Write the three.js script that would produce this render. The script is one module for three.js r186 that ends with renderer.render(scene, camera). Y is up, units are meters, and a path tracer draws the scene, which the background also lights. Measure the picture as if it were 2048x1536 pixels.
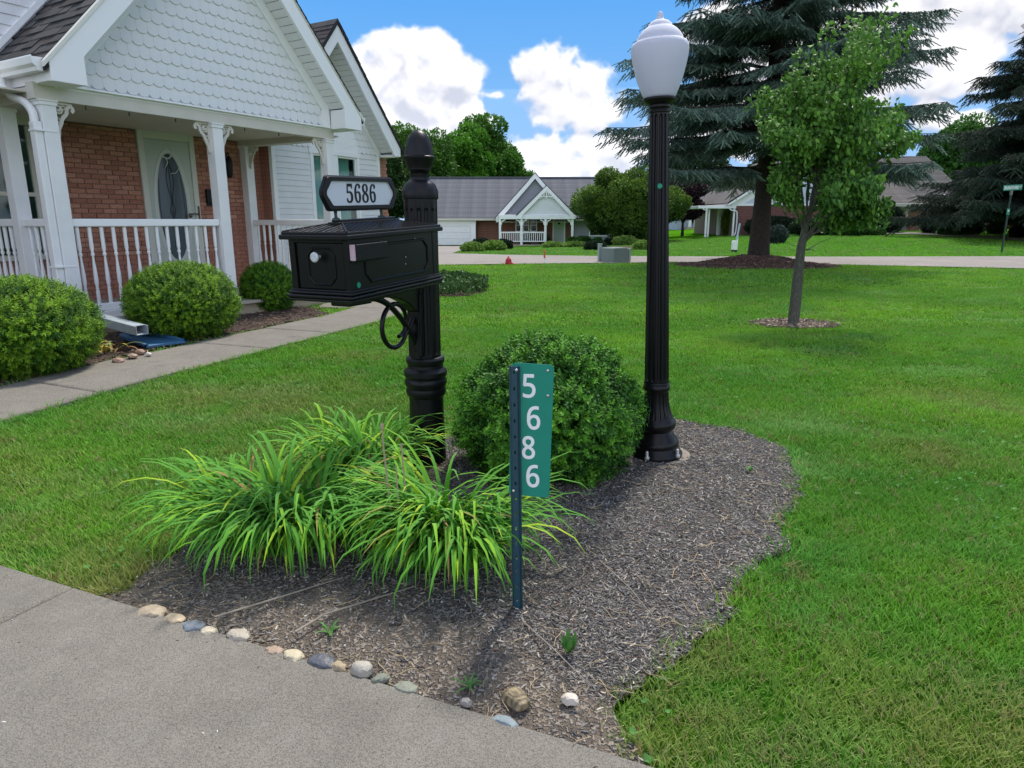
import * as THREE from 'three';
import { mergeGeometries, toCreasedNormals } from 'three/addons/utils/BufferGeometryUtils.js';
import { RoundedBoxGeometry } from 'three/addons/geometries/RoundedBoxGeometry.js';
import { TextGeometry } from 'three/addons/geometries/TextGeometry.js';
import { FontLoader } from 'three/addons/loaders/FontLoader.js';
import { ImprovedNoise } from 'three/addons/math/ImprovedNoise.js';

// ---------- camera, sky, sun, exposure ----------
const scene = new THREE.Scene();
const FPX = 1361, PITCH = THREE.MathUtils.degToRad(13.4), EYE = 1.3;
const camera = new THREE.PerspectiveCamera(2 * Math.atan(768 / FPX) * 180 / Math.PI, 4 / 3, 0.05, 1500);
camera.position.set(0, EYE, 0);
camera.rotation.x = -PITCH;
const renderer = new THREE.WebGLRenderer({ antialias: true });
renderer.setSize(1024, 768);
renderer.toneMapping = THREE.LinearToneMapping;
renderer.toneMappingExposure = 2.35;
renderer.shadowMap.enabled = true;
const SUN_AZ = 24, SUN_EL = 60, SUN_I = 2.2;
const D2R = Math.PI / 180;
const sunDir = new THREE.Vector3(Math.sin(SUN_AZ * D2R) * Math.cos(SUN_EL * D2R), Math.sin(SUN_EL * D2R), -Math.cos(SUN_AZ * D2R) * Math.cos(SUN_EL * D2R));
const sun = new THREE.DirectionalLight(new THREE.Color().setRGB(1, 0.93, 0.82), SUN_I);
sun.position.copy(sunDir).multiplyScalar(120);
sun.castShadow = true;
sun.shadow.mapSize.set(4096, 4096);
sun.shadow.radius = 14;
Object.assign(sun.shadow.camera, { left: -50, right: 50, top: 60, bottom: -60, near: 1, far: 300 });
scene.add(sun, sun.target);

// ---------- random numbers and noise ----------
function rng(seed) { let s = seed >>> 0; return () => { s = (s + 0x6d2b79f5) | 0; let t = Math.imul(s ^ (s >>> 15), 1 | s); t = (t + Math.imul(t ^ (t >>> 7), 61 | t)) ^ t; return ((t ^ (t >>> 14)) >>> 0) / 4294967296; }; }
const IN = new ImprovedNoise();
const n3 = (x, y, z = 0.37) => IN.noise(x, y, z);
function fbm(x, y, z, o = 4) { let a = 0, s = 1, t = 0; for (let i = 0; i < o; i++) { a += s * n3(x, y, z + i * 7.1); t += s; x *= 2.03; y *= 2.03; z *= 2.03; s *= 0.5; } return a / t; }
const clamp = (v, a = 0, b = 1) => Math.min(b, Math.max(a, v)), sst = (a, b, v) => { const t = clamp((v - a) / (b - a)); return t * t * (3 - 2 * t); }, lerp = (a, b, t) => a + (b - a) * t;
const CP = Math.cos(PITCH), SP = Math.sin(PITCH);
function ray(px, py) { const a = (px - 1024) / FPX, b = (768 - py) / FPX; return [a, b * CP - SP, -(CP + b * SP)]; }
// measured positions: where a line of sight of the photograph meets the upright plane z = -d, or the level y = h
function at(px, py, d) { const r = ray(px, py), t = d / -r[2]; return [r[0] * t, EYE + r[1] * t, -d]; }
function onLevel(px, py, h = 0) { const r = ray(px, py), t = (h - EYE) / r[1]; return [r[0] * t, r[2] * t]; }

// ---------- sky: air with cumulus ----------
{
  const Wd = 4096, Hd = 2048, data = new Float32Array(Wd * Hd * 4);
  const blobs = [];
  const bl = (px, py, rx, ry, s = 1) => { const r = ray(px, py), az = Math.atan2(r[0], -r[2]), el = Math.atan2(r[1], Math.hypot(r[0], r[2])); blobs.push([az, el, rx / FPX * Math.cos(az), ry / FPX, s]); };
  [[830, 200, 130, 85], [765, 165, 75, 60], [800, 128, 70, 52], [862, 140, 60, 55], [915, 165, 45, 40], [925, 225, 44, 46], [845, 260, 115, 46], [760, 240, 90, 70]].forEach((b) => bl(...b, 1.15));
  [[1070, 135, 42, 36], [1105, 165, 60, 60], [1170, 170, 52, 48], [1195, 215, 48, 40], [1130, 225, 70, 40], [1100, 300, 110, 34], [1180, 335, 80, 34], [1090, 345, 70, 26], [990, 190, 26, 9], [1240, 300, 60, 30]].forEach((b) => bl(...b, 0.72));
  [[1880, 70, 110, 95], [1990, 15, 110, 42], [1900, 150, 60, 35], [1860, 230, 40, 26], [1620, 120, 200, 90], [1450, 250, 130, 60], [1430, 60, 60, 40], [1930, 245, 40, 18]].forEach((b) => bl(...b, 1));
  const dens = (az, el, dx, dy, dz) => {
    let c = -1;
    for (const b of blobs) { const u = (az - b[0]) / b[2], v = (el - b[1]) / b[3]; if (u * u + v * v < 5) c = Math.max(c, b[4] * (1 - 0.62 * (u * u + v * v))); }
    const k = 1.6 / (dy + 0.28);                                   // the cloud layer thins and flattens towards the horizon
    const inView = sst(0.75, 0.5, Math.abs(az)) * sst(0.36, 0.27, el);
    const gen = 0.34 + 1.5 * fbm(dx * k * 1.5 + 5.2, dz * k * 1.5 - 3.1, 0.4, 3) - 0.9 * inView;  // cloud cover outside the view thickened to lift the fill light
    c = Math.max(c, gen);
    if (c < -0.75) return -1;
    const q = 13, w = fbm(az * q, el * q * 1.25, 2.2, 3);
    let bil = 0, am = 1, fr = 17; for (let i = 0; i < 5; i++) { bil += am * (0.42 - Math.abs(n3(az * fr + w, el * fr * 1.15 + 3.3, i * 3.7))); fr *= 2.05; am *= 0.56; }
    return c + 0.62 * bil + 0.35 * w - 0.42;
  };
  for (let j = 0; j < Hd; j++) {
    const el = ((j + 0.5) / Hd - 0.5) * Math.PI, low = el < -0.02;
    for (let i = 0; i < Wd; i++) {
      const o = (j * Wd + i) * 4;
      if (low) { data[o] = 0.3; data[o + 1] = 0.34; data[o + 2] = 0.36; data[o + 3] = 1; continue; }
      const phi = ((i + 0.5) / Wd - 0.5) * 2 * Math.PI;          // u = atan2(z, x) / 2pi + 0.5
      const ce = Math.cos(el), dx = Math.cos(phi) * ce, dz = Math.sin(phi) * ce, dy = Math.sin(el), az = Math.atan2(dx, -dz);
      const t = Math.pow(clamp(dy), 0.5);
      let r = lerp(0.225, 0.035, sst(0, 0.66, t)), g = lerp(0.315, 0.146, sst(0, 0.75, t)), b = lerp(0.43, 0.385, sst(0, 0.9, t));
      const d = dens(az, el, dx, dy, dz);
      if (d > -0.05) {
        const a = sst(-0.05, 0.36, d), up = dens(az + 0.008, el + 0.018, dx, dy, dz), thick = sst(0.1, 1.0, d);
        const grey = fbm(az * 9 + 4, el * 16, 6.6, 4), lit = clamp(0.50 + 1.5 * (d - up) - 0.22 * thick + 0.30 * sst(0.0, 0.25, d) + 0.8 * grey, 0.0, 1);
        const fac = lerp(0.56, 2.5, (1 - (dx * sunDir.x + dy * sunDir.y + dz * sunDir.z)) / 2), cr = fac * lerp(0.30, 0.535, lit), cg = fac * lerp(0.315, 0.53, lit), cb = fac * lerp(0.37, 0.545, lit);  // front-lit clouds opposite the sun, brightened further as added fill light
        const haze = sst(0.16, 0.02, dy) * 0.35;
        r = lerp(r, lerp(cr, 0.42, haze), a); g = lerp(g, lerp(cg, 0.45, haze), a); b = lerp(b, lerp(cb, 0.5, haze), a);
      }
      data[o] = r; data[o + 1] = g; data[o + 2] = b; data[o + 3] = 1;
    }
  }
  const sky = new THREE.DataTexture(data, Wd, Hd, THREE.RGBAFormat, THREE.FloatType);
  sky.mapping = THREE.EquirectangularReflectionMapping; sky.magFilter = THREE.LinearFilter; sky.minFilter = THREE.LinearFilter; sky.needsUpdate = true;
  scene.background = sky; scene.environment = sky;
}

// ---------- helpers ----------
const V = (x, y, z) => new THREE.Vector3(x, y, z);
const used = new Map();
function numbered(name) { const n = used.get(name) || 0; used.set(name, n + 1); return n ? name + '_' + String(n).padStart(3, '0') : name; }
function shade(o) { o.castShadow = o.receiveShadow = true; return o; }
function tag(o, label, category, group, kind) { o.userData.label = label; if (category) o.userData.category = category; if (group) o.userData.group = group; if (kind) o.userData.kind = kind; return o; }
function thing(name, label, category, p = [0, 0, 0], turn = 0, group) { const o = new THREE.Group(); o.name = numbered(name); o.position.set(...p); o.rotation.y = turn; scene.add(o); return tag(o, label, category, group); }
function put(name, geo, mat, parent) { const m = shade(new THREE.Mesh(geo, mat)); m.name = parent ? name : numbered(name); (parent || scene).add(m); return m; }
function struct(name, geo, mat) { const m = put(name, geo, mat); m.userData.kind = 'structure'; return m; }
function copy(root, label, p, turn, scale, group) { const c = root.clone(); c.name = numbered(root.name.replace(/_\d{3}$/, '')); c.userData = { ...root.userData, label }; if (group) c.userData.group = group; c.position.set(...p); c.rotation.y = turn || 0; if (scale) (scale.length ? c.scale.set(...scale) : c.scale.setScalar(scale)); scene.add(c); return c; }
function boxUV(g) { const p = g.attributes.position, n = g.attributes.normal, uv = new Float32Array(p.count * 2); for (let i = 0; i < p.count; i++) { const x = Math.abs(n.getX(i)), y = Math.abs(n.getY(i)), z = Math.abs(n.getZ(i)); uv[2 * i] = x > y && x > z ? p.getZ(i) : p.getX(i); uv[2 * i + 1] = y > x && y >= z ? p.getZ(i) : p.getY(i); } g.setAttribute('uv', new THREE.BufferAttribute(uv, 2)); return g; }
function plain(g) { g = g.index ? g.toNonIndexed() : g; for (const k of Object.keys(g.attributes)) if (!['position', 'normal', 'uv', 'color'].includes(k)) g.deleteAttribute(k); return g; }
function merge(list, uv = true) { let g = list.length === 1 ? plain(list[0]) : mergeGeometries(list.map(plain)); return uv ? boxUV(g) : g; }
const bx = (x0, x1, y0, y1, z0, z1) => new THREE.BoxGeometry(x1 - x0, y1 - y0, z1 - z0).translate((x0 + x1) / 2, (y0 + y1) / 2, (z0 + z1) / 2);
const rbx = (x0, x1, y0, y1, z0, z1, r = 0.008, s = 1) => { const m = Math.min(x1 - x0, y1 - y0, z1 - z0); return new RoundedBoxGeometry(x1 - x0, y1 - y0, z1 - z0, s, Math.min(r, m * 0.45)).translate((x0 + x1) / 2, (y0 + y1) / 2, (z0 + z1) / 2); };
const lathe = (pts, seg = 32) => new THREE.LatheGeometry(pts.map((p) => new THREE.Vector2(p[0], p[1])), seg);
const tube = (pts, r, seg = 24, rad = 8, closed = false) => new THREE.TubeGeometry(new THREE.CatmullRomCurve3(pts.map((p) => V(...p)), closed), seg, r, rad, closed);
function poly(pts, holes = []) { const s = new THREE.Shape(pts.map((p) => new THREE.Vector2(p[0], p[1]))); for (const h of holes) s.holes.push(new THREE.Path(h.map((p) => new THREE.Vector2(p[0], p[1])))); return s; }
const extr = (shape, depth, bevel = 0, seg = 8) => new THREE.ExtrudeGeometry(shape, { depth, bevelEnabled: bevel > 0, bevelSize: bevel, bevelThickness: bevel, bevelOffset: -bevel, bevelSegments: 1, curveSegments: seg, steps: 1 });
// a tapering limb through points [x, y, z, radius]
function limb(pts, rad = 8, lump = 0, seed = 1) {
  const n = pts.length, pos = [], idx = [], uv = []; let len = 0;
  let side = V(1, 0, 0.01);
  for (let i = 0; i < n; i++) {
    const a = V(...pts[Math.max(0, i - 1)]), b = V(...pts[Math.min(n - 1, i + 1)]), d = b.sub(a).normalize();
    const u = side.clone().sub(d.clone().multiplyScalar(side.dot(d))); if (u.lengthSq() < 1e-4) u.set(0, 0, 1).sub(d.clone().multiplyScalar(d.z)); u.normalize(); side = u; const v = d.clone().cross(u);
    if (i) len += V(...pts[i]).distanceTo(V(...pts[i - 1]));
    for (let k = 0; k <= rad; k++) { const t = k / rad * Math.PI * 2; const r = pts[i][3] * (1 + lump * n3(Math.cos(t) * 1.3 + seed, len * 6, Math.sin(t) * 1.3)); const c = Math.cos(t) * r, s = Math.sin(t) * r; pos.push(pts[i][0] + u.x * c + v.x * s, pts[i][1] + u.y * c + v.y * s, pts[i][2] + u.z * c + v.z * s); uv.push(k / rad * 6.28 * pts[0][3], len); }
  }
  for (let i = 0; i < n - 1; i++) for (let k = 0; k < rad; k++) { const a = i * (rad + 1) + k, b = a + rad + 1; idx.push(a, a + 1, b, b, a + 1, b + 1); }
  const g = new THREE.BufferGeometry(); g.setAttribute('position', new THREE.Float32BufferAttribute(pos, 3)); g.setAttribute('uv', new THREE.Float32BufferAttribute(uv, 2)); g.setIndex(idx); g.computeVertexNormals(); return g;
}
// ---------- textures ----------
function pnoise(x, y, P) { const xi = Math.floor(x), yi = Math.floor(y), fx = x - xi, fy = y - yi, u = fx * fx * (3 - 2 * fx), v = fy * fy * (3 - 2 * fy); const h = (a, b) => { a = ((a % P) + P) % P; b = ((b % P) + P) % P; let n = Math.imul(a * 374761393 + b * 668265263 + P * 97, 1274126177); n ^= n >>> 13; n = Math.imul(n, 1103515245); return ((n ^ (n >>> 16)) >>> 0) / 4294967296; }; return lerp(lerp(h(xi, yi), h(xi + 1, yi), u), lerp(h(xi, yi + 1), h(xi + 1, yi + 1), u), v); }
const pf = (u, v, P, o = 4) => { let a = 0, s = 1, t = 0; for (let i = 0; i < o; i++) { a += s * pnoise(u * P, v * P, P); t += s; P *= 2; s *= 0.55; } return a / t; };
function tex(n, fn, srgb, repeat = 1) { const d = new Uint8Array(n * n * 4); for (let j = 0; j < n; j++) for (let i = 0; i < n; i++) { const c = fn(i / n, j / n), o = (j * n + i) * 4; for (let k = 0; k < 3; k++) { const l = clamp(Array.isArray(c) ? c[k] : c); d[o + k] = 255 * (srgb ? (l < 0.0031308 ? 12.92 * l : 1.055 * Math.pow(l, 1 / 2.4) - 0.055) : l); } d[o + 3] = 255; } const t = new THREE.DataTexture(d, n, n); t.wrapS = t.wrapT = THREE.RepeatWrapping; t.magFilter = THREE.LinearFilter; t.minFilter = THREE.LinearMipmapLinearFilter; t.generateMipmaps = true; if (srgb) t.colorSpace = THREE.SRGBColorSpace; t.repeat.set(repeat, repeat); t.needsUpdate = true; return t; }
const rep = (t, k, k2) => { const c = t.clone(); c.repeat.set(k, k2 || k); c.needsUpdate = true; return c; };
const rs = rng(5);
const speck = (() => { const n = 512, a = new Float32Array(n * n); for (let k = 0; k < 26000; k++) { const x = rs() * n, y = rs() * n, r = 0.6 + rs() * 1.7, v = (rs() < 0.55 ? -1 : 1) * (0.3 + rs() * 0.7); for (let j = -3; j <= 3; j++) for (let i = -3; i <= 3; i++) if (i * i + j * j <= r * r * 1.2) a[((Math.floor(y + j) + n) % n) * n + (Math.floor(x + i) + n) % n] = v; } return (u, v) => a[Math.floor(v * n) * n + Math.floor(u * n)]; })();
const T = {
  concrete: tex(512, (u, v) => { const s = speck(u, v), f = pf(u, v, 4, 5), l = 0.86 + 0.22 * (f - 0.5) + (s < 0 ? 0.40 * s : 0.20 * s); return [l, l * 0.97, l * 0.91]; }, true),
  concreteBump: tex(512, (u, v) => 0.5 + 0.35 * speck(u, v) + 0.3 * (pf(u, v, 8, 4) - 0.5), false),
  grain: tex(256, (u, v) => 0.9 + 0.13 * (pf(u, v, 8, 5) - 0.5) , true),
  grainBump: tex(256, (u, v) => pf(u, v, 16, 4), false),
  fine: tex(256, (u, v) => 0.5 + 0.5 * (pf(u, v, 64, 2) - 0.5) + 0.25 * (pf(u, v, 8, 3) - 0.5), false),
  shingle: tex(256, (u, v) => { const f = pf(u, v, 64, 2), g = pf(u, v, 4, 3); return 0.65 + 0.7 * (f - 0.5) + 0.3 * (g - 0.5); }, true),
  brick: tex(256, (u, v) => { const f = pf(u, v, 24, 3), g = pf(u, v, 5, 3), l = 0.8 + 0.5 * (f - 0.5) + 0.5 * (g - 0.5); return [l, l * 0.97, l * 0.95]; }, true),
  mulch: tex(512, (u, v) => { const a = pf(u, v * 0.5, 32, 3), b = pf(u * 0.5, v, 48, 3), w = Math.pow(pf(u, v, 96, 2), 5) * 7, l = 0.3 + 0.6 * a * b + w; return [l, l * 0.94, l * 0.88]; }, true),
  bark: tex(256, (u, v) => { const f = pf(u, v * 0.25, 32, 4), l = 0.3 + 1.0 * f * f; return [l, l * 0.92, l * 0.84]; }, true),
  barkBump: tex(256, (u, v) => pf(u, v * 0.25, 32, 4), false),
  soil: tex(512, (u, v) => { const f = pf(u, v, 32, 4), g = pf(u, v, 4, 3); return [0.55 + 0.6 * (g - 0.5) + 0.3 * (f - 0.5), 0.85 + 0.5 * (f - 0.5), 0.5 + 0.3 * (f - 0.5)]; }, true),
  wood: tex(256, (u, v) => { const f = pf(u * 0.12, v, 64, 3), l = 0.5 + 0.8 * (f - 0.35); return [l, l * 0.93, l * 0.82]; }, true),
};
const mat = (rgb, roughness = 0.8, o = {}) => { const m = new (o.physical ? THREE.MeshPhysicalMaterial : THREE.MeshStandardMaterial)({ roughness, metalness: o.metal || 0 }); m.color.setRGB(...rgb); if (o.map) m.map = o.map; if (o.bump) { m.bumpMap = o.bump; m.bumpScale = o.bs || 0.002; } if (o.double) m.side = THREE.DoubleSide; if (o.vc) m.vertexColors = true; if (o.extra) Object.assign(m, o.extra); return m; };
const M = {
  concrete: mat([0.218, 0.209, 0.195], 0.9, { map: rep(T.concrete, 2.7), bump: rep(T.concreteBump, 2.7), bs: 0.003, vc: true }),
  pave: mat([0.20, 0.19, 0.176], 0.9, { map: rep(T.concrete, 1.1), bump: rep(T.concreteBump, 1.1), bs: 0.002, vc: true }),
  road: mat([0.27, 0.25, 0.245], 0.9, { map: rep(T.concrete, 0.5), vc: true }),
  white: mat([0.86, 0.87, 0.88], 0.42, { map: rep(T.grain, 0.6) }),
  trim: mat([0.86, 0.87, 0.88], 0.38),
  cream: mat([0.66, 0.63, 0.56], 0.6, { map: rep(T.grain, 0.8) }),
  siding: mat([0.82, 0.83, 0.85], 0.5, { map: rep(T.grain, 0.7) }),
  mortar: mat([0.20, 0.13, 0.10], 0.95, { bump: rep(T.grainBump, 4), bs: 0.002 }),
  foundation: mat([0.42, 0.36, 0.26], 0.95, { map: rep(T.grain, 2), bump: rep(T.grainBump, 3), bs: 0.003 }),
  black: mat([0.0055, 0.0055, 0.007], 0.3, { physical: true, bump: rep(T.fine, 14), bs: 0.0002, extra: { specularIntensity: 0.5 } }),
  blackRough: mat([0.006, 0.006, 0.0075], 0.4, { physical: true, bump: rep(T.fine, 10), bs: 0.0003, extra: { specularIntensity: 0.5 } }),
  glass: mat([0.02, 0.03, 0.035], 0.06, { physical: true }),
  pane: mat([0.8, 0.92, 0.9], 0.03, { physical: true, extra: { transmission: 1, thickness: 0, ior: 1.45 } }),
  dark: mat([0.012, 0.013, 0.015], 0.9),
  mulch: mat([0.125, 0.113, 0.103], 0.95, { map: rep(T.mulch, 1.6), bump: rep(T.mulch, 1.6), bs: 0.02 }),
  bedMulch: mat([0.10, 0.065, 0.05], 0.95, { map: rep(T.mulch, 1.2), bump: rep(T.mulch, 1.2), bs: 0.03 }),
  bark: mat([0.062, 0.05, 0.042], 0.95, { map: rep(T.bark, 2), bump: rep(T.barkBump, 2), bs: 0.03 }),
  barkGrey: mat([0.17, 0.185, 0.16], 0.95, { map: rep(T.bark, 4), bump: rep(T.barkBump, 4), bs: 0.015 }),
  soil: mat([0.095, 0.16, 0.016], 1, { physical: true, extra: { specularIntensity: 0 }, map: rep(T.soil, 1.3), bump: rep(T.grainBump, 6), bs: 0.012, vc: true }),
  steel: mat([0.55, 0.55, 0.55], 0.35, { metal: 0.9 }),
};
const bricks = [[0.50, 0.24, 0.17], [0.44, 0.20, 0.145], [0.54, 0.275, 0.20], [0.40, 0.175, 0.125]].map((c) => mat(c, 0.9, { map: rep(T.brick, 5), bump: rep(T.brick, 5), bs: 0.003 }));
const roofs = [[0.062, 0.063, 0.070], [0.040, 0.041, 0.048], [0.078, 0.077, 0.084], [0.060, 0.048, 0.050]].map((c) => mat(c, 0.95, { map: rep(T.shingle, 3), bump: rep(T.shingle, 3), bs: 0.003 }));
const font = await new FontLoader().loadAsync('fonts/droid/droid_sans_bold.typeface.json');
const serif = await new FontLoader().loadAsync('fonts/droid/droid_serif_bold.typeface.json');
const sansR = await new FontLoader().loadAsync('fonts/droid/droid_sans_regular.typeface.json');
function text(f, s, size, depth, fat = 0) { const g = new TextGeometry(s, { font: f, size, depth, curveSegments: 6, bevelEnabled: fat > 0, bevelSize: fat, bevelThickness: 0.0003, bevelSegments: 1 }); g.computeBoundingBox(); const b = g.boundingBox; g.translate(-(b.min.x + b.max.x) / 2, -(b.min.y + b.max.y) / 2, 0); return g; }
// ---------- ground, road, paths ----------
const terr = (x, z) => { const d = -z; return sst(25, 54, d) * (-0.6 + 1.32 * sst(-3, 26, x)); };
const tint = (g, f) => { const p = g.attributes.position, c = new Float32Array(p.count * 3); for (let i = 0; i < p.count; i++) { const v = f(p.getX(i), p.getY(i), p.getZ(i)); c.set(Array.isArray(v) ? v : [v, v, v], 3 * i); } g.setAttribute('color', new THREE.BufferAttribute(c, 3)); return g; };
const lawnTint = (x, y, z) => { const a = fbm(x * 0.35, z * 0.35, 1.1, 4), b = fbm(x * 0.9 + 8, z * 0.9, 2.3, 3), far = sst(18, 30, -z); const br = 1 + 0.5 * a; return [lerp(0.55, 1.0, far) * (br + 0.5 * Math.max(0, b)), lerp(0.62, 1.32, far) * br, lerp(0.8, 0.9, far) * br]; };
{
  const g = new THREE.PlaneGeometry(360, 330, 240, 220).rotateX(-Math.PI / 2).translate(0, 0, -135);
  const p = g.attributes.position; for (let i = 0; i < p.count; i++) p.setY(i, terr(p.getX(i), p.getZ(i)) - 0.012);
  g.computeVertexNormals(); boxUV(g); tint(g, lawnTint);
  struct('lawn_ground', g, M.soil);
}
// a sheet between two lines of points, following the ground
function strip(A, B, nu, nv, off) {
  const line = (P, t) => { const k = Math.min(P.length - 2, Math.floor(t * (P.length - 1))), f = t * (P.length - 1) - k; return [lerp(P[k][0], P[k + 1][0], f), lerp(P[k][1], P[k + 1][1], f)]; };
  const pos = [], idx = []; for (let i = 0; i <= nu; i++) { const a = line(A, i / nu), b = line(B, i / nu); for (let j = 0; j <= nv; j++) { const x = lerp(a[0], b[0], j / nv), z = lerp(a[1], b[1], j / nv); pos.push(x, terr(x, z) + off, z); } }
  for (let i = 0; i < nu; i++) for (let j = 0; j < nv; j++) { const a = i * (nv + 1) + j, b = a + nv + 1; idx.push(a, b, a + 1, b, b + 1, a + 1); }
  const g = new THREE.BufferGeometry(); g.setAttribute('position', new THREE.Float32BufferAttribute(pos, 3)); g.setIndex(idx); g.computeVertexNormals(); if (g.attributes.normal.getY(0) < 0) { g.setIndex(idx.map((v, i) => idx[i - i % 3 + 2 - i % 3])); g.computeVertexNormals(); } return boxUV(g);
}
const patchy = (k, s = 0.28) => (x, y, z) => { const v = 1 + s * fbm(x * k, z * k, 0.7, 4) + 0.1 * n3(x * k * 9, z * k * 9, 3) - 0.22 * sst(0.2, 0.5, fbm(x * 5 + 3, z * 5, 9.1, 3)) * (s > 0.2 ? 1 : 0.3); return [v, v * 0.99, v * 0.97]; };
const roadNear = [[-40, -21.0], [-20, -21.1], [-2.4, -21.2], [1, -21.9], [5.9, -22.6], [8.5, -22.2], [11, -21.0], [14.5, -19.6], [20, -17.2], [40, -6]], roadFar = [[-40, -30], [-20, -31], [-3.0, -30.5], [-0.3, -28.2], [3.1, -26.9], [6.1, -26.5], [12, -26.2], [21, -26.5], [30, -25], [50, -14]];
struct('street', tint(strip(roadNear, roadFar, 90, 8, 0.02), patchy(0.4, 0.2)), M.road);
const farDrive = [[[-9.5, -29.5], [-8.8, -55.4]], [[-2.6, -30.2], [-3.3, -55.4]]];
struct('far_driveway', tint(strip(farDrive[0], farDrive[1], 30, 6, 0.024), patchy(0.4, 0.15)), M.road);
// near driveway slabs: real concrete plates with a gap between
const inPoly = (P, x, z) => { let c = false; for (let i = 0, j = P.length - 1; i < P.length; j = i++) if ((P[i][1] > z) !== (P[j][1] > z) && x < (P[j][0] - P[i][0]) * (z - P[i][1]) / (P[j][1] - P[i][1]) + P[i][0]) c = !c; return c; };
function slabGeo(P, y0, y1, bev, tk) { // P: corner points (x, z); a plate with softened edges
  const sh = poly(P.map((p) => [p[0], -p[1]])); let g = extr(sh, y1 - y0 - bev, bev, 1); g = plain(g).rotateX(-Math.PI / 2).translate(0, y0, 0); boxUV(g); return tint(g, tk); }
const DE = [0.918, 0.396], DM = [-0.396, 0.918], DQ = [-1.565, -2.196];
const dpt = (a, b) => [DQ[0] + DE[0] * a + DM[0] * b, DQ[1] + DE[1] * a + DM[1] * b];
const drivePoly = [dpt(-3, 0), dpt(4.5, 0), dpt(4.5, 3), dpt(-3, 3)];
function gridSlab(a0, a1, b0, b1, y, fr) { // plate with a fine top so that stains can vary over it
  const nu = 60, nv = 40, top = strip([fr(a0, b0), fr(a1, b0)], [fr(a0, b1), fr(a1, b1)], nu, nv, 0); const p = top.attributes.position; const nr = top.attributes.normal;
  for (let i = 0; i <= nu; i++) for (let j = 0; j <= nv; j++) { const k = i * (nv + 1) + j, e = Math.min(i, nu - i, j, nv - j); p.setY(k, y - (e === 0 ? 0.012 : 0)); if (e === 1) { const bb = fr(lerp(a0, a1, i / nu), lerp(b0, b1, j / nv)); const tx = i === 1 ? a0 + 0.012 : i === nu - 1 ? a1 - 0.012 : lerp(a0, a1, i / nu), tz = j === 1 ? b0 + 0.012 : j === nv - 1 ? b1 - 0.012 : lerp(b0, b1, j / nv), q = fr(tx, tz); p.setX(k, q[0]); p.setZ(k, q[1]); } }
  top.computeVertexNormals();
  const P = [fr(a0, b0), fr(a1, b0), fr(a1, b1), fr(a0, b1)]; const side = slabGeo(P, y - 0.13, y - 0.0125, 0, patchy(0.6)); 
  return mergeGeometries([plain(boxUV(top)), plain(side)].map((g) => (g.attributes.color || tint(g, patchy(0.9, 0.22)), g)));
}
const drive = new THREE.Group(); drive.name = numbered('driveway'); drive.userData.kind = 'structure'; scene.add(drive);
put('slab', gridSlab(0.006, 4.5, 0, 3, 0.038, dpt), M.concrete, drive);
put('slab', gridSlab(-3, -0.006, 0, 3, 0.038, dpt), M.concrete, drive);
// walkway to the porch
const walk = new THREE.Group(); walk.name = numbered('walkway'); walk.userData.kind = 'structure'; scene.add(walk);
const WL = [[-4.0, -2.2], [-3.41, -4.35], [-3.18, -5.09], [-2.905, -6.0], [-2.55, -7.0], [-2.16, -8.0], [-1.80, -8.98], [-1.5, -10.3]], WH = [[-4.9, -2.6], [-4.25, -4.72], [-4.04, -5.5], [-3.80, -6.38], [-3.47, -7.35], [-3.06, -8.35], [-2.70, -9.32], [-2.45, -10.5]];
for (let i = 0; i < WL.length - 1; i++) {
  const a = WL[i], b = WL[i + 1], c = WH[i + 1], d = WH[i], gap = 0.006, tr = (p, q) => { const L = Math.hypot(q[0] - p[0], q[1] - p[1]); return [p[0] + (q[0] - p[0]) * gap / L, p[1] + (q[1] - p[1]) * gap / L]; };
  const P = [tr(a, b), tr(b, a), tr(c, d), tr(d, c)];
  put('slab', gridSlab(0, 1, 0, 1, 0.022 + 0.006 * ((i * 7) % 3 - 1), (s, t) => { const p = [lerp(P[0][0], P[1][0], s), lerp(P[0][1], P[1][1], s)], q = [lerp(P[3][0], P[2][0], s), lerp(P[3][1], P[2][1], s)]; return [lerp(p[0], q[0], t), lerp(p[1], q[1], t)]; }), M.pave, walk);
}
{ const P = [[-3.0, -10.55], [-1.5, -10.32], [-1.45, -11.9], [-3.2, -11.9]]; put('slab', gridSlab(0, 1, 0, 1, 0.024, (s, t) => { const p = [lerp(P[0][0], P[1][0], s), lerp(P[0][1], P[1][1], s)], q = [lerp(P[3][0], P[2][0], s), lerp(P[3][1], P[2][1], s)]; return [lerp(p[0], q[0], t), lerp(p[1], q[1], t)]; }), M.pave, walk); }
const walkPoly = [...WL, [-1.45, -11.9], [-3.2, -11.9], ...WH.slice().reverse()];
// planting beds
const bedRough = [[-1.42, -2.12], [-1.36, -2.45], [-1.22, -2.8], [-1.05, -3.15], [-0.85, -3.6], [-0.5, -4.0], [0.1, -4.3], [0.6, -4.42], [1.05, -4.40], [1.43, -4.18], [1.58, -3.79], [1.46, -3.18], [1.15, -2.63], [0.86, -2.28], [0.59, -1.9], [0.40, -1.74], [0.27, -1.6], [0.32, -1.42], [0.36, -1.20], [-1.38, -1.95]];
const bedPoly = []; bedRough.forEach((a, i) => { const b = bedRough[(i + 1) % bedRough.length], L = Math.hypot(b[0] - a[0], b[1] - a[1]), n = Math.max(1, Math.round(L / 0.06)), soft = i < 16; for (let k = 0; k < n; k++) { const x = lerp(a[0], b[0], k / n), z = lerp(a[1], b[1], k / n), w = soft ? 0.10 * fbm(x * 4, z * 4, 12.3, 3) + 0.05 * n3(x * 19, z * 19, 4.1) : 0; bedPoly.push([x + w, z + w * 0.6]); } });
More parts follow.
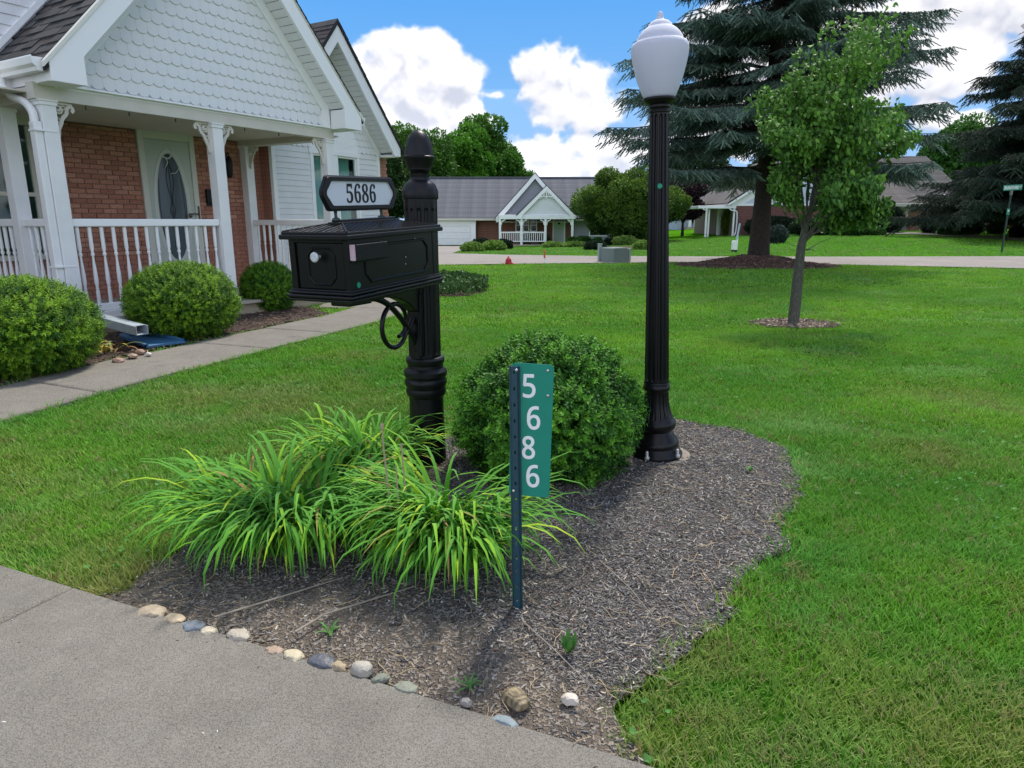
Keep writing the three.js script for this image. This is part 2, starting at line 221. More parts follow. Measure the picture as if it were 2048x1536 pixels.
const sheet = (P, off, amp = 0, dens = 3, base = () => 0) => { // a bumpy sheet cut to an outline
  const xs = P.map((p) => p[0]), zs = P.map((p) => p[1]), x0 = Math.min(...xs), x1 = Math.max(...xs), z0 = Math.min(...zs), z1 = Math.max(...zs), st = 1 / dens, nx = Math.ceil((x1 - x0) / st), nz = Math.ceil((z1 - z0) / st), pos = [], idx = [], id = new Map();
  const ring = new THREE.ShapeGeometry(poly(P.map((p) => [p[0], -p[1]]))).rotateX(-Math.PI / 2);
  const vid = (i, j) => { const k = i * 9999 + j; if (!id.has(k)) { const x = x0 + i * st, z = z0 + j * st; id.set(k, pos.length / 3); pos.push(x, terr(x, z) + off + base(x, z) + amp * fbm(x * 3, z * 3, 4.4, 3) + 0.004, z); } return id.get(k); };
  for (let i = 0; i < nx; i++) for (let j = 0; j < nz; j++) if ([[0, 0], [1, 0], [0, 1], [1, 1]].every(([a, b]) => inPoly(P, x0 + (i + a) * st, z0 + (j + b) * st))) { const a = vid(i, j), b = vid(i + 1, j), c = vid(i, j + 1), d = vid(i + 1, j + 1); idx.push(a, c, b, b, c, d); }
  const g = new THREE.BufferGeometry(); g.setAttribute('position', new THREE.Float32BufferAttribute(pos, 3)); g.setIndex(idx); g.computeVertexNormals();
  const rp = ring.attributes.position; for (let i = 0; i < rp.count; i++) rp.setY(i, terr(rp.getX(i), rp.getZ(i)) + off + base(rp.getX(i), rp.getZ(i)) - Math.abs(amp) * 0.4);
  ring.computeVertexNormals(); return merge([g.index && g.index.count ? Object.assign(g, {}) : ring, ring].map((q) => { q = plain(q); q.deleteAttribute('uv'); return q; }));
};
const edgeD = (P, x, z) => { let m = 9; for (let i = 0, j = P.length - 1; i < P.length; j = i++) { const [ax, az] = P[j], [bx2, bz] = P[i], l2 = (bx2 - ax) ** 2 + (bz - az) ** 2, t = clamp(((x - ax) * (bx2 - ax) + (z - az) * (bz - az)) / l2); m = Math.min(m, Math.hypot(x - ax - t * (bx2 - ax), z - az - t * (bz - az))); } return m; };
const mixc3 = (a, b, t) => [lerp(a[0], b[0], t), lerp(a[1], b[1], t), lerp(a[2], b[2], t)];
const bedH = (x, z) => 0.012 + 0.034 * sst(0.08, 0.55, edgeD(bedPoly, x, z));
const dusty = (x, z) => sst(0.35, 0.9, clamp(1.25 - edgeD(drivePoly, x, z) * 1.5) + 0.9 * fbm(x * 1.8, z * 1.8, 2.9, 3) - 0.35 * sst(0.1, 0.7, x));
M.mulch.vertexColors = true; struct('mulch_bed', tint(sheet(bedPoly, 0.0, 0.012, 22, (x, z) => bedH(x, z)), (x, y, z) => mixc3([1, 1, 1], [1.75, 1.66, 1.5], dusty(x, z))), M.mulch);
const houseBed = [[-5.3, -2.6], [-4.92, -2.62], [-4.27, -4.74], [-4.06, -5.52], [-3.82, -6.4], [-3.49, -7.37], [-3.08, -8.37], [-2.72, -9.34], [-2.6, -9.75], [-3.0, -10.5], [-3.7, -10.9], [-6.5, -6.2], [-7.5, -2.6]];
struct('house_bed', sheet(houseBed, 0.004, 0.03, 8), M.bedMulch);
const moundP = []; for (let i = 0; i < 28; i++) { const t = i / 28 * Math.PI * 2; moundP.push([7.45 + Math.cos(t) * 2.4 * (1 + 0.06 * Math.sin(3 * t)), -21.1 + Math.sin(t) * 1.75 * (1 + 0.05 * Math.cos(5 * t))]); }
const moundH = (x, z) => 0.30 * sst(1, 0, Math.hypot((x - 7.45) / 2.4, (z + 21.1) / 1.75));
struct('mulch_mound', sheet(moundP, 0.01, 0.05, 6, moundH), mat([0.11, 0.066, 0.05], 0.95, { map: rep(T.mulch, 0.9), bump: rep(T.mulch, 0.9), bs: 0.05 }));
const ringP = []; for (let i = 0; i < 20; i++) { const t = i / 20 * Math.PI * 2; ringP.push([3.70 + Math.cos(t) * 0.52 * (1 + 0.08 * Math.sin(3 * t)), -8.86 + Math.sin(t) * 0.40]); }
struct('mulch_ring', sheet(ringP, 0.004, 0.012, 14), mat([0.20, 0.15, 0.115], 0.95, { map: rep(T.mulch, 2), bump: rep(T.mulch, 2), bs: 0.02 }));
const coverP = [[-2.2, -12.3], [-0.9, -12.1], [-0.5, -12.9], [-0.55, -14.6], [-1.2, -16], [-2.4, -16]];
struct('cover_bed', sheet(coverP, 0.006, 0.02, 5), M.bedMulch);
const houseFoot = [[-7.5, -2.2], [-6.6, -6.2], [-3.6, -11], [-2.8, -11.8], [-1.35, -14], [-7, -20], [-16, -8]];
const noGrass = [drivePoly, walkPoly, bedPoly, houseBed, moundP, ringP, coverP, houseFoot];
const lawnAt = (x, z) => !noGrass.some((P) => inPoly(P, x, z));
// ---------- the near house ----------
const house = thing('brick_house', 'white gabled brick house with porch railings and fish-scale gable siding on the left', 'house', [-5.02, 0, -7.8], Math.atan2(0.863, 0.505));
function part(name, geos, m, parent = house) { return put(name, merge(Array.isArray(geos) ? geos : [geos]), m, parent); }
function group(name, parent) { const g = new THREE.Group(); g.name = name; parent.add(g); return g; }
const YF = 0.2;
part('foundation', [rbx(-0.2, 4.3, -0.1, 0.155, -2.0, 0.02, 0.01), bx(-7, 8, -0.1, 0.12, -2.16, -2.02), bx(4.5, 7.6, -0.1, 0.12, -2.0, -1.78)], M.foundation);
part('porch_floor', [rbx(-0.24, 4.32, 0.155, YF, -1.99, 0.10, 0.012)], M.pave.clone().copy(mat([0.42, 0.38, 0.32], 0.9, { map: rep(T.grain, 2) })));
part('skirt_board', [rbx(-0.1, 2.2, 0.17, 0.275, 0.045, 0.08, 0.006), rbx(-0.13, -0.10, 0.17, 0.275, -1.9, 0.05, 0.006)], M.trim);
// brick walls: a mortar backing, bricks proud of it
function brickFill(u0, u1, y0, y1, skip, seed) { // running bond, returns [u0, u1, y0, y1]
  const out = [], L = 0.197, H = 0.0585, J = 0.0095; let row = 0; const r = rng(seed);
  for (let y = y0; y < y1 - 0.02; y += H + J, row++) for (let u = u0 - (row % 2 ? (L + J) / 2 : 0); u < u1; u += L + J) { const a = Math.max(u, u0), b = Math.min(u + L, u1), t = Math.min(y + H, y1); if (b - a < 0.03) continue; if (skip && skip((a + b) / 2, (y + t) / 2, a, b)) continue; out.push([a, b, y, t, r()]); }
  return out;
}
{
  const wall = part('wall', [bx(-7, -1.05, 0.12, 2.68, -2.15, -2.0), bx(-1.05, 0.93, 0.12, 0.84, -2.15, -2.0), bx(0.93, 4.5, 0.12, 2.68, -2.15, -2.0), bx(4.49, 4.51, 0.12, 2.68, -2.0, -1.75)], M.mortar);
  const list = brickFill(0.98, 2.228, 0.2, 2.62, null, 11).concat(brickFill(3.172, 4.485, 0.2, 2.62, null, 16));
  const seen = list.map((b) => ({ b, k: (b[0] + b[1]) / 2 > 1.05 && b[2] > 0.75 ? Math.abs(b[0] - 2.0) + (b[2] < 1.3 ? 0.6 : 0) : 9 + b[0] })).sort((p, q) => p.k - q.k);
  const shapes = new Map(), key = (w, h) => Math.round(w * 1000) + '_' + Math.round(h * 1000), rr = rng(31), rest = [];
  seen.forEach(({ b }, i) => {
    const w = b[1] - b[0], h = b[3] - b[2];
    if (i < 290) { const k = key(w, h) + (i % 3); if (!shapes.has(k)) { const g = rbx(-w / 2, w / 2, -h / 2, h / 2, -0.02, 0.014, 0.003); boxUV(g); const uv = g.attributes.uv; for (let q = 0; q < uv.count; q++) uv.setXY(q, uv.getX(q) + (i % 3) * 0.37, uv.getY(q) + (i % 3) * 0.11); shapes.set(k, g); } const m = put('brick', shapes.get(k), bricks[Math.floor(b[4] * 4)], wall); m.position.set((b[0] + b[1]) / 2, (b[2] + b[3]) / 2, -2.0 + (rr() - 0.5) * 0.003); }
    else rest.push(bx(b[0], b[1], b[2], b[3], -2.02, -1.987));
  });
  for (const b of brickFill(-3, -1.06, 0.2, 2.6, null, 12).concat(brickFill(-1.05, 0.93, 0.2, 0.82, null, 13))) rest.push(bx(b[0], b[1], b[2], b[3], -2.02, -1.987));
  for (const b of brickFill(-2.0, -1.78, 0.2, 2.6, null, 14)) rest.push(bx(4.478, 4.5, b[2], b[3], b[0], b[1]));
  const st = part('brick', rest, bricks[1], wall); st.userData.kind = 'stuff';
  const wing = part('wall', [bx(7.33, 7.66, 0.12, 2.68, -1.95, -1.80), bx(7.56, 7.66, 0.12, 2.68, -8, -1.95)], M.mortar);
  const s2 = part('brick', brickFill(7.335, 7.67, 0.2, 2.64, null, 15).map((b) => bx(b[0], b[1], b[2], b[3], -1.82, -1.787)), bricks[0], wing); s2.userData.kind = 'stuff';
}
part('back_wall', [bx(-7, 7.6, 0, 2.7, -8.2, -8.0), bx(-7.1, -6.9, 0, 2.7, -8, -2.1)], bricks[1]);
// porch window on the left
{
  const w = part('window', [rbx(-1.05, 0.93, 2.53, 2.66, -2.06, -1.96), rbx(0.80, 0.93, 0.86, 2.53, -2.06, -1.96), rbx(-1.05, -0.92, 0.86, 2.53, -2.06, -1.96), rbx(-1.08, 0.97, 0.80, 0.87, -2.06, -1.93), rbx(-0.10, -0.02, 0.87, 2.53, -2.06, -1.97)], M.cream);
  part('sash', [bx(-0.9, 0.78, 1.63, 1.68, -2.045, -1.99), bx(0.74, 0.79, 0.88, 2.52, -2.05, -2.0)], M.cream, w);
  part('pane', [bx(-0.92, 0.80, 0.87, 2.53, -2.035, -2.031)], M.pane, w);
  part('room', [bx(-1.0, 0.9, 0.82, 2.6, -2.9, -2.88), bx(-1.0, -0.98, 0.82, 2.6, -2.88, -2.05), bx(0.88, 0.9, 0.82, 2.6, -2.88, -2.05)], mat([0.10, 0.12, 0.13], 0.9), w);
}
// door with oval glass
{
  const frame = part('door', [rbx(2.23, 2.32, YF, 2.66, -2.0, -1.955), rbx(3.08, 3.17, YF, 2.66, -2.0, -1.955), rbx(2.32, 3.08, 2.53, 2.66, -2.0, -1.956)], mat([0.60, 0.61, 0.56], 0.5));
  const leafM = mat([0.50, 0.56, 0.52], 0.45, { map: rep(T.grain, 0.7) });
  const ell = (a, b, n = 48) => Array.from({ length: n }, (_, i) => [2.70 + a * Math.cos(i / n * 6.2832), 1.52 + b * Math.sin(i / n * 6.2832)]);
  const leaf = new THREE.Shape([[2.325, YF + 0.01], [3.075, YF + 0.01], [3.075, 2.525], [2.325, 2.525]].map((p) => new THREE.Vector2(...p))); leaf.holes.push(new THREE.Path(ell(0.25, 0.82).map((p) => new THREE.Vector2(...p))));
  part('leaf', extr(leaf, 0.03, 0, 12).translate(0, 0, -2.005), leafM, frame);
  const ring = new THREE.Shape(ell(0.315, 0.885).map((p) => new THREE.Vector2(...p))); ring.holes.push(new THREE.Path(ell(0.245, 0.815).map((p) => new THREE.Vector2(...p))));
  part('oval_trim', extr(ring, 0.012, 0.008).translate(0, 0, -1.985), mat([0.52, 0.56, 0.54], 0.4), frame);
  part('pane', extr(poly(ell(0.25, 0.82)), 0.006).translate(0, 0, -1.995), mat([0.055, 0.085, 0.105], 0.12, { physical: true }), frame);
  const orn = []; for (let k = -1; k <= 1; k += 2) { orn.push(tube([[2.70, 2.25, -1.984], [2.70 + k * 0.06, 1.95, -1.984], [2.70 + k * 0.012, 1.62, -1.984], [2.70 + k * 0.045, 1.45, -1.984], [2.70, 1.36, -1.984], [2.70 + k * 0.045, 1.25, -1.984], [2.70, 1.15, -1.984], [2.70 + k * 0.03, 0.9, -1.984]], 0.004, 40, 5)); orn.push(tube([[2.70 + k * 0.19, 1.95, -1.984], [2.70 + k * 0.21, 1.5, -1.984], [2.70 + k * 0.18, 1.1, -1.984]], 0.003, 20, 5)); }
  for (const [y, r] of [[1.45, 0.022], [1.36, 0.03], [1.28, 0.02]]) orn.push(new THREE.OctahedronGeometry(r).scale(1, 1.3, 0.3).translate(2.70, y, -1.984)); orn.push(bx(2.698, 2.702, 1.4, 2.3, -1.987, -1.982));
  part('ornament', orn, mat([0.01, 0.012, 0.015], 0.4), frame);
  part('ornament', [tube([[2.62, 2.28, -1.98], [2.70, 2.26, -1.965], [2.76, 2.33, -1.965], [2.78, 2.40, -1.965], [2.73, 2.42, -1.965]], 0.012, 20, 6), tube([[2.63, 2.12, -1.97], [2.68, 2.2, -1.97], [2.66, 2.26, -1.97]], 0.008, 12, 5), tube([[2.72, 2.04, -1.97], [2.80, 2.05, -1.97], [2.86, 2.12, -1.97]], 0.006, 12, 5)], mat([0.62, 0.66, 0.64], 0.5), frame);
  part('handle', [rbx(3.115, 3.14, 1.22, 1.55, -1.957, -1.935, 0.006), tube([[3.12, 1.42, -1.93], [3.02, 1.43, -1.92], [2.99, 1.42, -1.93]], 0.01, 12, 6), new THREE.SphereGeometry(0.034, 16, 10).scale(1, 1.1, 0.7).translate(2.97, 1.40, -1.95)], mat([0.12, 0.10, 0.07], 0.35, { metal: 0.7 }), frame);
  part('wall_lamp', [rbx(3.68, 3.76, 2.18, 2.4, -1.985, -1.965), tube([[3.72, 2.35, -1.97], [3.72, 2.42, -1.86], [3.72, 2.36, -1.84]], 0.01, 12, 6), lathe([[0.03, 2.02], [0.05, 2.08], [0.065, 2.28], [0.03, 2.36], [0, 2.38]], 6).translate(3.72, 0, -1.86)], M.blackRough);
  part('letter_rack', [rbx(3.30, 3.42, 1.60, 1.82, -1.985, -1.93), bx(3.31, 3.41, 1.56, 1.6, -1.98, -1.96)], M.blackRough);
}
// porch beams, ceiling
part('beam', [rbx(-0.12, 4.24, 2.57, 2.735, -0.09, 0.055, 0.006)], M.cream);
part('beam', [rbx(4.03, 4.22, 2.55, 2.70, -1.985, -0.092, 0.006)], M.cream);
part('beam', [rbx(-0.10, 0.10, 2.55, 2.70, -1.985, -0.092, 0.006)], M.cream);
{ const c = group('ceiling', house); for (let i = 0; i < 9; i++) part('ceiling_panel', [rbx(-0.9 + i * 0.6, -0.304 + i * 0.6, 2.64, 2.66, -1.985, -0.092, 0.004)], M.cream, c); for (const u of [0.45, 0.95, 1.55, 2.6, 3.2]) part('hook', [bx(u - 0.004, u + 0.004, 2.53, 2.575, -0.03, -0.02)], M.dark, c); }
// columns with fretwork brackets
function band(pts, w, depth) { const c = new THREE.CatmullRomCurve3(pts.map((p) => V(p[0], p[1], 0))).getPoints(28), L = [], R = []; w *= 1.45; c.forEach((p, i) => { const a = c[Math.max(0, i - 1)], b = c[Math.min(c.length - 1, i + 1)], dx = b.x - a.x, dy = b.y - a.y, l = Math.hypot(dx, dy), t = w * (1 - 0.25 * Math.abs(i / c.length - 0.4)); L.push([p.x - dy / l * t, p.y + dx / l * t]); R.unshift([p.x + dy / l * t, p.y - dx / l * t]); }); return extr(poly([...L, ...R]), depth).translate(0, 0, -depth / 2); }
const loop = (x, y, r, w) => new THREE.TorusGeometry(r, w * 1.25, 6, 18).translate(x, y, 0);
const bracketG = merge([band([[0.005, -0.37], [0.02, -0.35], [0.028, -0.29], [0.06, -0.22], [0.085, -0.16], [0.13, -0.11], [0.145, -0.05], [0.19, -0.03], [0.205, -0.07], [0.185, -0.085]], 0.013, 0.026), band([[0.008, -0.005], [0.01, -0.15], [0.008, -0.36]], 0.009, 0.024), band([[0.0, -0.008], [0.1, -0.008], [0.2, -0.012]], 0.009, 0.024), loop(0.055, -0.075, 0.038, 0.009), loop(0.035, -0.185, 0.022, 0.007), loop(0.022, -0.27, 0.015, 0.006), band([[0.075, -0.04], [0.07, -0.075], [0.05, -0.085], [0.04, -0.065]], 0.008, 0.022), loop(0.105, -0.05, 0.02, 0.006)]);
const colG = (x, z, h = 2.57) => [rbx(x - 0.078, x + 0.078, YF + 0.03, h - 0.05, z - 0.078, z + 0.078, 0.006), rbx(x - 0.095, x + 0.095, YF, YF + 0.06, z - 0.095, z + 0.095, 0.008), rbx(x - 0.09, x + 0.09, h - 0.06, h - 0.004, z - 0.09, z + 0.09, 0.006), rbx(x - 0.1, x + 0.1, h - 0.02, h - 0.002, z - 0.1, z + 0.1, 0.006)];
function column(x, z, br) { const c = part('column', colG(x, z), M.white); for (const [ang] of br) { const b = put('bracket', bracketG, M.cream, c); b.position.set(x + Math.cos(ang) * 0.08, 2.565, z - Math.sin(ang) * 0.08); b.rotation.y = ang; } return c; }
column(0, 0, [[0]]); column(2.08, 0, [[0], [Math.PI]]); column(4.12, 0, [[Math.PI]]); column(4.12, -1.9, [[-Math.PI / 2]]); column(0, -0.86, [[Math.PI / 2]]);
// railings
const balG = lathe([[0, 0], [0.022, 0], [0.022, 0.17], [0.015, 0.18], [0.021, 0.2], [0.015, 0.22], [0.024, 0.29], [0.023, 0.4], [0.013, 0.57], [0.012, 0.62], [0.021, 0.635], [0.021, 0.66], [0.013, 0.675], [0.022, 0.72], [0.022, 1], [0, 1]].map(([r, y]) => [r, 0.36 + y * 0.885]), 10);
boxUV(balG);
function railing(x0, z0, x1, z1, n) {
  const L = Math.hypot(x1 - x0, z1 - z0), along = Math.abs(x1 - x0) > Math.abs(z1 - z0), r = group('railing', house), bar = (y0, y1, w, e) => along ? rbx(Math.min(x0, x1), Math.max(x0, x1), y0, y1, z0 - w, z0 + w, e) : rbx(x0 - w, x0 + w, y0, y1, Math.min(z0, z1), Math.max(z0, z1), e);
  part('top_rail', [bar(1.245, 1.335, 0.042, 0.014)], M.trim, r); part('bottom_rail', [bar(0.275, 0.36, 0.032, 0.006)], M.trim, r);
  for (let i = 0; i < n; i++) { const t = (i + 0.5) / n, b = put('baluster', balG, M.white, r); b.position.set(lerp(x0, x1, t), 0, lerp(z0, z1, t)); }
}
railing(0.08, 0, 2.0, 0, 14); railing(0, -0.78, 0, -0.08, 5); railing(0, -1.98, 0, -0.94, 7); railing(4.12, -1.82, 4.12, -0.08, 12);
// front gable
const GS = 1.1, gy = (u, top = 5.43) => top - GS * Math.abs(u - 2.2);
const scalG = (() => { const s = new THREE.Shape(); s.moveTo(-0.0683, 0.19); s.lineTo(-0.0683, 0.046); s.absellipse(0, 0.046, 0.0683, 0.046, Math.PI, 2 * Math.PI, false); s.lineTo(0.0683, 0.19); const g = extr(s, 0.022, 0.003, 10); return boxUV(plain(g).rotateX(-0.11)); })();
{
  const gw = part('gable_wall', [extr(poly([[0.1, 2.70], [4.3, 2.70], [4.3, 3.0], [2.2, 5.3], [0.1, 3.0]]), 0.13).translate(0, 0, -0.07)], M.white);
  let k = 0; const rr = rng(3);
  for (let y = 2.75, row = 0; y < 4.95; y += 0.142, row++) for (let u = 0.42 + (row % 2) * 0.068; u < 4.1; u += 0.136) { const yc = y + 0.07; if (yc > gy(u, 5.08) || u < 0.42 || u > 4.0) continue; const m = put('shingle', scalG, M.siding, gw); m.position.set(u, y, 0.064 + 0.001 * rr()); k++; }
  part('frieze_board', [extr(poly([[0.27, 2.745], [0.27, 3.02], [2.2, 5.14], [4.13, 3.02], [4.13, 2.745], [3.98, 2.745], [3.98, 2.98], [2.2, 4.94], [0.42, 2.98], [0.42, 2.745]]), 0.035, 0.003).translate(0, 0, 0.062)], M.trim);
  part('drip_board', [rbx(0.27, 4.13, 2.725, 2.748, 0.06, 0.105, 0.004)], M.trim);
  part('rake_board', [extr(poly([[-0.1, 2.71], [-0.1, 2.9], [2.2, 5.43], [4.5, 2.9], [4.5, 2.71], [4.14, 2.71], [4.14, 3.0], [2.2, 5.13], [0.26, 3.0], [0.26, 2.71]]), 0.04, 0.004).translate(0, 0, 0.37)], M.trim);
  for (const s of [-1, 1]) part('rake_trim', [extr(poly([[2.2, 5.43], [2.2 + s * 2.36, 5.43 - 2.36 * GS], [2.2 + s * 2.36, 5.43 - 2.36 * GS + 0.055], [2.2, 5.485]]), 0.05, 0.003).translate(0, 0, 0.375)], mat([0.74, 0.72, 0.66], 0.5));
  for (const s of [-1, 1]) { const a = 2.2 + s * 1.945, b = 2.2 + s * 2.3; part('eave_box', [rbx(Math.min(a, b), Math.max(a, b), 2.715, s > 0 ? 2.99 : 2.9, 0.1, 0.372, 0.004), rbx(Math.min(a, b) + 0.02, Math.max(a, b), 2.715, 2.86, -3.0, 0.098, 0.004)], M.trim); }
  const sof = group('soffit', house); for (let i = 0; i < 26; i++) { const t = i / 26 * 1.94, d = 0.071, u = 2.2 + t + 0.035, y = 5.13 - GS * (t + 0.035); const m = part('soffit_panel', [rbx(-0.052, 0.052, 0, 0.012, 0.098, 0.369, 0.004)], M.white, sof); m.position.set(u, y, 0); m.rotation.z = -Math.atan(GS); }
}
// roof of the porch gable: shingle courses on the slope towards the camera
{
  const roof = part('roof', [extr(poly([[-0.14, 2.86], [2.2, 5.435], [4.56, 2.84], [4.56, 2.82], [2.2, 5.36], [-0.14, 2.80]]), 6.0).translate(0, 0, -5.6)], roofs[1]);
  const ang = Math.atan(GS), r = rng(77);
  for (let c = 0; c < 11; c++) { let w = 0.365; const s = 0.02 + c * 0.145; while (w > -1.05) { const L = 0.16 + 0.16 * r(), m = part('shingle', [rbx(0, 0.185, 0, 0.016 + 0.014 * r(), -L + 0.003, 0, 0.003)], roofs[Math.floor(r() * 4)], roof); m.position.set(-0.14 + Math.cos(ang) * s - 0.012, 2.872 + Math.sin(ang) * s + 0.004, w); m.rotation.z = ang - 0.06; w -= L; } }
  const rest = []; for (let c = 0; c < 30; c++) for (const side of [1]) { const s = 3.46 - c * 0.115; let w = 0.44; while (w > -1.3) { const L = 0.2 + 0.2 * r(), g = rbx(-0.15, 0, 0, 0.013 + 0.006 * r(), -L + 0.003, 0, 0.003); g.rotateZ(-ang + 0.06); g.translate(2.2 + Math.cos(ang) * (3.46 - s) + 0.01, 5.45 - Math.sin(ang) * (3.46 - s) + 0.0, w); rest.push(g); w -= L; } }
  part('shingle', rest, roofs[1], roof).userData.kind = 'stuff';
  // gutter and downspout
  part('gutter', [extr(poly([[-0.12, 2.93], [-0.12, 2.80], [-0.19, 2.80], [-0.20, 2.835], [-0.235, 2.86], [-0.245, 2.925], [-0.235, 2.94], [-0.228, 2.925], [-0.222, 2.87], [-0.185, 2.84], [-0.18, 2.812], [-0.135, 2.812], [-0.13, 2.93]]), 3.4).translate(0, 0, -3.05), extr(poly([[-0.12, 2.93], [-0.12, 2.80], [-0.19, 2.80], [-0.20, 2.835], [-0.235, 2.86], [-0.245, 2.925]]), 0.006).translate(0, 0, 0.345)], M.trim);
  part('gutter', [extr(poly([[4.52, 2.80], [4.60, 2.80], [4.63, 2.86], [4.64, 2.92], [4.52, 2.92]]), 0.5).translate(0, 0, -0.13)], M.trim);
  const ds = part('downspout', [tube([[-0.18, 2.83, -0.42], [-0.18, 2.72, -0.42], [-0.165, 2.62, -0.32], [-0.135, 2.53, -0.10], [-0.13, 2.43, 0.0], [-0.13, 2.3, 0.01]], 0.042, 40, 12), rbx(-0.165, -0.08, 0.33, 2.34, -0.05, 0.06, 0.012)], M.white);
  part('strap', [rbx(-0.172, 0.05, 2.24, 2.262, -0.06, 0.084, 0.003), rbx(-0.172, 0.05, 0.80, 0.82, -0.06, 0.084, 0.003)], M.white, ds);
  // the run-off trough at its foot, a sloping open channel
  const a = V(-0.12, 0.33, 0.03), b = V(-0.09, 0.20, 1.42), L = a.distanceTo(b); const ch = part('trough', [rbx(-0.065, 0.065, -0.045, -0.035, 0, L, 0.004), rbx(-0.068, -0.056, -0.045, 0.05, 0, L, 0.004), rbx(0.056, 0.068, -0.045, 0.05, 0, L, 0.004), rbx(-0.06, 0.06, 0.042, 0.052, 0, L * 0.97, 0.004)], mat([0.36, 0.43, 0.50], 0.6, { map: rep(T.concrete, 2) }), ds);
  ch.position.copy(a); ch.quaternion.setFromUnitVectors(V(0, 0, 1), b.clone().sub(a).normalize());
}
// the wall with lap siding above the porch roof, left
function lapBoard(u0, u1, y, w, h = 0.118) { return extr(poly([[0, 0], [0.014, 0.0], [0.013, 0.006], [0.004, h * 0.97], [0, h]]), u1 - u0).rotateY(Math.PI / 2).scale(1, 1, -1).translate(u0, y, w); }
function lap(u0, u1, y, w, h = 0.118) { return rbx(u0, u1, 0, h, 0, 0.011, 0.003).rotateX(-0.11).translate(0, 0, 0.009).translate(0, y, w); }
{
  const up = part('upper_wall', [extr(poly([[-5, 2.6], [-0.3, 2.6], [2.2, 5.4], [2.2, 6.5], [-5, 6.5]]), 0.1).translate(0, 0, -1.04)], M.siding);
  for (let i = 0; i < 26; i++) { const y = 2.88 + i * 0.118, u1 = Math.min(2.2, -0.14 + (y - 2.87) / GS - 0.06); part('siding_board', [lap(-2.5, u1, y, -0.938)], M.siding, up); }
  part('edge_trim', [extr(poly([[-0.22, 2.87], [2.15, 5.48], [2.11, 5.515], [-0.27, 2.905]]), 0.04).translate(0, 0, -0.93)], M.trim, up);
  part('roof', [extr(poly([[-5.3, 2.9], [-1.4, 6.9], [2.4, 3.1], [2.3, 3.0], [-1.4, 6.8], [-5.2, 2.82]]), 6.5).translate(0, 0, -7.9)], roofs[1]);
}
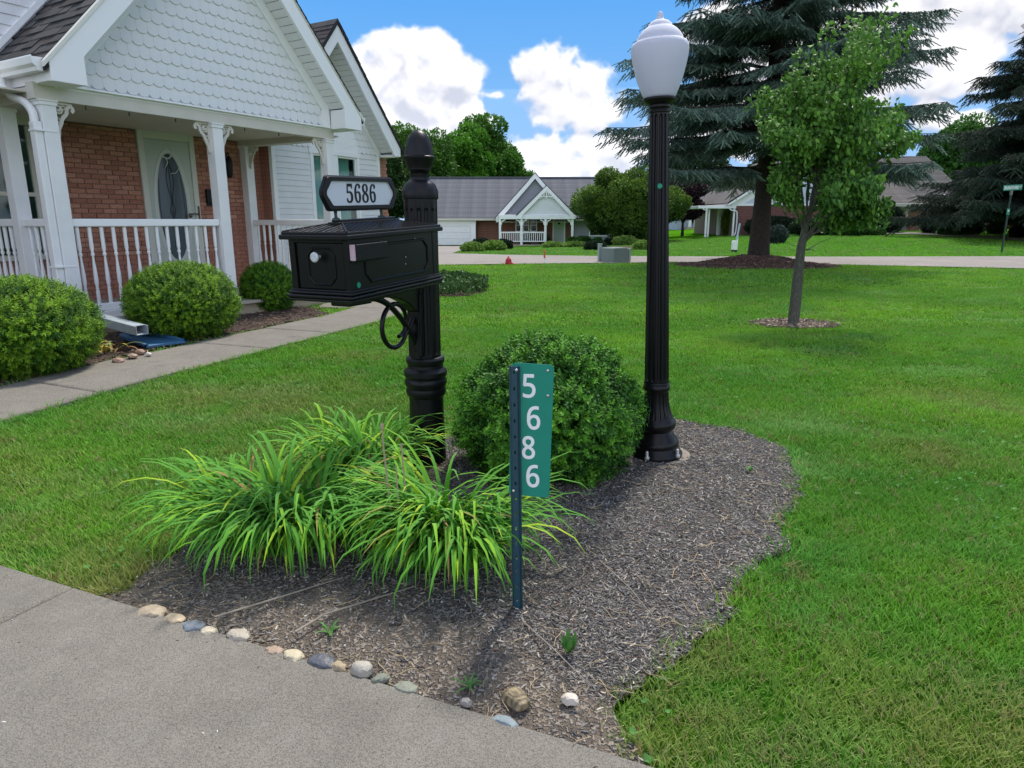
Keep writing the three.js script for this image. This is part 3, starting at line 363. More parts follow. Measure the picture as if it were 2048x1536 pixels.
// right wing: siding, window, fan panel, gable
{
  const WX = -1.72, wall = part('wing_wall', [bx(4.5, 5.40, 0.12, 2.75, WX - 0.14, WX), bx(6.70, 7.33, 0.12, 2.75, WX - 0.14, WX), bx(5.40, 6.70, 0.12, 0.93, WX - 0.14, WX), extr(poly([[4.5, 2.75], [7.33, 2.75], [7.33, 2.86], [5.87, 4.6], [4.5, 2.9]]), 0.14).translate(0, 0, WX - 0.14), bx(5.40, 6.70, 2.6, 2.75, WX - 0.14, WX)], M.white);
  for (let i = 0; i < 24; i++) { const y = 0.22 + i * 0.101; part('siding_board', [lap(4.57, 5.39, y, WX + 0.002, 0.1)], M.siding, wall); part('siding_board', [lap(6.71, 7.255, y, WX + 0.002, 0.1)], M.siding, wall); if (y < 0.85) part('siding_board', [lap(5.39, 6.71, y, WX + 0.002, 0.1)], M.siding, wall); }
  part('corner_board', [rbx(4.485, 4.57, 0.12, 2.66, WX - 0.05, WX + 0.03)], M.trim); part('corner_board', [rbx(7.255, 7.335, 0.12, 2.66, WX - 0.05, WX + 0.03)], M.trim);
  const win = part('window', [rbx(5.39, 5.46, 0.93, 2.61, WX - 0.05, WX + 0.035), rbx(6.64, 6.71, 0.93, 2.61, WX - 0.05, WX + 0.035), rbx(5.97, 6.10, 0.93, 2.61, WX - 0.05, WX + 0.035), rbx(5.36, 6.74, 2.55, 2.64, WX - 0.05, WX + 0.045), rbx(5.36, 6.74, 0.9, 0.97, WX - 0.05, WX + 0.06)], M.trim);
  for (const [a, b] of [[5.46, 5.97], [6.10, 6.64]]) {
    part('sash', [rbx(a, a + 0.035, 0.97, 2.55, WX - 0.04, WX + 0.01), rbx(b - 0.035, b, 0.97, 2.55, WX - 0.04, WX + 0.01), rbx(a, b, 2.515, 2.55, WX - 0.04, WX + 0.01), rbx(a, b, 0.97, 1.005, WX - 0.04, WX + 0.01)], M.trim, win);
    part('pane', [bx(a + 0.03, b - 0.03, 1.0, 2.52, WX - 0.025, WX - 0.022)], M.pane, win);
    const cp = []; for (let i = 0; i <= 40; i++) { const t = i / 40; cp.push([lerp(a - 0.1, b + 0.0, t) - (a > 6 ? 0.08 : 0), -0.13 + 0.018 * Math.sin(t * 60)]); } const cs = [...cp, ...cp.map((p) => [p[0], p[1] - 0.004]).reverse()];
    part('curtain', [extr(poly(cs.map((p) => [p[0], -p[1]])), 1.75).rotateX(-Math.PI / 2).translate(0, 0.9, WX)], mat([0.27, 0.42, 0.38], 0.9), win);
  }
  part('room', [bx(5.2, 6.9, 0.8, 2.7, WX - 0.6, WX - 0.58), bx(5.2, 5.22, 0.8, 2.7, WX - 0.58, WX - 0.14), bx(6.88, 6.9, 0.8, 2.7, WX - 0.58, WX - 0.14), bx(5.2, 6.9, 2.7, 2.72, WX - 0.58, WX - 0.14)], M.dark, win);
  const fan = part('fan_panel', [(() => { const s = new THREE.Shape(); s.moveTo(5.40, 2.64); s.absellipse(6.05, 2.64, 0.65, 0.62, Math.PI, 0, true); s.lineTo(5.40, 2.64); return extr(s, 0.018, 0.004, 24).translate(0, 0, WX + 0.004); })()], M.trim);
  for (let i = 1; i < 12; i++) { const a = i / 12 * Math.PI, m = put('ray', rbx(0.16, 0.60, -0.008, 0.008, 0, 0.008, 0.003), M.trim, fan); m.position.set(6.05, 2.65, WX + 0.022); m.rotation.z = a; }
  const up = group('gable_wall', house), r = rng(9);
  for (let y = 2.64, row = 0; y < 3.55; y += 0.125, row++) for (let u = 4.62 + (row % 2) * 0.066; u < 7.3; u += 0.132) { if (y + 0.1 > 4.5 - 1.23 * Math.abs(u - 5.87) || ((u - 6.05) / 0.60) ** 2 + ((y + 0.02 - 2.64) / 0.58) ** 2 < 1) continue; const m = put('shingle', scalG, M.siding, up); m.position.set(u, y, WX + 0.004); }
  const RW = -1.34, wy = (u, t) => t - 1.23 * Math.abs(u - 5.87);
  part('rake_board', [extr(poly([[4.2, wy(4.2, 4.84)], [5.87, 4.84], [7.54, wy(7.54, 4.84)], [7.54, 2.62], [7.36, 2.62], [5.87, 4.50], [4.38, wy(4.38, 4.50)]]), 0.04, 0.004).translate(0, 0, RW)], M.trim);
  part('frieze_board', [extr(poly([[5.87, 4.52], [7.38, wy(7.38, 4.52)], [7.38, 2.64], [7.22, 2.64], [7.22, wy(7.22, 4.36)], [5.87, 4.36], [4.5, wy(4.5, 4.36)], [4.5, wy(4.5, 4.52)]]), 0.03, 0.003).translate(0, 0, WX + 0.004)], M.trim);
  part('eave_box', [rbx(7.35, 7.54, 2.615, 2.66, -6, RW, 0.004), rbx(7.50, 7.54, 2.62, 2.76, -6, RW, 0.004)], M.trim);
  const sof = group('soffit', house); for (let i = 0; i < 22; i++) { const t = 0.01 + i / 22 * 1.46, m = part('soffit_panel', [rbx(-0.05, 0.05, 0, 0.012, WX + 0.036, RW - 0.002, 0.004)], M.white, sof); m.position.set(5.87 + t + 0.03, 4.50 - 1.23 * (t + 0.03), 0); m.rotation.z = -Math.atan(1.23); }
  const roof = part('roof', [extr(poly([[4.1, 2.68], [5.87, 4.86], [7.62, 2.72], [7.62, 2.68], [5.87, 4.80], [4.1, 2.62]]), 5.0).translate(0, 0, -6.26)], roofs[1]);
  const ang = Math.atan(1.23); for (let c = 0; c < 7; c++) { let w = RW + 0.07; while (w > -2.4) { const L = 0.18 + 0.16 * r(), m = part('shingle', [rbx(-0.16, 0, 0, 0.014 + 0.006 * r(), -L + 0.003, 0, 0.003)], roofs[Math.floor(r() * 4)], roof); m.position.set(5.885 - Math.cos(ang) * c * 0.115, 4.872 - Math.sin(ang) * c * 0.115, w); m.rotation.z = ang - 0.06; w -= L; } }
  const edge = []; for (let c = 0; c < 23; c++) edge.push(rbx(0, 0.16, 0, 0.016, -0.5, 0.01 * r(), 0.003).rotateZ(-ang + 0.06).translate(5.87 + Math.cos(ang) * c * 0.117, 4.87 - Math.sin(ang) * c * 0.117, RW + 0.06)); part('shingle', edge, roofs[1], roof).userData.kind = 'stuff';
  part('eave', [rbx(7.6, 9.2, 2.45, 2.6, -5.2, -5.1, 0.01)], M.trim);
}
// ---------- mailbox on its post ----------
// a turned body with optional flutes: prof = [[radius, height], ...]
function turned(prof, seg, fl, dy = 0.012) {
  const ys = []; for (let i = 0; i < prof.length - 1; i++) { const [r0, y0] = prof[i], [r1, y1] = prof[i + 1], n = Math.max(1, Math.ceil(Math.abs(y1 - y0) / (fl && y1 > fl.y0 && y0 < fl.y1 ? 0.05 : 1))); for (let k = 0; k < n; k++) ys.push([lerp(r0, r1, k / n), lerp(y0, y1, k / n)]); } ys.push(prof[prof.length - 1]);
  if (fl) { for (const e of [fl.y0, fl.y1]) for (let k = -4; k <= 4; k++) { const y = e + k * dy * 0.35; if (y < fl.y0 - 0.001 || y > fl.y1 + 0.001) continue; let j = ys.findIndex((q) => q[1] > y); if (j > 0) { const a = ys[j - 1], b = ys[j]; if (b[1] - a[1] > 1e-4) ys.splice(j, 0, [lerp(a[0], b[0], (y - a[1]) / (b[1] - a[1])), y]); } } }
  const pos = [], idx = []; ys.forEach(([r, y]) => { for (let k = 0; k <= seg; k++) { const t = k / seg * Math.PI * 2; let rr = r; if (fl && y > fl.y0 && y < fl.y1) { const c = Math.cos(t * fl.n), e = Math.min(y - fl.y0, fl.y1 - y) / dy; const m = Math.sqrt(clamp(e)); rr -= fl.d * sst(-0.35, 0.55, c - (1 - m) * 1.2) * (r / (fl.R || r)); } pos.push(Math.sin(t) * rr, y, Math.cos(t) * rr); } });
  for (let i = 0; i < ys.length - 1; i++) for (let k = 0; k < seg; k++) { const a = i * (seg + 1) + k, b = a + seg + 1; idx.push(a, a + 1, b, b, a + 1, b + 1); }
  const g = new THREE.BufferGeometry(); g.setAttribute('position', new THREE.Float32BufferAttribute(pos, 3)); g.setIndex(idx); return toCreasedNormals(g, 0.55);
}
{
  const mb = thing('mailbox', 'black cast mailbox with numbered plaque on a fluted post with an egg finial', 'mailbox', [-0.455, 0, -3.5], -25 * D2R);
  const P = (n, g, m = M.black) => part(n, g, m, mb);
  P('finial', [turned([[0.04, 1.525], [0.05, 1.54], [0.058, 1.548], [0.058, 1.556], [0.066, 1.572], [0.071, 1.590], [0.075, 1.597], [0.078, 1.602], [0.078, 1.609], [0.073, 1.613], [0.071, 1.625], [0.066, 1.655], [0.056, 1.69], [0.042, 1.715], [0.024, 1.730], [0.008, 1.735], [0, 1.735]], 40)], M.blackRough);
  P('collar', [turned([[0.05, 1.40], [0.0885, 1.41], [0.0895, 1.414], [0.0895, 1.45], [0.086, 1.458], [0.084, 1.462], [0.078, 1.478], [0.066, 1.490], [0.052, 1.50], [0.047, 1.512], [0.05, 1.53]], 40)], M.blackRough);
  P('post', [turned([[0.083, 0.60], [0.0825, 1.41]], 192, { n: 14, d: 0.0075, y0: 0.63, y1: 1.365 })]);
  P('base', [turned([[0.102, -0.05], [0.100, 0.0], [0.097, 0.1], [0.090, 0.36], [0.090, 0.40], [0.097, 0.408], [0.104, 0.42], [0.106, 0.436], [0.103, 0.45], [0.100, 0.452], [0.105, 0.464], [0.111, 0.475], [0.111, 0.49], [0.104, 0.502], [0.106, 0.51], [0.113, 0.52], [0.113, 0.54], [0.104, 0.552], [0.094, 0.56], [0.093, 0.575], [0.100, 0.588], [0.101, 0.605], [0.095, 0.615], [0.08, 0.62]], 44)], M.blackRough);
  const B = (n, g, m = M.black, p = mb) => { const o = part(n, g, m, p); if (p === mb) { o.position.set(0, 1.008, 0.085); o.rotation.x = 0.04; } return o; };
  const Z1 = 0.70;
  B('tray', [rbx(-0.166, 0.166, 0, 0.013, -0.005, Z1, 0.006, 3), rbx(-0.171, 0.171, 0.014, 0.028, -0.008, Z1 + 0.005, 0.006, 3), rbx(-0.165, 0.165, 0.029, 0.042, -0.003, Z1 - 0.003, 0.006, 3), rbx(-0.157, 0.157, 0.04, 0.05, 0, Z1 - 0.012, 0.004)]);
  const ringShape = (w, h, c, b) => { const o = (w2, h2, c2) => [[-w2 + c2, -h2], [w2 - c2, -h2], [w2, -h2 + c2], [w2, h2 - c2], [w2 - c2, h2], [-w2 + c2, h2], [-w2, h2 - c2], [-w2, -h2 + c2]]; return poly(o(w, h, c), [o(w - b, h - b, c - b * 0.42)]); };
  const oct = (w, h, c) => poly([[-w + c, -h], [w - c, -h], [w, -h + c], [w, h - c], [w - c, h], [-w + c, h], [-w, h - c], [-w, -h + c]]);
  const body = B('body', [bx(-0.148, -0.142, 0.045, 0.25, 0.0, 0.672), bx(0.142, 0.148, 0.045, 0.25, 0.0, 0.672), bx(-0.142, 0.142, 0.045, 0.25, 0, 0.006), rbx(-0.152, -0.122, 0.045, 0.252, 0.64, 0.685, 0.005), rbx(0.124, 0.152, 0.045, 0.252, 0.64, 0.685, 0.005), rbx(0.13, 0.152, 0.045, 0.252, 0.0, 0.05, 0.005), bx(-0.122, 0.124, 0.238, 0.252, 0.65, 0.683)]);
  B('side_panel', [extr(ringShape(0.245, 0.078, 0.036, 0.011), 0.004, 0.003).rotateY(Math.PI / 2).translate(0.148, 0.146, 0.335)], M.black, body);
  const door = B('door', [rbx(-0.118, 0.12, 0.05, 0.236, 0.655, 0.676, 0.004)]);
  B('door_panel', [extr(ringShape(0.072, 0.076, 0.03, 0.009), 0.003, 0.003).translate(0.006, 0.142, 0.676)], M.black, door);
  B('knob', [lathe([[0, 0.0], [0.007, 0.0], [0.006, 0.02], [0.008, 0.024], [0.019, 0.027], [0.021, 0.032], [0.019, 0.036], [0.013, 0.038], [0.011, 0.036], [0, 0.037]], 24).rotateX(Math.PI / 2).translate(0.0, 0.182, 0.676)], mat([0.55, 0.57, 0.62], 0.45, { metal: 0.3 }), door);
  B('flag', [rbx(0.15, 0.182, 0.165, 0.232, 0.455, 0.668, 0.004), rbx(0.15, 0.168, 0.16, 0.169, 0.45, 0.672, 0.002)], M.blackRough, body);
  B('flag_end', [rbx(0.152, 0.176, 0.168, 0.232, 0.668, 0.678, 0.003)], mat([0.50, 0.36, 0.42], 0.6), body);
  B('sticker', [new THREE.CylinderGeometry(0.0115, 0.0115, 0.0012, 24).rotateZ(Math.PI / 2).translate(0.1527, 0.068, 0.635)], mat([0.0, 0.24, 0.14], 0.5), body);
  B('screw', [[0.21, 0.62], [0.226, 0.2], [0.15, 0.28], [0.12, 0.285]].map(([y, z]) => new THREE.SphereGeometry(0.0032, 8, 6).translate(0.1495, y, z)), M.steel, body);
  const roof = B('lid_roof', [rbx(-0.176, 0.176, 0.25, 0.270, -0.012, Z1 + 0.012, 0.005, 2), rbx(-0.168, 0.168, 0.268, 0.281, -0.006, Z1 + 0.004, 0.004), (() => {
    const a = [[-0.163, 0.279, Z1], [0.163, 0.279, Z1], [0.163, 0.279, 0.0], [-0.163, 0.279, 0.0], [-0.02, 0.308, 0.545], [0.02, 0.308, 0.545], [0.02, 0.308, 0.155], [-0.02, 0.308, 0.155]], f = [[0, 1, 5, 4], [1, 2, 6, 5], [2, 3, 7, 6], [3, 0, 4, 7], [4, 5, 6, 7]], p = []; for (const q of f) for (const k of [0, 1, 2, 0, 2, 3]) p.push(...a[q[k]]); const g = new THREE.BufferGeometry(); g.setAttribute('position', new THREE.Float32BufferAttribute(p, 3)); g.computeVertexNormals(); return boxUV(g); })(),
    ...Array.from({ length: 23 }, (_, i) => { const z = 0.03 + i * 0.0279, e = z < 0.155 ? z / 0.155 : z > 0.545 ? (Z1 - z) / 0.155 : 1, k = clamp(e), L = 0.143 * k, ang = Math.atan2(0.029, 0.143); return [1, -1].map((s) => { const g = rbx(0, L / Math.cos(ang), -0.001, 0.0035, -0.0045, 0.0045, 0.0015).rotateZ(-ang).translate(0.163 - L, 0.279 + 0.029 * k, z); return s < 0 ? g.rotateY(Math.PI).translate(0, 0, 2 * z) : g; }); }).flat(),
    ...Array.from({ length: 10 }, (_, i) => { const x = -0.13 + i * 0.0289, k = clamp(1 - (Math.abs(x) - 0.02) / 0.143), L = 0.155 * k, ang = Math.atan2(0.029, 0.155); return rbx(-0.004, 0.004, -0.001, 0.003, 0, L / Math.cos(ang), 0.001).rotateX(ang).translate(x, 0.279 + 0.029 * k, Z1 - L); }),
    ...[1, -1].map((s) => tube([[s * 0.164, 0.281, Z1], [s * 0.02, 0.309, 0.545]], 0.0045, 2, 6))]);
  B('ridge_cap', [rbx(-0.03, 0.03, 0.300, 0.314, 0.135, 0.575, 0.004), rbx(-0.022, 0.022, 0.313, 0.323, 0.15, 0.56, 0.003)], M.black, roof);
  // number plaque standing on the ridge, read from the right
  const half = [[0.214, 0.067], [0.226, 0.062], [0.233, 0.05], [0.243, 0.034], [0.254, 0.019], [0.259, 0.007], [0.259, -0.007], [0.254, -0.019], [0.243, -0.034], [0.233, -0.05], [0.226, -0.062], [0.214, -0.067]], outl = (k, kx) => [...half.map((p) => [p[0] - kx, p[1] * k]), ...half.map((p) => [-p[0] + kx, -p[1] * k])];
  const pl = B('plaque', [extr(poly(outl(1, 0), [outl(0.78, 0.021)]), 0.018, 0.003), extr(poly(outl(1.06, -0.004), [outl(0.9, 0.01)]), 0.010, 0.002).translate(0, 0, 0.004)], M.black);
  pl.position.set(0, 0.345 + 1.008 + 0.067, 0.085 + 0.405); pl.rotation.set(0, Math.PI / 2, 0); pl.rotation.order = 'YXZ'; pl.rotation.z = 0.035;
  part('number_panel', [extr(poly(outl(0.8, 0.02)), 0.005).translate(0, 0, 0.007)], mat([0.60, 0.64, 0.70], 0.4), pl);
  '5686'.split('').forEach((c, i) => part('digit', [text(serif, c, 0.078, 0.0016).scale(0.84, 1.0, 1).translate(-0.080 + i * 0.0535, 0, 0.0122)], M.black, pl));
  B('plaque_leg', [lathe([[0.016, 0.320], [0.016, 0.328], [0.007, 0.332], [0.006, 0.345], [0.008, 0.36]], 12).translate(0, 0, 0.555), lathe([[0.016, 0.320], [0.016, 0.328], [0.007, 0.332], [0.006, 0.345], [0.008, 0.36]], 12).translate(0, 0, 0.235)], mat([0.02, 0.035, 0.03], 0.5), roof);
  // arm, brace and scroll
  P('bracket', [extr(poly([[0.07, 0.62], [0.07, 1.00], [0.60, 0.985], [0.60, 0.955], [0.36, 0.958], [0.26, 0.945], [0.16, 0.905], [0.125, 0.87], [0.098, 0.86], [0.098, 0.62]]), 0.052, 0.004).rotateY(-Math.PI / 2).translate(0.026, 0, 0), rbx(-0.05, 0.05, 0.948, 0.985, 0.50, 0.66, 0.006), rbx(-0.04, 0.04, 0.63, 0.95, 0.074, 0.094, 0.005)]);
  P('brace', [tube([[0, 0.962, 0.45], [0, 0.955, 0.40], [0, 0.925, 0.32], [0, 0.86, 0.23], [0, 0.785, 0.155], [0, 0.715, 0.098], [0, 0.69, 0.085]], 0.0145, 40, 10)]);
  P('scroll', [tube(Array.from({ length: 26 }, (_, i) => { const t = 2.5 - i / 25 * 5.2; return [0.0, 0.812 + Math.sin(t) * 0.105, 0.262 + Math.cos(t) * 0.105]; }).concat([[0, 0.80, 0.125], [0, 0.83, 0.10]]), 0.0115, 90, 10), tube([[0, 0.875, 0.178], [0, 0.84, 0.165], [0, 0.79, 0.175], [0, 0.76, 0.21], [0, 0.755, 0.235]], 0.010, 16, 8)]);
  P('bolt', [new THREE.SphereGeometry(0.008, 10, 8).translate(0.0, 0.665, 0.098)], M.blackRough);
}
// ---------- street lamp ----------
{
  const lp = thing('street_lamp', 'near black fluted lamp post with a large white acorn globe in the mulch bed', 'street lamp', [0.80, 0, -3.58]);
  lp.rotation.z = 0.040;
  const P = (n, g, m = M.black) => part(n, g, m, lp);
  P('footing', [new THREE.CylinderGeometry(0.165, 0.17, 0.12, 36).translate(0.02, -0.012, 0)], M.pave.clone().copy(mat([0.26, 0.235, 0.205], 0.95, { map: rep(T.concrete, 4) })));
  P('base', [turned([[0.142, 0.03], [0.142, 0.062], [0.137, 0.07], [0.130, 0.078], [0.124, 0.098], [0.120, 0.104], [0.122, 0.112], [0.121, 0.128], [0.114, 0.142], [0.105, 0.156], [0.094, 0.172], [0.086, 0.182], [0.083, 0.19], [0.086, 0.196], [0.096, 0.2], [0.1035, 0.212], [0.106, 0.228], [0.103, 0.243], [0.098, 0.25], [0.096, 0.252], [0.093, 0.26], [0.082, 0.285], [0.073, 0.315], [0.067, 0.35], [0.064, 0.39], [0.0635, 0.41], [0.07, 0.418], [0.073, 0.428], [0.073, 0.436], [0.068, 0.446], [0.066, 0.45], [0.07, 0.455], [0.067, 0.462]], 120, { n: 20, d: 0.005, y0: 0.262, y1: 0.405 })]);
  P('base_bead', Array.from({ length: 20 }, (_, i) => new THREE.SphereGeometry(0.012, 8, 6).scale(0.9, 1.35, 0.35).translate(0, 0.228, 0.102).rotateY(i / 20 * 6.2832)));
  P('shaft', [turned([[0.0645, 0.455], [0.0615, 0.7], [0.046, 1.80], [0.046, 1.835]], 144, { n: 12, d: 0.0085, y0: 0.47, y1: 1.815 })]);
  P('neck', [turned([[0.044, 1.82], [0.051, 1.826], [0.052, 1.835], [0.047, 1.842], [0.049, 1.846], [0.053, 1.85], [0.053, 1.857], [0.05, 1.862], [0.07, 1.874], [0.079, 1.884], [0.079, 1.893], [0.05, 1.896]], 36)], M.blackRough);
  P('globe', [lathe([[0.0, 1.886], [0.070, 1.888], [0.080, 1.905], [0.094, 1.935], [0.112, 1.985], [0.127, 2.04], [0.136, 2.085], [0.1385, 2.112], [0.136, 2.128], [0.128, 2.142], [0.115, 2.149], [0.112, 2.152], [0.108, 2.166], [0.098, 2.182], [0.084, 2.197], [0.070, 2.208], [0.062, 2.212], [0.059, 2.215], [0.054, 2.226], [0.042, 2.236], [0.026, 2.243], [0.019, 2.246], [0.0165, 2.252], [0.014, 2.268], [0.010, 2.278], [0.004, 2.282], [0, 2.283]], 64)], mat([0.64, 0.66, 0.76], 0.85, { physical: true, extra: { transmission: 0.4, thickness: 0 } }));
  P('sticker', [new THREE.CylinderGeometry(0.0125, 0.0125, 0.0015, 24).rotateX(Math.PI / 2).translate(-0.004, 1.475, 0.0515)], mat([0.0, 0.24, 0.14], 0.5));
  for (const a of [-0.55, 0.75, 2.4, 4.0]) P('bolt', [lathe([[0, 0.06], [0.014, 0.06], [0.014, 0.075], [0.008, 0.078], [0.0085, 0.10], [0.006, 0.107], [0, 0.109]], 8).translate(Math.sin(a) * 0.139, 0, Math.cos(a) * 0.139)], mat([0.52, 0.51, 0.50], 0.5, { metal: 0.5 }));
}
// ---------- green address sign ----------
{
  const sg = thing('address_sign', 'green vertical address sign with white numbers on a blue steel stake', 'sign', [0.021, 0, -2.04]);
  sg.rotation.set(0, -0.18, 0.014);
  const hole = (y) => { const p = []; for (let i = 0; i < 10; i++) { const t = i / 10 * 6.2832; p.push([0.0035 * Math.cos(t), y + 0.006 * Math.sin(t)]); } return p; };
  const holes = []; for (let i = 0; i < 17; i++) holes.push(hole(0.03 + i * 0.0515));
  const steelBlue = mat([0.010, 0.055, 0.082], 0.5, { map: rep(T.grain, 6) });
  part('stake', [extr(poly([[-0.0075, -0.12], [0.0075, -0.12], [0.0075, 0.872], [-0.0075, 0.872]], holes), 0.0025).translate(0, 0, 0.014), bx(-0.0095, -0.0070, -0.12, 0.872, 0.002, 0.0165), bx(0.0070, 0.0095, -0.12, 0.872, 0.002, 0.0165), rbx(-0.0185, -0.0090, -0.12, 0.871, 0.001, 0.004, 0.001), rbx(0.0090, 0.0165, -0.12, 0.871, 0.001, 0.004, 0.001)], steelBlue, sg);
  part('anchor', [rbx(-0.035, 0.045, -0.05, 0.012, 0.018, 0.022, 0.001)], M.blackRough, sg);
  const rr = (w, h, r) => { const s = new THREE.Shape(); s.moveTo(-w + r, -h); s.lineTo(w - r, -h); s.absarc(w - r, -h + r, r, -Math.PI / 2, 0); s.lineTo(w, h - r); s.absarc(w - r, h - r, r, 0, Math.PI / 2); s.lineTo(-w + r, h); s.absarc(-w + r, h - r, r, Math.PI / 2, Math.PI); s.lineTo(-w, -h + r); s.absarc(-w + r, -h + r, r, Math.PI, Math.PI * 1.5); return s; };
  const pl = part('plate', [extr(rr(0.0655, 0.2165, 0.015), 0.0014, 0.0004, 8)], mat([0.003, 0.25, 0.175], 0.4, { map: rep(T.grain, 5) }), sg);
  pl.position.set(0.0475, 0.662, -0.0025); pl.rotation.z = -0.036;
  const W = mat([0.78, 0.80, 0.82], 0.5);
  [['5', -0.0095, 0.146], ['6', 0.0075, 0.045], ['8', -0.006, -0.053], ['6', 0.0105, -0.147]].forEach(([c, x, y]) => { const d = part('digit', [text(sansR, c, 0.1, 0.0006, 0.0022).scale(0.63, 0.72, 1).translate(0, 0, 0.0022)], W, pl); d.position.set(x, y, 0); d.rotation.z = 0.036; });
  for (const [x, y] of [[-0.047, 0.198], [0.047, 0.198], [-0.047, -0.195], [0.05, 0.12]]) part('bolt', [lathe([[0, 0], [0.005, 0], [0.005, 0.003], [0.003, 0.004], [0, 0.005]], 8).rotateX(Math.PI / 2).translate(x, y, x < 0 ? 0.019 : 0.0018)], M.steel, pl);
}
// ---------- plants ----------
function onTerr(px, py) { const r = ray(px, py); let d = 3; for (let i = 0; i < 3000; i++) { const t = d / -r[2], y = EYE + r[1] * t; if (y <= terr(r[0] * t, -d)) break; d += 0.03; } const t = d / -r[2]; return [r[0] * t, terr(r[0] * t, -d), -d]; }
const mpp = (p) => ((-p[2]) * CP + (EYE - p[1]) * SP) / FPX;       // metres per photograph pixel at a point
const leafMat = (rough = 0.55, tr = 0.28) => { const m = mat([1, 1, 1], rough, { physical: true, double: true, extra: { transmission: tr, thickness: 0, specularIntensity: 0.4 } }); return m; };
const LM = leafMat(0.6, 0.35), NM = mat([1, 1, 1], 0.75, { double: true });
// one leaf along +y, folded on its rib
function leafGeo(L, W, fold = 0.25, droop = 0.3, n = 3) { const pos = [], idx = []; let y = 0, z = 0, a = 0; for (let i = 0; i <= n; i++) { const t = i / n, w = W * Math.pow(Math.sin(Math.PI * clamp(t * 0.86 + 0.1)), 0.8) * (i === n ? 0.04 : 1) * (i === 0 ? 0.35 : 1) / 2; pos.push(-w, y, z + w * fold, 0, y, z, w, y, z + w * fold); a += droop / n; y += Math.cos(a) * L / n; z -= Math.sin(a) * L / n; } for (let i = 0; i < n; i++) for (const k of [0, 1]) { const p = i * 3 + k, q = p + 3; idx.push(p, p + 1, q, q, p + 1, q + 1); } const g = new THREE.BufferGeometry(); g.setAttribute('position', new THREE.Float32BufferAttribute(pos, 3)); g.setIndex(idx); g.computeVertexNormals(); return g; }
function sprig(seed, L, n, leafL, leafW, spread = 0.9) { const r = rng(seed), list = []; for (let i = 0; i < n; i++) { const t = (i + 0.6) / n, g = leafGeo(leafL * (0.75 + 0.5 * r()) * (t > 0.85 ? 0.7 : 1), leafW, 0.3, 0.4, 2); g.rotateX(-spread * (1 - 0.45 * t) * (0.7 + 0.5 * r())); g.rotateY(i * 2.4 + r()); g.translate(0, L * t, 0); list.push(g); } return mergeGeometries(list.map((g) => { g = g.toNonIndexed(); return g; })); }
const _m = new THREE.Matrix4(), _q = new THREE.Quaternion(), _q2 = new THREE.Quaternion(), _s = new THREE.Vector3(), _c = new THREE.Color(), UP = V(0, 1, 0);
function instances(name, geo, m, list, parent) { // list: [x, y, z, dir, roll, scale, color]
  const im = shade(new THREE.InstancedMesh(geo, m, list.length)); im.name = parent ? name : numbered(name);
  list.forEach((e, i) => { _q.setFromUnitVectors(UP, e[3]); _q2.setFromAxisAngle(UP, e[4]); _q.multiply(_q2); _s.setScalar(e[5]); if (e[7]) _s.y *= e[7]; _m.compose(V(e[0], e[1], e[2]), _q, _s); im.setMatrixAt(i, _m); im.setColorAt(i, _c.setRGB(...e[6])); });
  (parent || scene).add(im); return im;
}
const mixc = (a, b, t) => [lerp(a[0], b[0], t), lerp(a[1], b[1], t), lerp(a[2], b[2], t)];
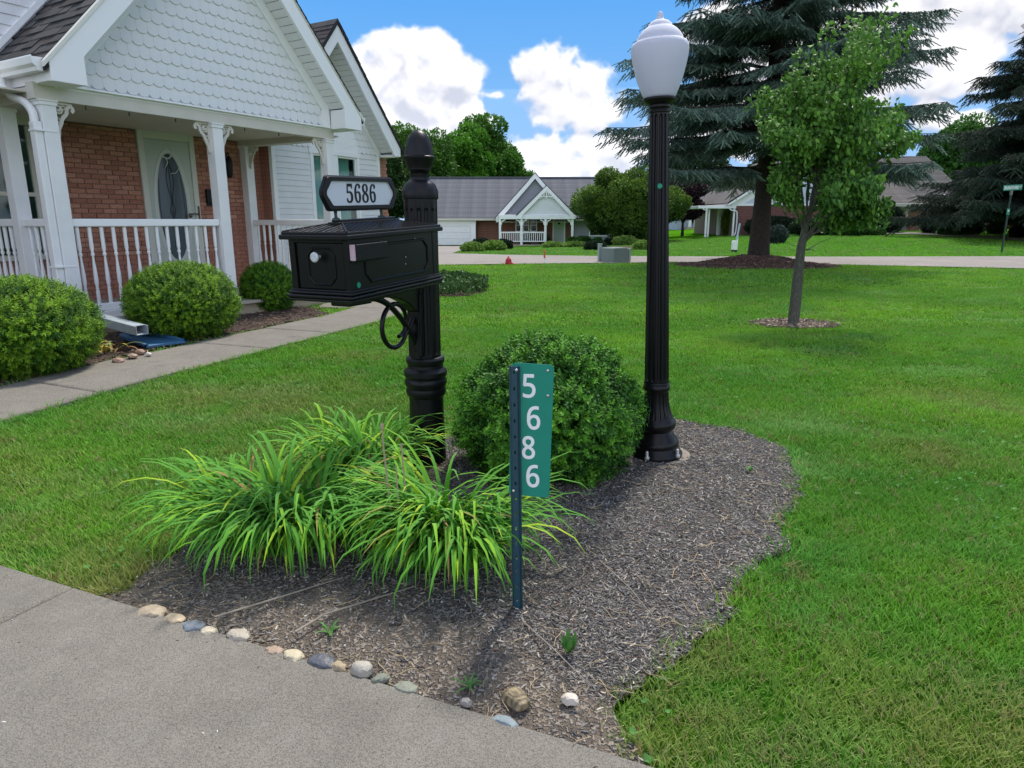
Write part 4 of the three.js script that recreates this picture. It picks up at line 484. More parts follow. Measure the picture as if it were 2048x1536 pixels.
// a clipped shrub: sprigs over a lumpy ball, stems within
function shrub(name, label, category, p, R, n, geo, size, c0, c1, o = {}) {
  const t = thing(name, label, category, p, 0, o.group), r = rng(o.seed || 5), list = [], [rx, ry, rz] = R, cy = o.cy ?? ry * 0.96, lump = o.lump ?? 0.10;
  const fr = 2.2, rad = (d) => 1 + lump * 1.6 * fbm(d.x * fr + p[0], d.y * fr, d.z * fr + p[2], 3);
  for (let i = 0; i < n; i++) {
    const d = V(r() * 2 - 1, r() * 2 - 1, r() * 2 - 1); if (d.lengthSq() > 1 || d.lengthSq() < 0.01) { i--; continue; } d.normalize();
    const k = rad(d) * (1 - 0.24 * Math.pow(r(), 1.7)), x = d.x * rx * k, y = cy + d.y * ry * k, z = d.z * rz * k; if (y < 0.015) continue;
    const dir = V(d.x / rx, d.y / ry + 0.5 * (o.up ?? 1) / ry * 0.6, d.z / rz).normalize().add(V(r() - 0.5, r() - 0.5, r() - 0.5).multiplyScalar(0.9)).normalize();
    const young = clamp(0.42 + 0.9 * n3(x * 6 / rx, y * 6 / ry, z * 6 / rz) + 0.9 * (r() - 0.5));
    list.push([x, y, z, dir, r() * 6.28, size * (0.7 + 0.6 * r()), mixc(c0, c1, young * (k > 0.93 ? 1 : 0.3))]);  // deeper sprigs coloured darker, the shade inside the bush put into their colour
  }
  for (let i = 0; i < (o.stray ?? n * 0.012); i++) { const d = V(r() * 2 - 1, r() * 1.6 - 0.4, r() * 2 - 1).normalize(), k = rad(d), L = 0.02 + 0.07 * r(); for (let q = 0; q < 3; q++) { const f = k + L * q / 3 / ry * 0.9; list.push([d.x * rx * f, Math.max(0.03, cy + d.y * ry * f), d.z * rz * f, d.clone().add(V(0, 0.5, 0)).normalize(), r() * 6, size * (0.9 - 0.15 * q), mixc(c0, c1, 0.75 + 0.25 * r())]); } }
  const bin = geo.map(() => []); list.forEach((e, i) => bin[i % geo.length].push(e)); geo.forEach((g, i) => instances('foliage', g, LM, bin[i], t));
  const stems = []; for (let i = 0; i < (o.stems ?? 7); i++) { const a = i * 2.4, e = 0.55; stems.push(limb([[0.03 * Math.cos(a), -0.03, 0.03 * Math.sin(a), 0.018 * ry * 3], [rx * 0.3 * Math.cos(a), cy * 0.7, rz * 0.3 * Math.sin(a), 0.009 * ry * 3], [rx * e * Math.cos(a), cy + ry * 0.35, rz * e * Math.sin(a), 0.004 * ry * 2]], 5)); }
  put('stems', merge(stems), M.bark, t);
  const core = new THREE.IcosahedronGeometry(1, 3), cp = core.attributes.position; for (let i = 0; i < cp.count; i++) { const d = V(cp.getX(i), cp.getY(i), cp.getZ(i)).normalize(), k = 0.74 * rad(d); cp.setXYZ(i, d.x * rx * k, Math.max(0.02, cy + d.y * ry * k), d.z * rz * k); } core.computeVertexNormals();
  put('shade_core', merge([core]), mat(mixc(c0, [0, 0, 0], 0.35), 0.9, { bump: rep(T.mulch, 3), bs: 0.03 }), t);  // solid core against see-through, leaf colour darkened to stand for shade within
  return t;
}
const boxSp = [1, 2, 3].map((s) => sprig(s, 0.055, 9, 0.020, 0.0105, 1.0));
const yewSp = [4, 5, 6].map((s) => sprig(s, 0.075, 14, 0.026, 0.008, 1.1));
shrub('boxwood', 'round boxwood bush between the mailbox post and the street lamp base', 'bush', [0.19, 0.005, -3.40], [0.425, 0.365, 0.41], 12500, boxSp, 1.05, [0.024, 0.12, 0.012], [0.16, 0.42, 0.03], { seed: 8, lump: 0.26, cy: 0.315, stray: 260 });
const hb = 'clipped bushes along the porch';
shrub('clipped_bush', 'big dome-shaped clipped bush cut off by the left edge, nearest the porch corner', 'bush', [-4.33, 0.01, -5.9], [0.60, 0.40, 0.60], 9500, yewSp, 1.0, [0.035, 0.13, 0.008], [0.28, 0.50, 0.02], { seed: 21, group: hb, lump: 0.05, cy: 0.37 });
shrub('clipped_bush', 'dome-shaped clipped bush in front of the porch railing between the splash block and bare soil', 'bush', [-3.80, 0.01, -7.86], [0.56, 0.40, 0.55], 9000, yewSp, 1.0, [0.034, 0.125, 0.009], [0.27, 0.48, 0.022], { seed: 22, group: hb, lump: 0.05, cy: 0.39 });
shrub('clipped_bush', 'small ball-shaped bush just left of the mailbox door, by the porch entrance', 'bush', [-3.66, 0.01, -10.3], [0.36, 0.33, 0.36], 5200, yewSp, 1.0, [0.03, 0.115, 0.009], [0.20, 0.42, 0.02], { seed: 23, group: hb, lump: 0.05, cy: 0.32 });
// day lilies: every strap leaf a blade of its own
function strap(L, W, th0, curl, twist, n = 8) { const pos = [], idx = []; let y = 0, z = 0, a = th0; for (let i = 0; i <= n; i++) { const t = i / n, w = W / 2 * Math.min(1, 0.55 + 1.6 * t) * Math.pow(clamp(1 - t), 0.62) * (i === n ? 0 : 1) + (i === n ? 0.0004 : 0.0006), tw = twist * t, c = Math.cos(tw), s = Math.sin(tw), f = 0.45 * w * (1 - 0.6 * t); const nx = c, nu = s; pos.push(-w * nx, y + f * Math.sin(a) - w * nu * 0.3, z + f * Math.cos(a), 0, y, z, w * nx, y + f * Math.sin(a) + w * nu * 0.3, z + f * Math.cos(a)); a += curl / n * (0.4 + 1.6 * t * t * 1.2); y += Math.cos(a) * L / n; z += Math.sin(a) * L / n; } for (let i = 0; i < n; i++) for (const k of [0, 1]) { const p = i * 3 + k, q = p + 3; idx.push(p, p + 1, q, q, p + 1, q + 1); } const g = new THREE.BufferGeometry(); g.setAttribute('position', new THREE.Float32BufferAttribute(pos, 3)); g.setIndex(idx); g.computeVertexNormals(); return g; }
const lilyM = [[0.14, 0.37, 0.022], [0.20, 0.43, 0.025], [0.33, 0.50, 0.028], [0.09, 0.29, 0.03], [0.26, 0.26, 0.06], [0.34, 0.22, 0.09]].map((c) => { const m = leafMat(0.72, 0.3); m.specularIntensity = 0.25; m.color.setRGB(...c); return m; });
function lily(label, p, fans, leaves, parts, Lm, seed, rx, rz, lean) {
  const t = thing('daylily', label, 'plant', p, 0, 'daylily clumps round the mailbox post'), r = rng(seed), geos = [], rest = [];
  for (let i = 0; i < 26; i++) geos.push(boxUV(strap(1, 0.036 + 0.014 * r(), 0.06 + 0.42 * r(), 1.5 + 1.6 * r(), (r() - 0.5) * 1.2)));
  const F = Array.from({ length: fans }, () => { const a = r() * 6.28, k = Math.sqrt(r()); return [Math.cos(a) * k * rx, Math.sin(a) * k * rz]; });
  for (let i = 0; i < leaves; i++) {
    const f = F[i % fans], out = Math.atan2(f[0] + lean[0], f[1] + lean[1]), a = out + (r() + r() - 1) * 2.6, L = Lm * (0.55 + 0.6 * r()), q = r(), mi = q < 0.34 ? 0 : q < 0.62 ? 1 : q < 0.78 ? 2 : q < 0.93 ? 3 : q < 0.975 ? 4 : 5;
    const g = geos[Math.floor(r() * geos.length)], m = new THREE.Object3D(); m.position.set(f[0] + (r() - 0.5) * 0.04, -0.01, f[1] + (r() - 0.5) * 0.04); m.rotation.y = a; m.scale.set(L * (0.8 + 0.3 * r()) * 1.0, L * (0.86 + 0.2 * r()), L);
    if (i < parts) { const o = put('leaf', g, lilyM[mi], t); o.position.copy(m.position); o.rotation.copy(m.rotation); o.scale.copy(m.scale); } else { m.updateMatrix(); const c = g.clone().applyMatrix4(m.matrix); rest.push(c); }
  }
  if (rest.length) put('leaf', merge(rest), lilyM[3], t).userData.kind = 'stuff';
  return t;
}
const L1 = onLevel(580, 1070, 0.04), L2 = onLevel(905, 1105, 0.04), L3 = onLevel(735, 955, 0.03);
lily('spreading daylily clump of long arching green leaves at the left of the mulch bed', [L1[0], 0.03, L1[1]], 38, 900, 290, 0.55, 41, 0.26, 0.20, [-0.03, 0.11]);
const lilyB = lily('daylily clump with yellow tipped drooping leaves in front of the mailbox post', [L2[0], 0.04, L2[1]], 32, 740, 290, 0.54, 42, 0.19, 0.17, [-0.01, 0.17]);
lily('smaller daylily clump behind the tall dry stalks, left of the mailbox post', [L3[0], 0.03, L3[1]], 18, 380, 220, 0.52, 43, 0.22, 0.16, [-0.04, -0.02]);
{ // dry stalks and the broad leaved plant
  const tan = mat([0.36, 0.27, 0.18], 0.9), b = onLevel(792, 1130, 0.04);
  const st = thing('dry_stalks', 'three thin tan dry flower stalks standing among the daylily leaves', 'dry stalks', [b[0], 0.03, b[1]]);
  put('stalk', merge([limb([[0, 0, 0, 0.0042], [-0.012, 0.25, 0, 0.0038], [-0.03, 0.46, -0.02, 0.0034], [-0.032, 0.545, -0.02, 0.003]], 6), limb([[-0.032, 0.54, -0.02, 0.006], [-0.033, 0.555, -0.02, 0.007], [-0.033, 0.562, -0.02, 0.003]], 6)]), tan, st);
  put('stalk', merge([limb([[0.02, 0, 0.01, 0.004], [0.018, 0.22, 0, 0.0036], [0.012, 0.40, -0.02, 0.003]], 6)]), tan, st);
  put('stalk', merge([limb([[0.05, 0, 0, 0.0038], [0.045, 0.25, -0.02, 0.0034], [0.03, 0.46, -0.05, 0.003], [0.03, 0.475, -0.05, 0.0048]], 6)]), tan, st);
  const tp = thing('tulip_plant', 'broad blue-green leaved plant fading at the tips, at the foot of the dry stalks', 'plant', [b[0] + 0.045, 0.03, b[1] + 0.09]);
  const tm = leafMat(0.5, 0.2); tm.color.setRGB(0.07, 0.17, 0.085); const tm2 = leafMat(0.6, 0.2); tm2.color.setRGB(0.16, 0.21, 0.09);
  [[-0.9, 0.25, 0.5, 1.6], [1.2, 0.24, 0.35, 1.5], [2.6, 0.22, 0.4, 1.2], [-2.0, 0.2, 0.7, 1.7], [0.3, 0.18, 0.7, 1.3], [3.6, 0.2, 0.3, 1.3]].forEach(([a, L, t0, c], i) => { const m = put('leaf', boxUV(strap(L, 0.046, t0, c, 0.5 - i * 0.2, 10)), i % 3 ? tm : tm2, tp); m.rotation.y = a; });
  const weeds = [[738, 1172, 'low toothed weed with a dry brown leaf below the daylilies', 0.05], [1137, 1305, 'upright green weed in the mulch right of the address sign', 0.062], [938, 1375, 'small blade-like weed near the driveway edge, beside the hollow grey stone', 0.05], [1500, 942, 'sparse pale seedling in the mulch near the far bed edge', 0.05], [1240, 1040 , 'tiny seedling at the foot of the boxwood', 0.03], [660, 1265, 'wisp of grass growing between the pale edging stones', 0.045]];
  const wm = leafMat(0.55, 0.25); wm.color.setRGB(0.09, 0.24, 0.05);
  weeds.forEach(([px, py, l, L], k) => { const q = onLevel(px, py, 0.03), w = thing('weed', l, 'weed', [q[0], 0.028, q[1]]), r = rng(60 + k); for (let i = 0; i < 9; i++) { const m = put('leaf', boxUV(k === 1 ? leafGeo(L * (0.8 + 0.5 * r()), 0.018, 0.25, 0.5, 4).rotateX(0.7) : strap(L * (0.7 + 0.6 * r()), k % 2 ? 0.012 : 0.009, 0.4 + 0.5 * r(), 1.1, 0.3, 6)), wm, w); m.rotation.y = i * 2.4 + r(); } if (k === 0) { const d = put('leaf', boxUV(strap(0.075, 0.018, 1.0, 0.8, 1, 6)), tan, w); d.rotation.y = 0.5; d.userData.label = 'dry brown curled leaf'; } });
}
// ---------- stones ----------
function stone(px, py, w, h, c, label, o = {}) {
  const q = onLevel(px + 3, py + h * 0.1, 0.04), s = mpp([q[0], 0.03, q[1]]), W = w * s / 2, H = Math.max(0.012, h * s * 0.36), g = new THREE.IcosahedronGeometry(1, 5), p = g.attributes.position, sd = px * 0.013;
  for (let i = 0; i < p.count; i++) { const d = V(p.getX(i), p.getY(i), p.getZ(i)), k = 1 + ((o.rough ?? 0.22) + 0.14) * fbm(d.x * 1.3 + sd, d.y * 1.3, d.z * 1.3, 3) + 0.02 * n3(d.x * 14, d.y * 14, d.z * 14 + sd); d.multiplyScalar(k); if (o.square) d.set(Math.sign(d.x) * Math.pow(Math.abs(d.x), 0.7), d.y, Math.sign(d.z) * Math.pow(Math.abs(d.z), 0.7)); p.setXYZ(i, d.x * W, d.y * H * (o.up || 1), d.z * W * (o.deep || 0.72)); }
  g.computeVertexNormals(); boxUV(g); tint(g, (x, y, z) => { const v = 1 + 0.35 * fbm(x / W * 2 + sd, y / W * 3, z / W * 2, 4); if (o.bands) { const b = 0.75 + 0.5 * Math.sin((x * 0.9 + z * 0.3) / W * 16 + 3 * n3(x / W * 2, y / W, z / W * 2)); return [v * b, v * b * 0.97, v * b * 0.9]; } return [v, v * 0.98, v * 0.96]; });
  const m = tag(put('edging_stone', mergeVerticesSafe(g), mat(c, o.gloss || 0.75, { map: rep(T.concrete, 9), bump: rep(T.grainBump, 10), bs: 0.002, vc: true })), label, 'stone', 'stones along the bed edge');
  m.position.set(q[0], 0.03 + H * (o.up || 1) * ((o.sink ?? 0.25) - 0.06) + 0.004, q[1]); m.rotation.set(0.1 * Math.sin(px), o.turn ?? -0.4, o.tilt || 0); return m;
}
function mergeVerticesSafe(g) { return toCreasedNormals(g, 1.2); }
stone(300, 1218, 64, 24, [0.42, 0.36, 0.28], 'flat tan stone at the left end of the row, half under grass', { sink: 0.1 });
stone(346, 1234, 44, 24, [0.50, 0.42, 0.31], 'cream and brown mottled stone, second from the left in the row', { sink: 0.2 });
stone(383, 1248, 52, 22, [0.20, 0.24, 0.30], 'flat blue-grey slate stone between two cream stones', { sink: 0.15 });
stone(414, 1258, 40, 18, [0.56, 0.52, 0.42], 'pale cream stone sunk beside the flat blue-grey slate', { sink: 0.1 });
stone(474, 1267, 48, 28, [0.46, 0.43, 0.38], 'plump pale speckled stone standing alone left of the row gap', { sink: 0.35 });
stone(546, 1297, 40, 18, [0.40, 0.31, 0.25], 'buried pinkish brown stone left of the pale yellow stone', { sink: 0.0 });
stone(584, 1307, 48, 26, [0.58, 0.53, 0.40], 'smooth pale yellow stone left of the dark blue stone', { sink: 0.25, turn: -0.6 });
stone(642, 1320, 58, 30, [0.10, 0.115, 0.15], 'smooth dark blue-grey stone, the darkest of the row', { sink: 0.3, gloss: 0.5 });
stone(676, 1331, 32, 30, [0.42, 0.35, 0.25], 'small craggy tan stone right of the dark blue stone', { sink: 0.3, rough: 0.5 });
stone(722, 1337, 46, 42, [0.44, 0.43, 0.40], 'upright rounded light grey stone with a pitted face', { sink: 0.4, up: 1.15, deep: 0.8, rough: 0.12 });
stone(758, 1353, 38, 26, [0.20, 0.23, 0.20], 'flat green-grey stone touching the pitted round stone', { sink: 0.1, turn: 0.5 });
stone(809, 1370, 50, 24, [0.25, 0.28, 0.24], 'wide green-grey flat stone, right of its smaller green neighbour', { sink: 0.1 });
stone(929, 1401, 26, 28, [0.33, 0.32, 0.32], 'small grey stone with a dark hollow near the driveway edge', { sink: 0.3, rough: 0.4 });
stone(1029, 1392, 66, 54, [0.30, 0.25, 0.17], 'brown stone with wood-like grain, the largest of the row', { sink: 0.3, bands: true, square: true, turn: -0.9, deep: 0.6, up: 0.8 });
stone(1008, 1438, 56, 26, [0.24, 0.31, 0.36], 'flat blue stone against the driveway below the grained brown one', { sink: 0.05, turn: -0.5, deep: 0.5 });
stone(1137, 1394, 36, 30, [0.66, 0.62, 0.58], 'bright white rounded stone, rightmost in the mulch', { sink: 0.35, rough: 0.3 });
[[234, 720, 26, 16, [0.40, 0.27, 0.22], 'pinkish stone under the withered yellow leaves by the walkway'], [262, 711, 24, 14, [0.42, 0.31, 0.25], 'tan stone in the middle of the walkway edge group'], [277, 703, 24, 16, [0.33, 0.22, 0.18], 'reddish brown stone next to the white one by the splash block'], [294, 707, 15, 10, [0.72, 0.72, 0.74], 'small white stone at the corner of the blue splash block']].forEach(([x, y, w, h, c, l]) => stone(x, y, w, h, c, l, { sink: 0.3 }));
{ // withered plant by the walkway
  const q = onLevel(212, 705, 0), w = thing('withered_plant', 'withered plant with yellow and brown drooping leaves beside the splash block', 'plant', [q[0], 0.01, q[1]]), r = rng(71), ms = [[0.42, 0.34, 0.04], [0.30, 0.16, 0.06], [0.14, 0.2, 0.05]].map((c) => { const m = leafMat(0.6, 0.2); m.color.setRGB(...c); return m; });
  for (let i = 0; i < 24; i++) { const m = put('leaf', boxUV(strap(0.22 + 0.16 * r(), 0.028, 0.7 + 0.4 * r(), 1.7, 0.8, 8)), ms[i % 5 < 2 ? 0 : i % 5 < 4 ? 1 : 2], w); m.rotation.y = i * 2.4 + 0.4; m.position.set((r() - 0.5) * 0.4, 0, (r() - 0.5) * 0.3); }
  const sb = thing('splash_block', 'blue plastic splash block under the downspout outlet', 'splash block', [-3.98, 0.02, -7.36], Math.atan2(0.88, 0.72));
  const blue = mat([0.045, 0.15, 0.30], 0.5, { map: rep(T.grain, 3) });
  part('tray', [extr(poly([[-0.13, -0.36], [-0.2, 0.42], [0.2, 0.42], [0.13, -0.36]]), 0.02, 0.004).rotateX(Math.PI / 2).translate(0, 0.03, 0)], blue, sb);
  part('rim', [[-1], [1]].map(([s]) => limb([[s * 0.13, 0.05, -0.36, 0.028], [s * 0.165, 0.045, 0.05, 0.028], [s * 0.2, 0.03, 0.42, 0.022]], 8)).concat([limb([[-0.13, 0.05, -0.36, 0.028], [0.13, 0.05, -0.36, 0.028]], 8)]), blue, sb);
}
// ---------- trees ----------
const needle = (() => { const r = rng(90), l = []; for (let k = 0; k < 26; k++) { const t = k / 25, a = k * 2.4, g = new THREE.BufferGeometry(), L = 0.055 * (1 - 0.3 * t); const th = 1.0 - 0.6 * t; const dx = Math.cos(a) * Math.sin(th) * L, dz = Math.sin(a) * Math.sin(th) * L, dy = Math.cos(th) * L, w = 0.010, y = 0.26 * t; g.setAttribute('position', new THREE.Float32BufferAttribute([-Math.sin(a) * w, y, Math.cos(a) * w, Math.sin(a) * w, y, -Math.cos(a) * w, dx, y + dy, dz], 3)); g.computeVertexNormals(); l.push(g); } l.push(plain(new THREE.CylinderGeometry(0.004, 0.008, 0.27, 4).translate(0, 0.13, 0)).deleteAttribute('uv')); return mergeGeometries(l); })();
function spruce(name, label, p, H, R, base, trunkR, seed, cDark, cTip, whorls, twigScale, sag) {
  const t = thing(name, label, 'spruce tree', p), r = rng(seed), wood = [], tw = [];
  put('trunk', limb([[0, -0.3, 0, trunkR * 1.15], [0, 0.25, 0, trunkR], [0, 1.6, 0, trunkR * 0.80], [0.02, H * 0.3, 0, trunkR * 0.6], [0, H * 0.7, 0, trunkR * 0.3], [0, H, 0, 0.02]], 18, 0.10, seed), M.bark, t);
  const sidePts = (o, d, L, lvl) => { // twigs along a shoot
    for (let s = 0.12; s < L; s += 0.115 * twigScale) { const q = o.clone().addScaledVector(d, s).add(V(0, -0.10 * s * s * sag, 0)); for (const k of [-1, 1, 0]) { const dir = d.clone().applyAxisAngle(UP, k * (0.75 + 0.3 * r())).add(V(0, k ? -0.3 * sag - 0.9 * r() * sag : -1.4 * sag, 0)).normalize(); tw.push([q.x, q.y, q.z, dir, r() * 6, twigScale * (0.75 + 0.5 * r()) * (k ? 1 : 0.9), mixc(cDark, cTip, clamp(Math.pow(r(), 2) * 0.9 + 0.35 * n3(q.x, q.y, q.z))), 0.9 + 0.4 * r()]); } }
  };
  for (let w = 0; w < whorls; w++) {
    const f = w / whorls, y = lerp(base, H * 0.97, Math.pow(f, 1.05)), L0 = R * Math.pow(1 - f, 0.72) + 0.25, nb = 3 + Math.floor(r() * 1.8), sg = sag, a0 = r() * 6.28;
    for (let b = 0; b < nb; b++) {
      const a = a0 + b / nb * 6.28 + (r() - 0.5) * 0.6, L = L0 * (0.66 + 0.42 * r()), d = V(Math.cos(a), 0, Math.sin(a)), y0 = y + (r() - 0.5) * 0.9, bs = 0.55 + 0.9 * r();
      const pt = (s) => { const u = s / L; return V(d.x * s, y0 + 0.16 * s - (0.52 * sag * bs + 0.08) * L * u * u * (1 - 0.62 * u), d.z * s); };
      const pts = []; for (let k = 0; k <= 6; k++) { const q = pt(L * k / 6); pts.push([q.x, q.y, q.z, lerp(0.016 + 0.008 * L, 0.006, k / 6)]); } wood.push(limb(pts, 5));
      for (let s = L * 0.14 + 0.15; s < L; s += 0.175 * Math.min(1.5, twigScale)) { const q = pt(s), tan = pt(Math.min(L, s + 0.1)).sub(pt(s - 0.1)).normalize(), sl = (0.28 + 0.30 * (L - s)) * (0.7 + 0.5 * r()); for (const k of [-1, 1]) { const sd = tan.clone().applyAxisAngle(UP, k * (0.85 + 0.3 * r())).add(V(0, -0.12 * sag, 0)).normalize(); sidePts(q, sd, Math.min(1.5, sl), 1); } }
      sidePts(pt(L * 0.55), pt(L).sub(pt(L * 0.55)).normalize(), L * 0.47, 0);
    }
  }
  console.log(name, tw.length); put('branches', merge(wood, false), M.bark, t);
  instances('crown', needle, NM, tw, t); return t;
}
{
  const s1 = onTerr(1505, 528);
  spruce('spruce', 'tall blue-green spruce on a mulch mound behind the street lamp', [7.55, 0.26, -21.2], 17, 5.1, 2.8, 0.31, 101, [0.042, 0.088, 0.062], [0.30, 0.43, 0.35], 52, 1.1, 0.8);
  spruce('spruce', 'dark green spruce at the right edge, beside the far brick house', [30.2, 0.5, -39], 16.5, 7.4, 1.2, 0.42, 102, [0.014, 0.032, 0.019], [0.045, 0.085, 0.05], 64, 1.9, 0.8);
}
// broad-leaved trees: lobes of leaves on a branching frame
const leafClump = (seed, n, L, W, spread) => { const r = rng(seed), l = []; for (let i = 0; i < n; i++) { const g = leafGeo(L * (0.7 + 0.6 * r()), W, 0.3, 0.5, 2).toNonIndexed(); g.rotateX(r() * 2.4 - 1.2); g.rotateY(r() * 6.28); g.rotateZ(r() * 2 - 1); g.translate((r() - 0.5) * spread, (r() - 0.5) * spread, (r() - 0.5) * spread); l.push(g); } return mergeGeometries(l); };
function leafTree(name, label, category, p, crown, lobes, n, geo, size, c0, c1, o = {}) {
  const t = thing(name, label, category, p, 0, o.group), r = rng(o.seed || 7), [cx, cy, cz, rx, ry, rz] = crown, wood = [], list = [], C = [];
  for (let i = 0; i < lobes; i++) { const d = V(r() * 2 - 1, r() * 2 - 1, r() * 2 - 1); if (d.lengthSq() > 1 || d.lengthSq() < 0.12) { i--; continue; } const k = o.shell ?? 0.78; d.normalize().multiplyScalar(k * Math.pow(r(), 0.35)); if (o.shape) { const w = o.shape(d.y); d.x *= w; d.z *= w; } C.push([cx + d.x * rx, cy + d.y * ry, cz + d.z * rz, (0.30 + 0.22 * r()) * Math.min(rx, ry, rz) * (o.lobe || 1)]); }
  const tr = o.trunk || 0.2, base = o.fork ?? (cy - ry * 0.8), fk = V(cx * 0.3, base, cz * 0.3), stems = o.stemsN || 1;
  if (stems === 1) put('trunk', limb([[0, -0.2, 0, tr * 1.25], [0.02, base * 0.3, 0, tr], [fk.x, fk.y, fk.z, tr * 0.75], [lerp(fk.x, cx, 0.6), lerp(fk.y, cy, 0.8), lerp(fk.z, cz, 0.6), tr * 0.35]], 10, 0.12, o.seed || 1), o.bark || M.bark, t);
  else { const sg = []; for (let i = 0; i < stems; i++) { const a = i / stems * 6.28 + 0.5; sg.push(limb([[0.12 * tr * 6 * Math.cos(a) * 0.3, -0.2, 0.12 * tr * 6 * Math.sin(a) * 0.3, tr * 1.1], [Math.cos(a) * rx * 0.10, base * 0.5, Math.sin(a) * rz * 0.10, tr * 0.8], [Math.cos(a) * rx * 0.34, base * 1.05, Math.sin(a) * rz * 0.34, tr * 0.55], [Math.cos(a) * rx * 0.5, cy, Math.sin(a) * rz * 0.5, tr * 0.2]], 8, 0.1, i)); } put('trunk', merge(sg, false), o.bark || M.bark, t); }
  for (const c of C) { const m = V(lerp(fk.x, c[0], 0.45), lerp(fk.y, c[1], 0.6), lerp(fk.z, c[2], 0.45)); wood.push(limb([[fk.x, fk.y * 0.97, fk.z, tr * 0.4], [m.x, m.y, m.z, tr * 0.22], [c[0], c[1], c[2], tr * 0.07]], 5)); }
  put('branches', merge(wood, false), o.bark || M.bark, t);
  for (let i = 0; i < n; i++) { const c = C[i % C.length], d = V(r() * 2 - 1, r() * 2 - 1, r() * 2 - 1); if (d.lengthSq() > 1 || d.lengthSq() < 0.02) { i--; continue; } const k = Math.pow(d.length(), -0.55); d.multiplyScalar(k); const x = c[0] + d.x * c[3] * 1.15, y = c[1] + d.y * c[3] * 0.9, z = c[2] + d.z * c[3] * 1.15; const dir = V(d.x, d.y * 0.6 + (o.up ?? 0.2), d.z).add(V(r() - 0.5, r() - 0.5, r() - 0.5)).normalize(); const yg = clamp(0.45 + 0.4 * d.y + 0.5 * (r() - 0.5)); list.push([x, y, z, dir, r() * 6.28, size * (0.7 + 0.6 * r()), mixc(c0, c1, yg)]); }
  if (o.parts) { list.sort((a, b) => (b[2] * 1.2 + b[1] * 0.2) - (a[2] * 1.2 + a[1] * 0.2)); const mats = [0.2, 0.5, 0.8, 1].map((f) => { const m = leafMat(0.5, 0.25); m.color.setRGB(...mixc(c0, c1, f)); return m; }); const near = list.splice(0, o.parts); near.forEach((e, i) => { const m = put('leaf', geo[i % geo.length], mats[i % 4], t); _q.setFromUnitVectors(UP, e[3]); _q2.setFromAxisAngle(UP, e[4]); m.quaternion.copy(_q.multiply(_q2)); m.position.set(e[0], e[1], e[2]); m.scale.setScalar(e[5]); }); }
  const bin = geo.map(() => []); list.forEach((e, i) => bin[i % geo.length].push(e)); geo.forEach((g, i) => { const im = instances(o.parts ? 'leaf' : 'crown', g, LM, bin[i], t); if (o.parts) im.userData.kind = 'stuff'; }); return t;
}
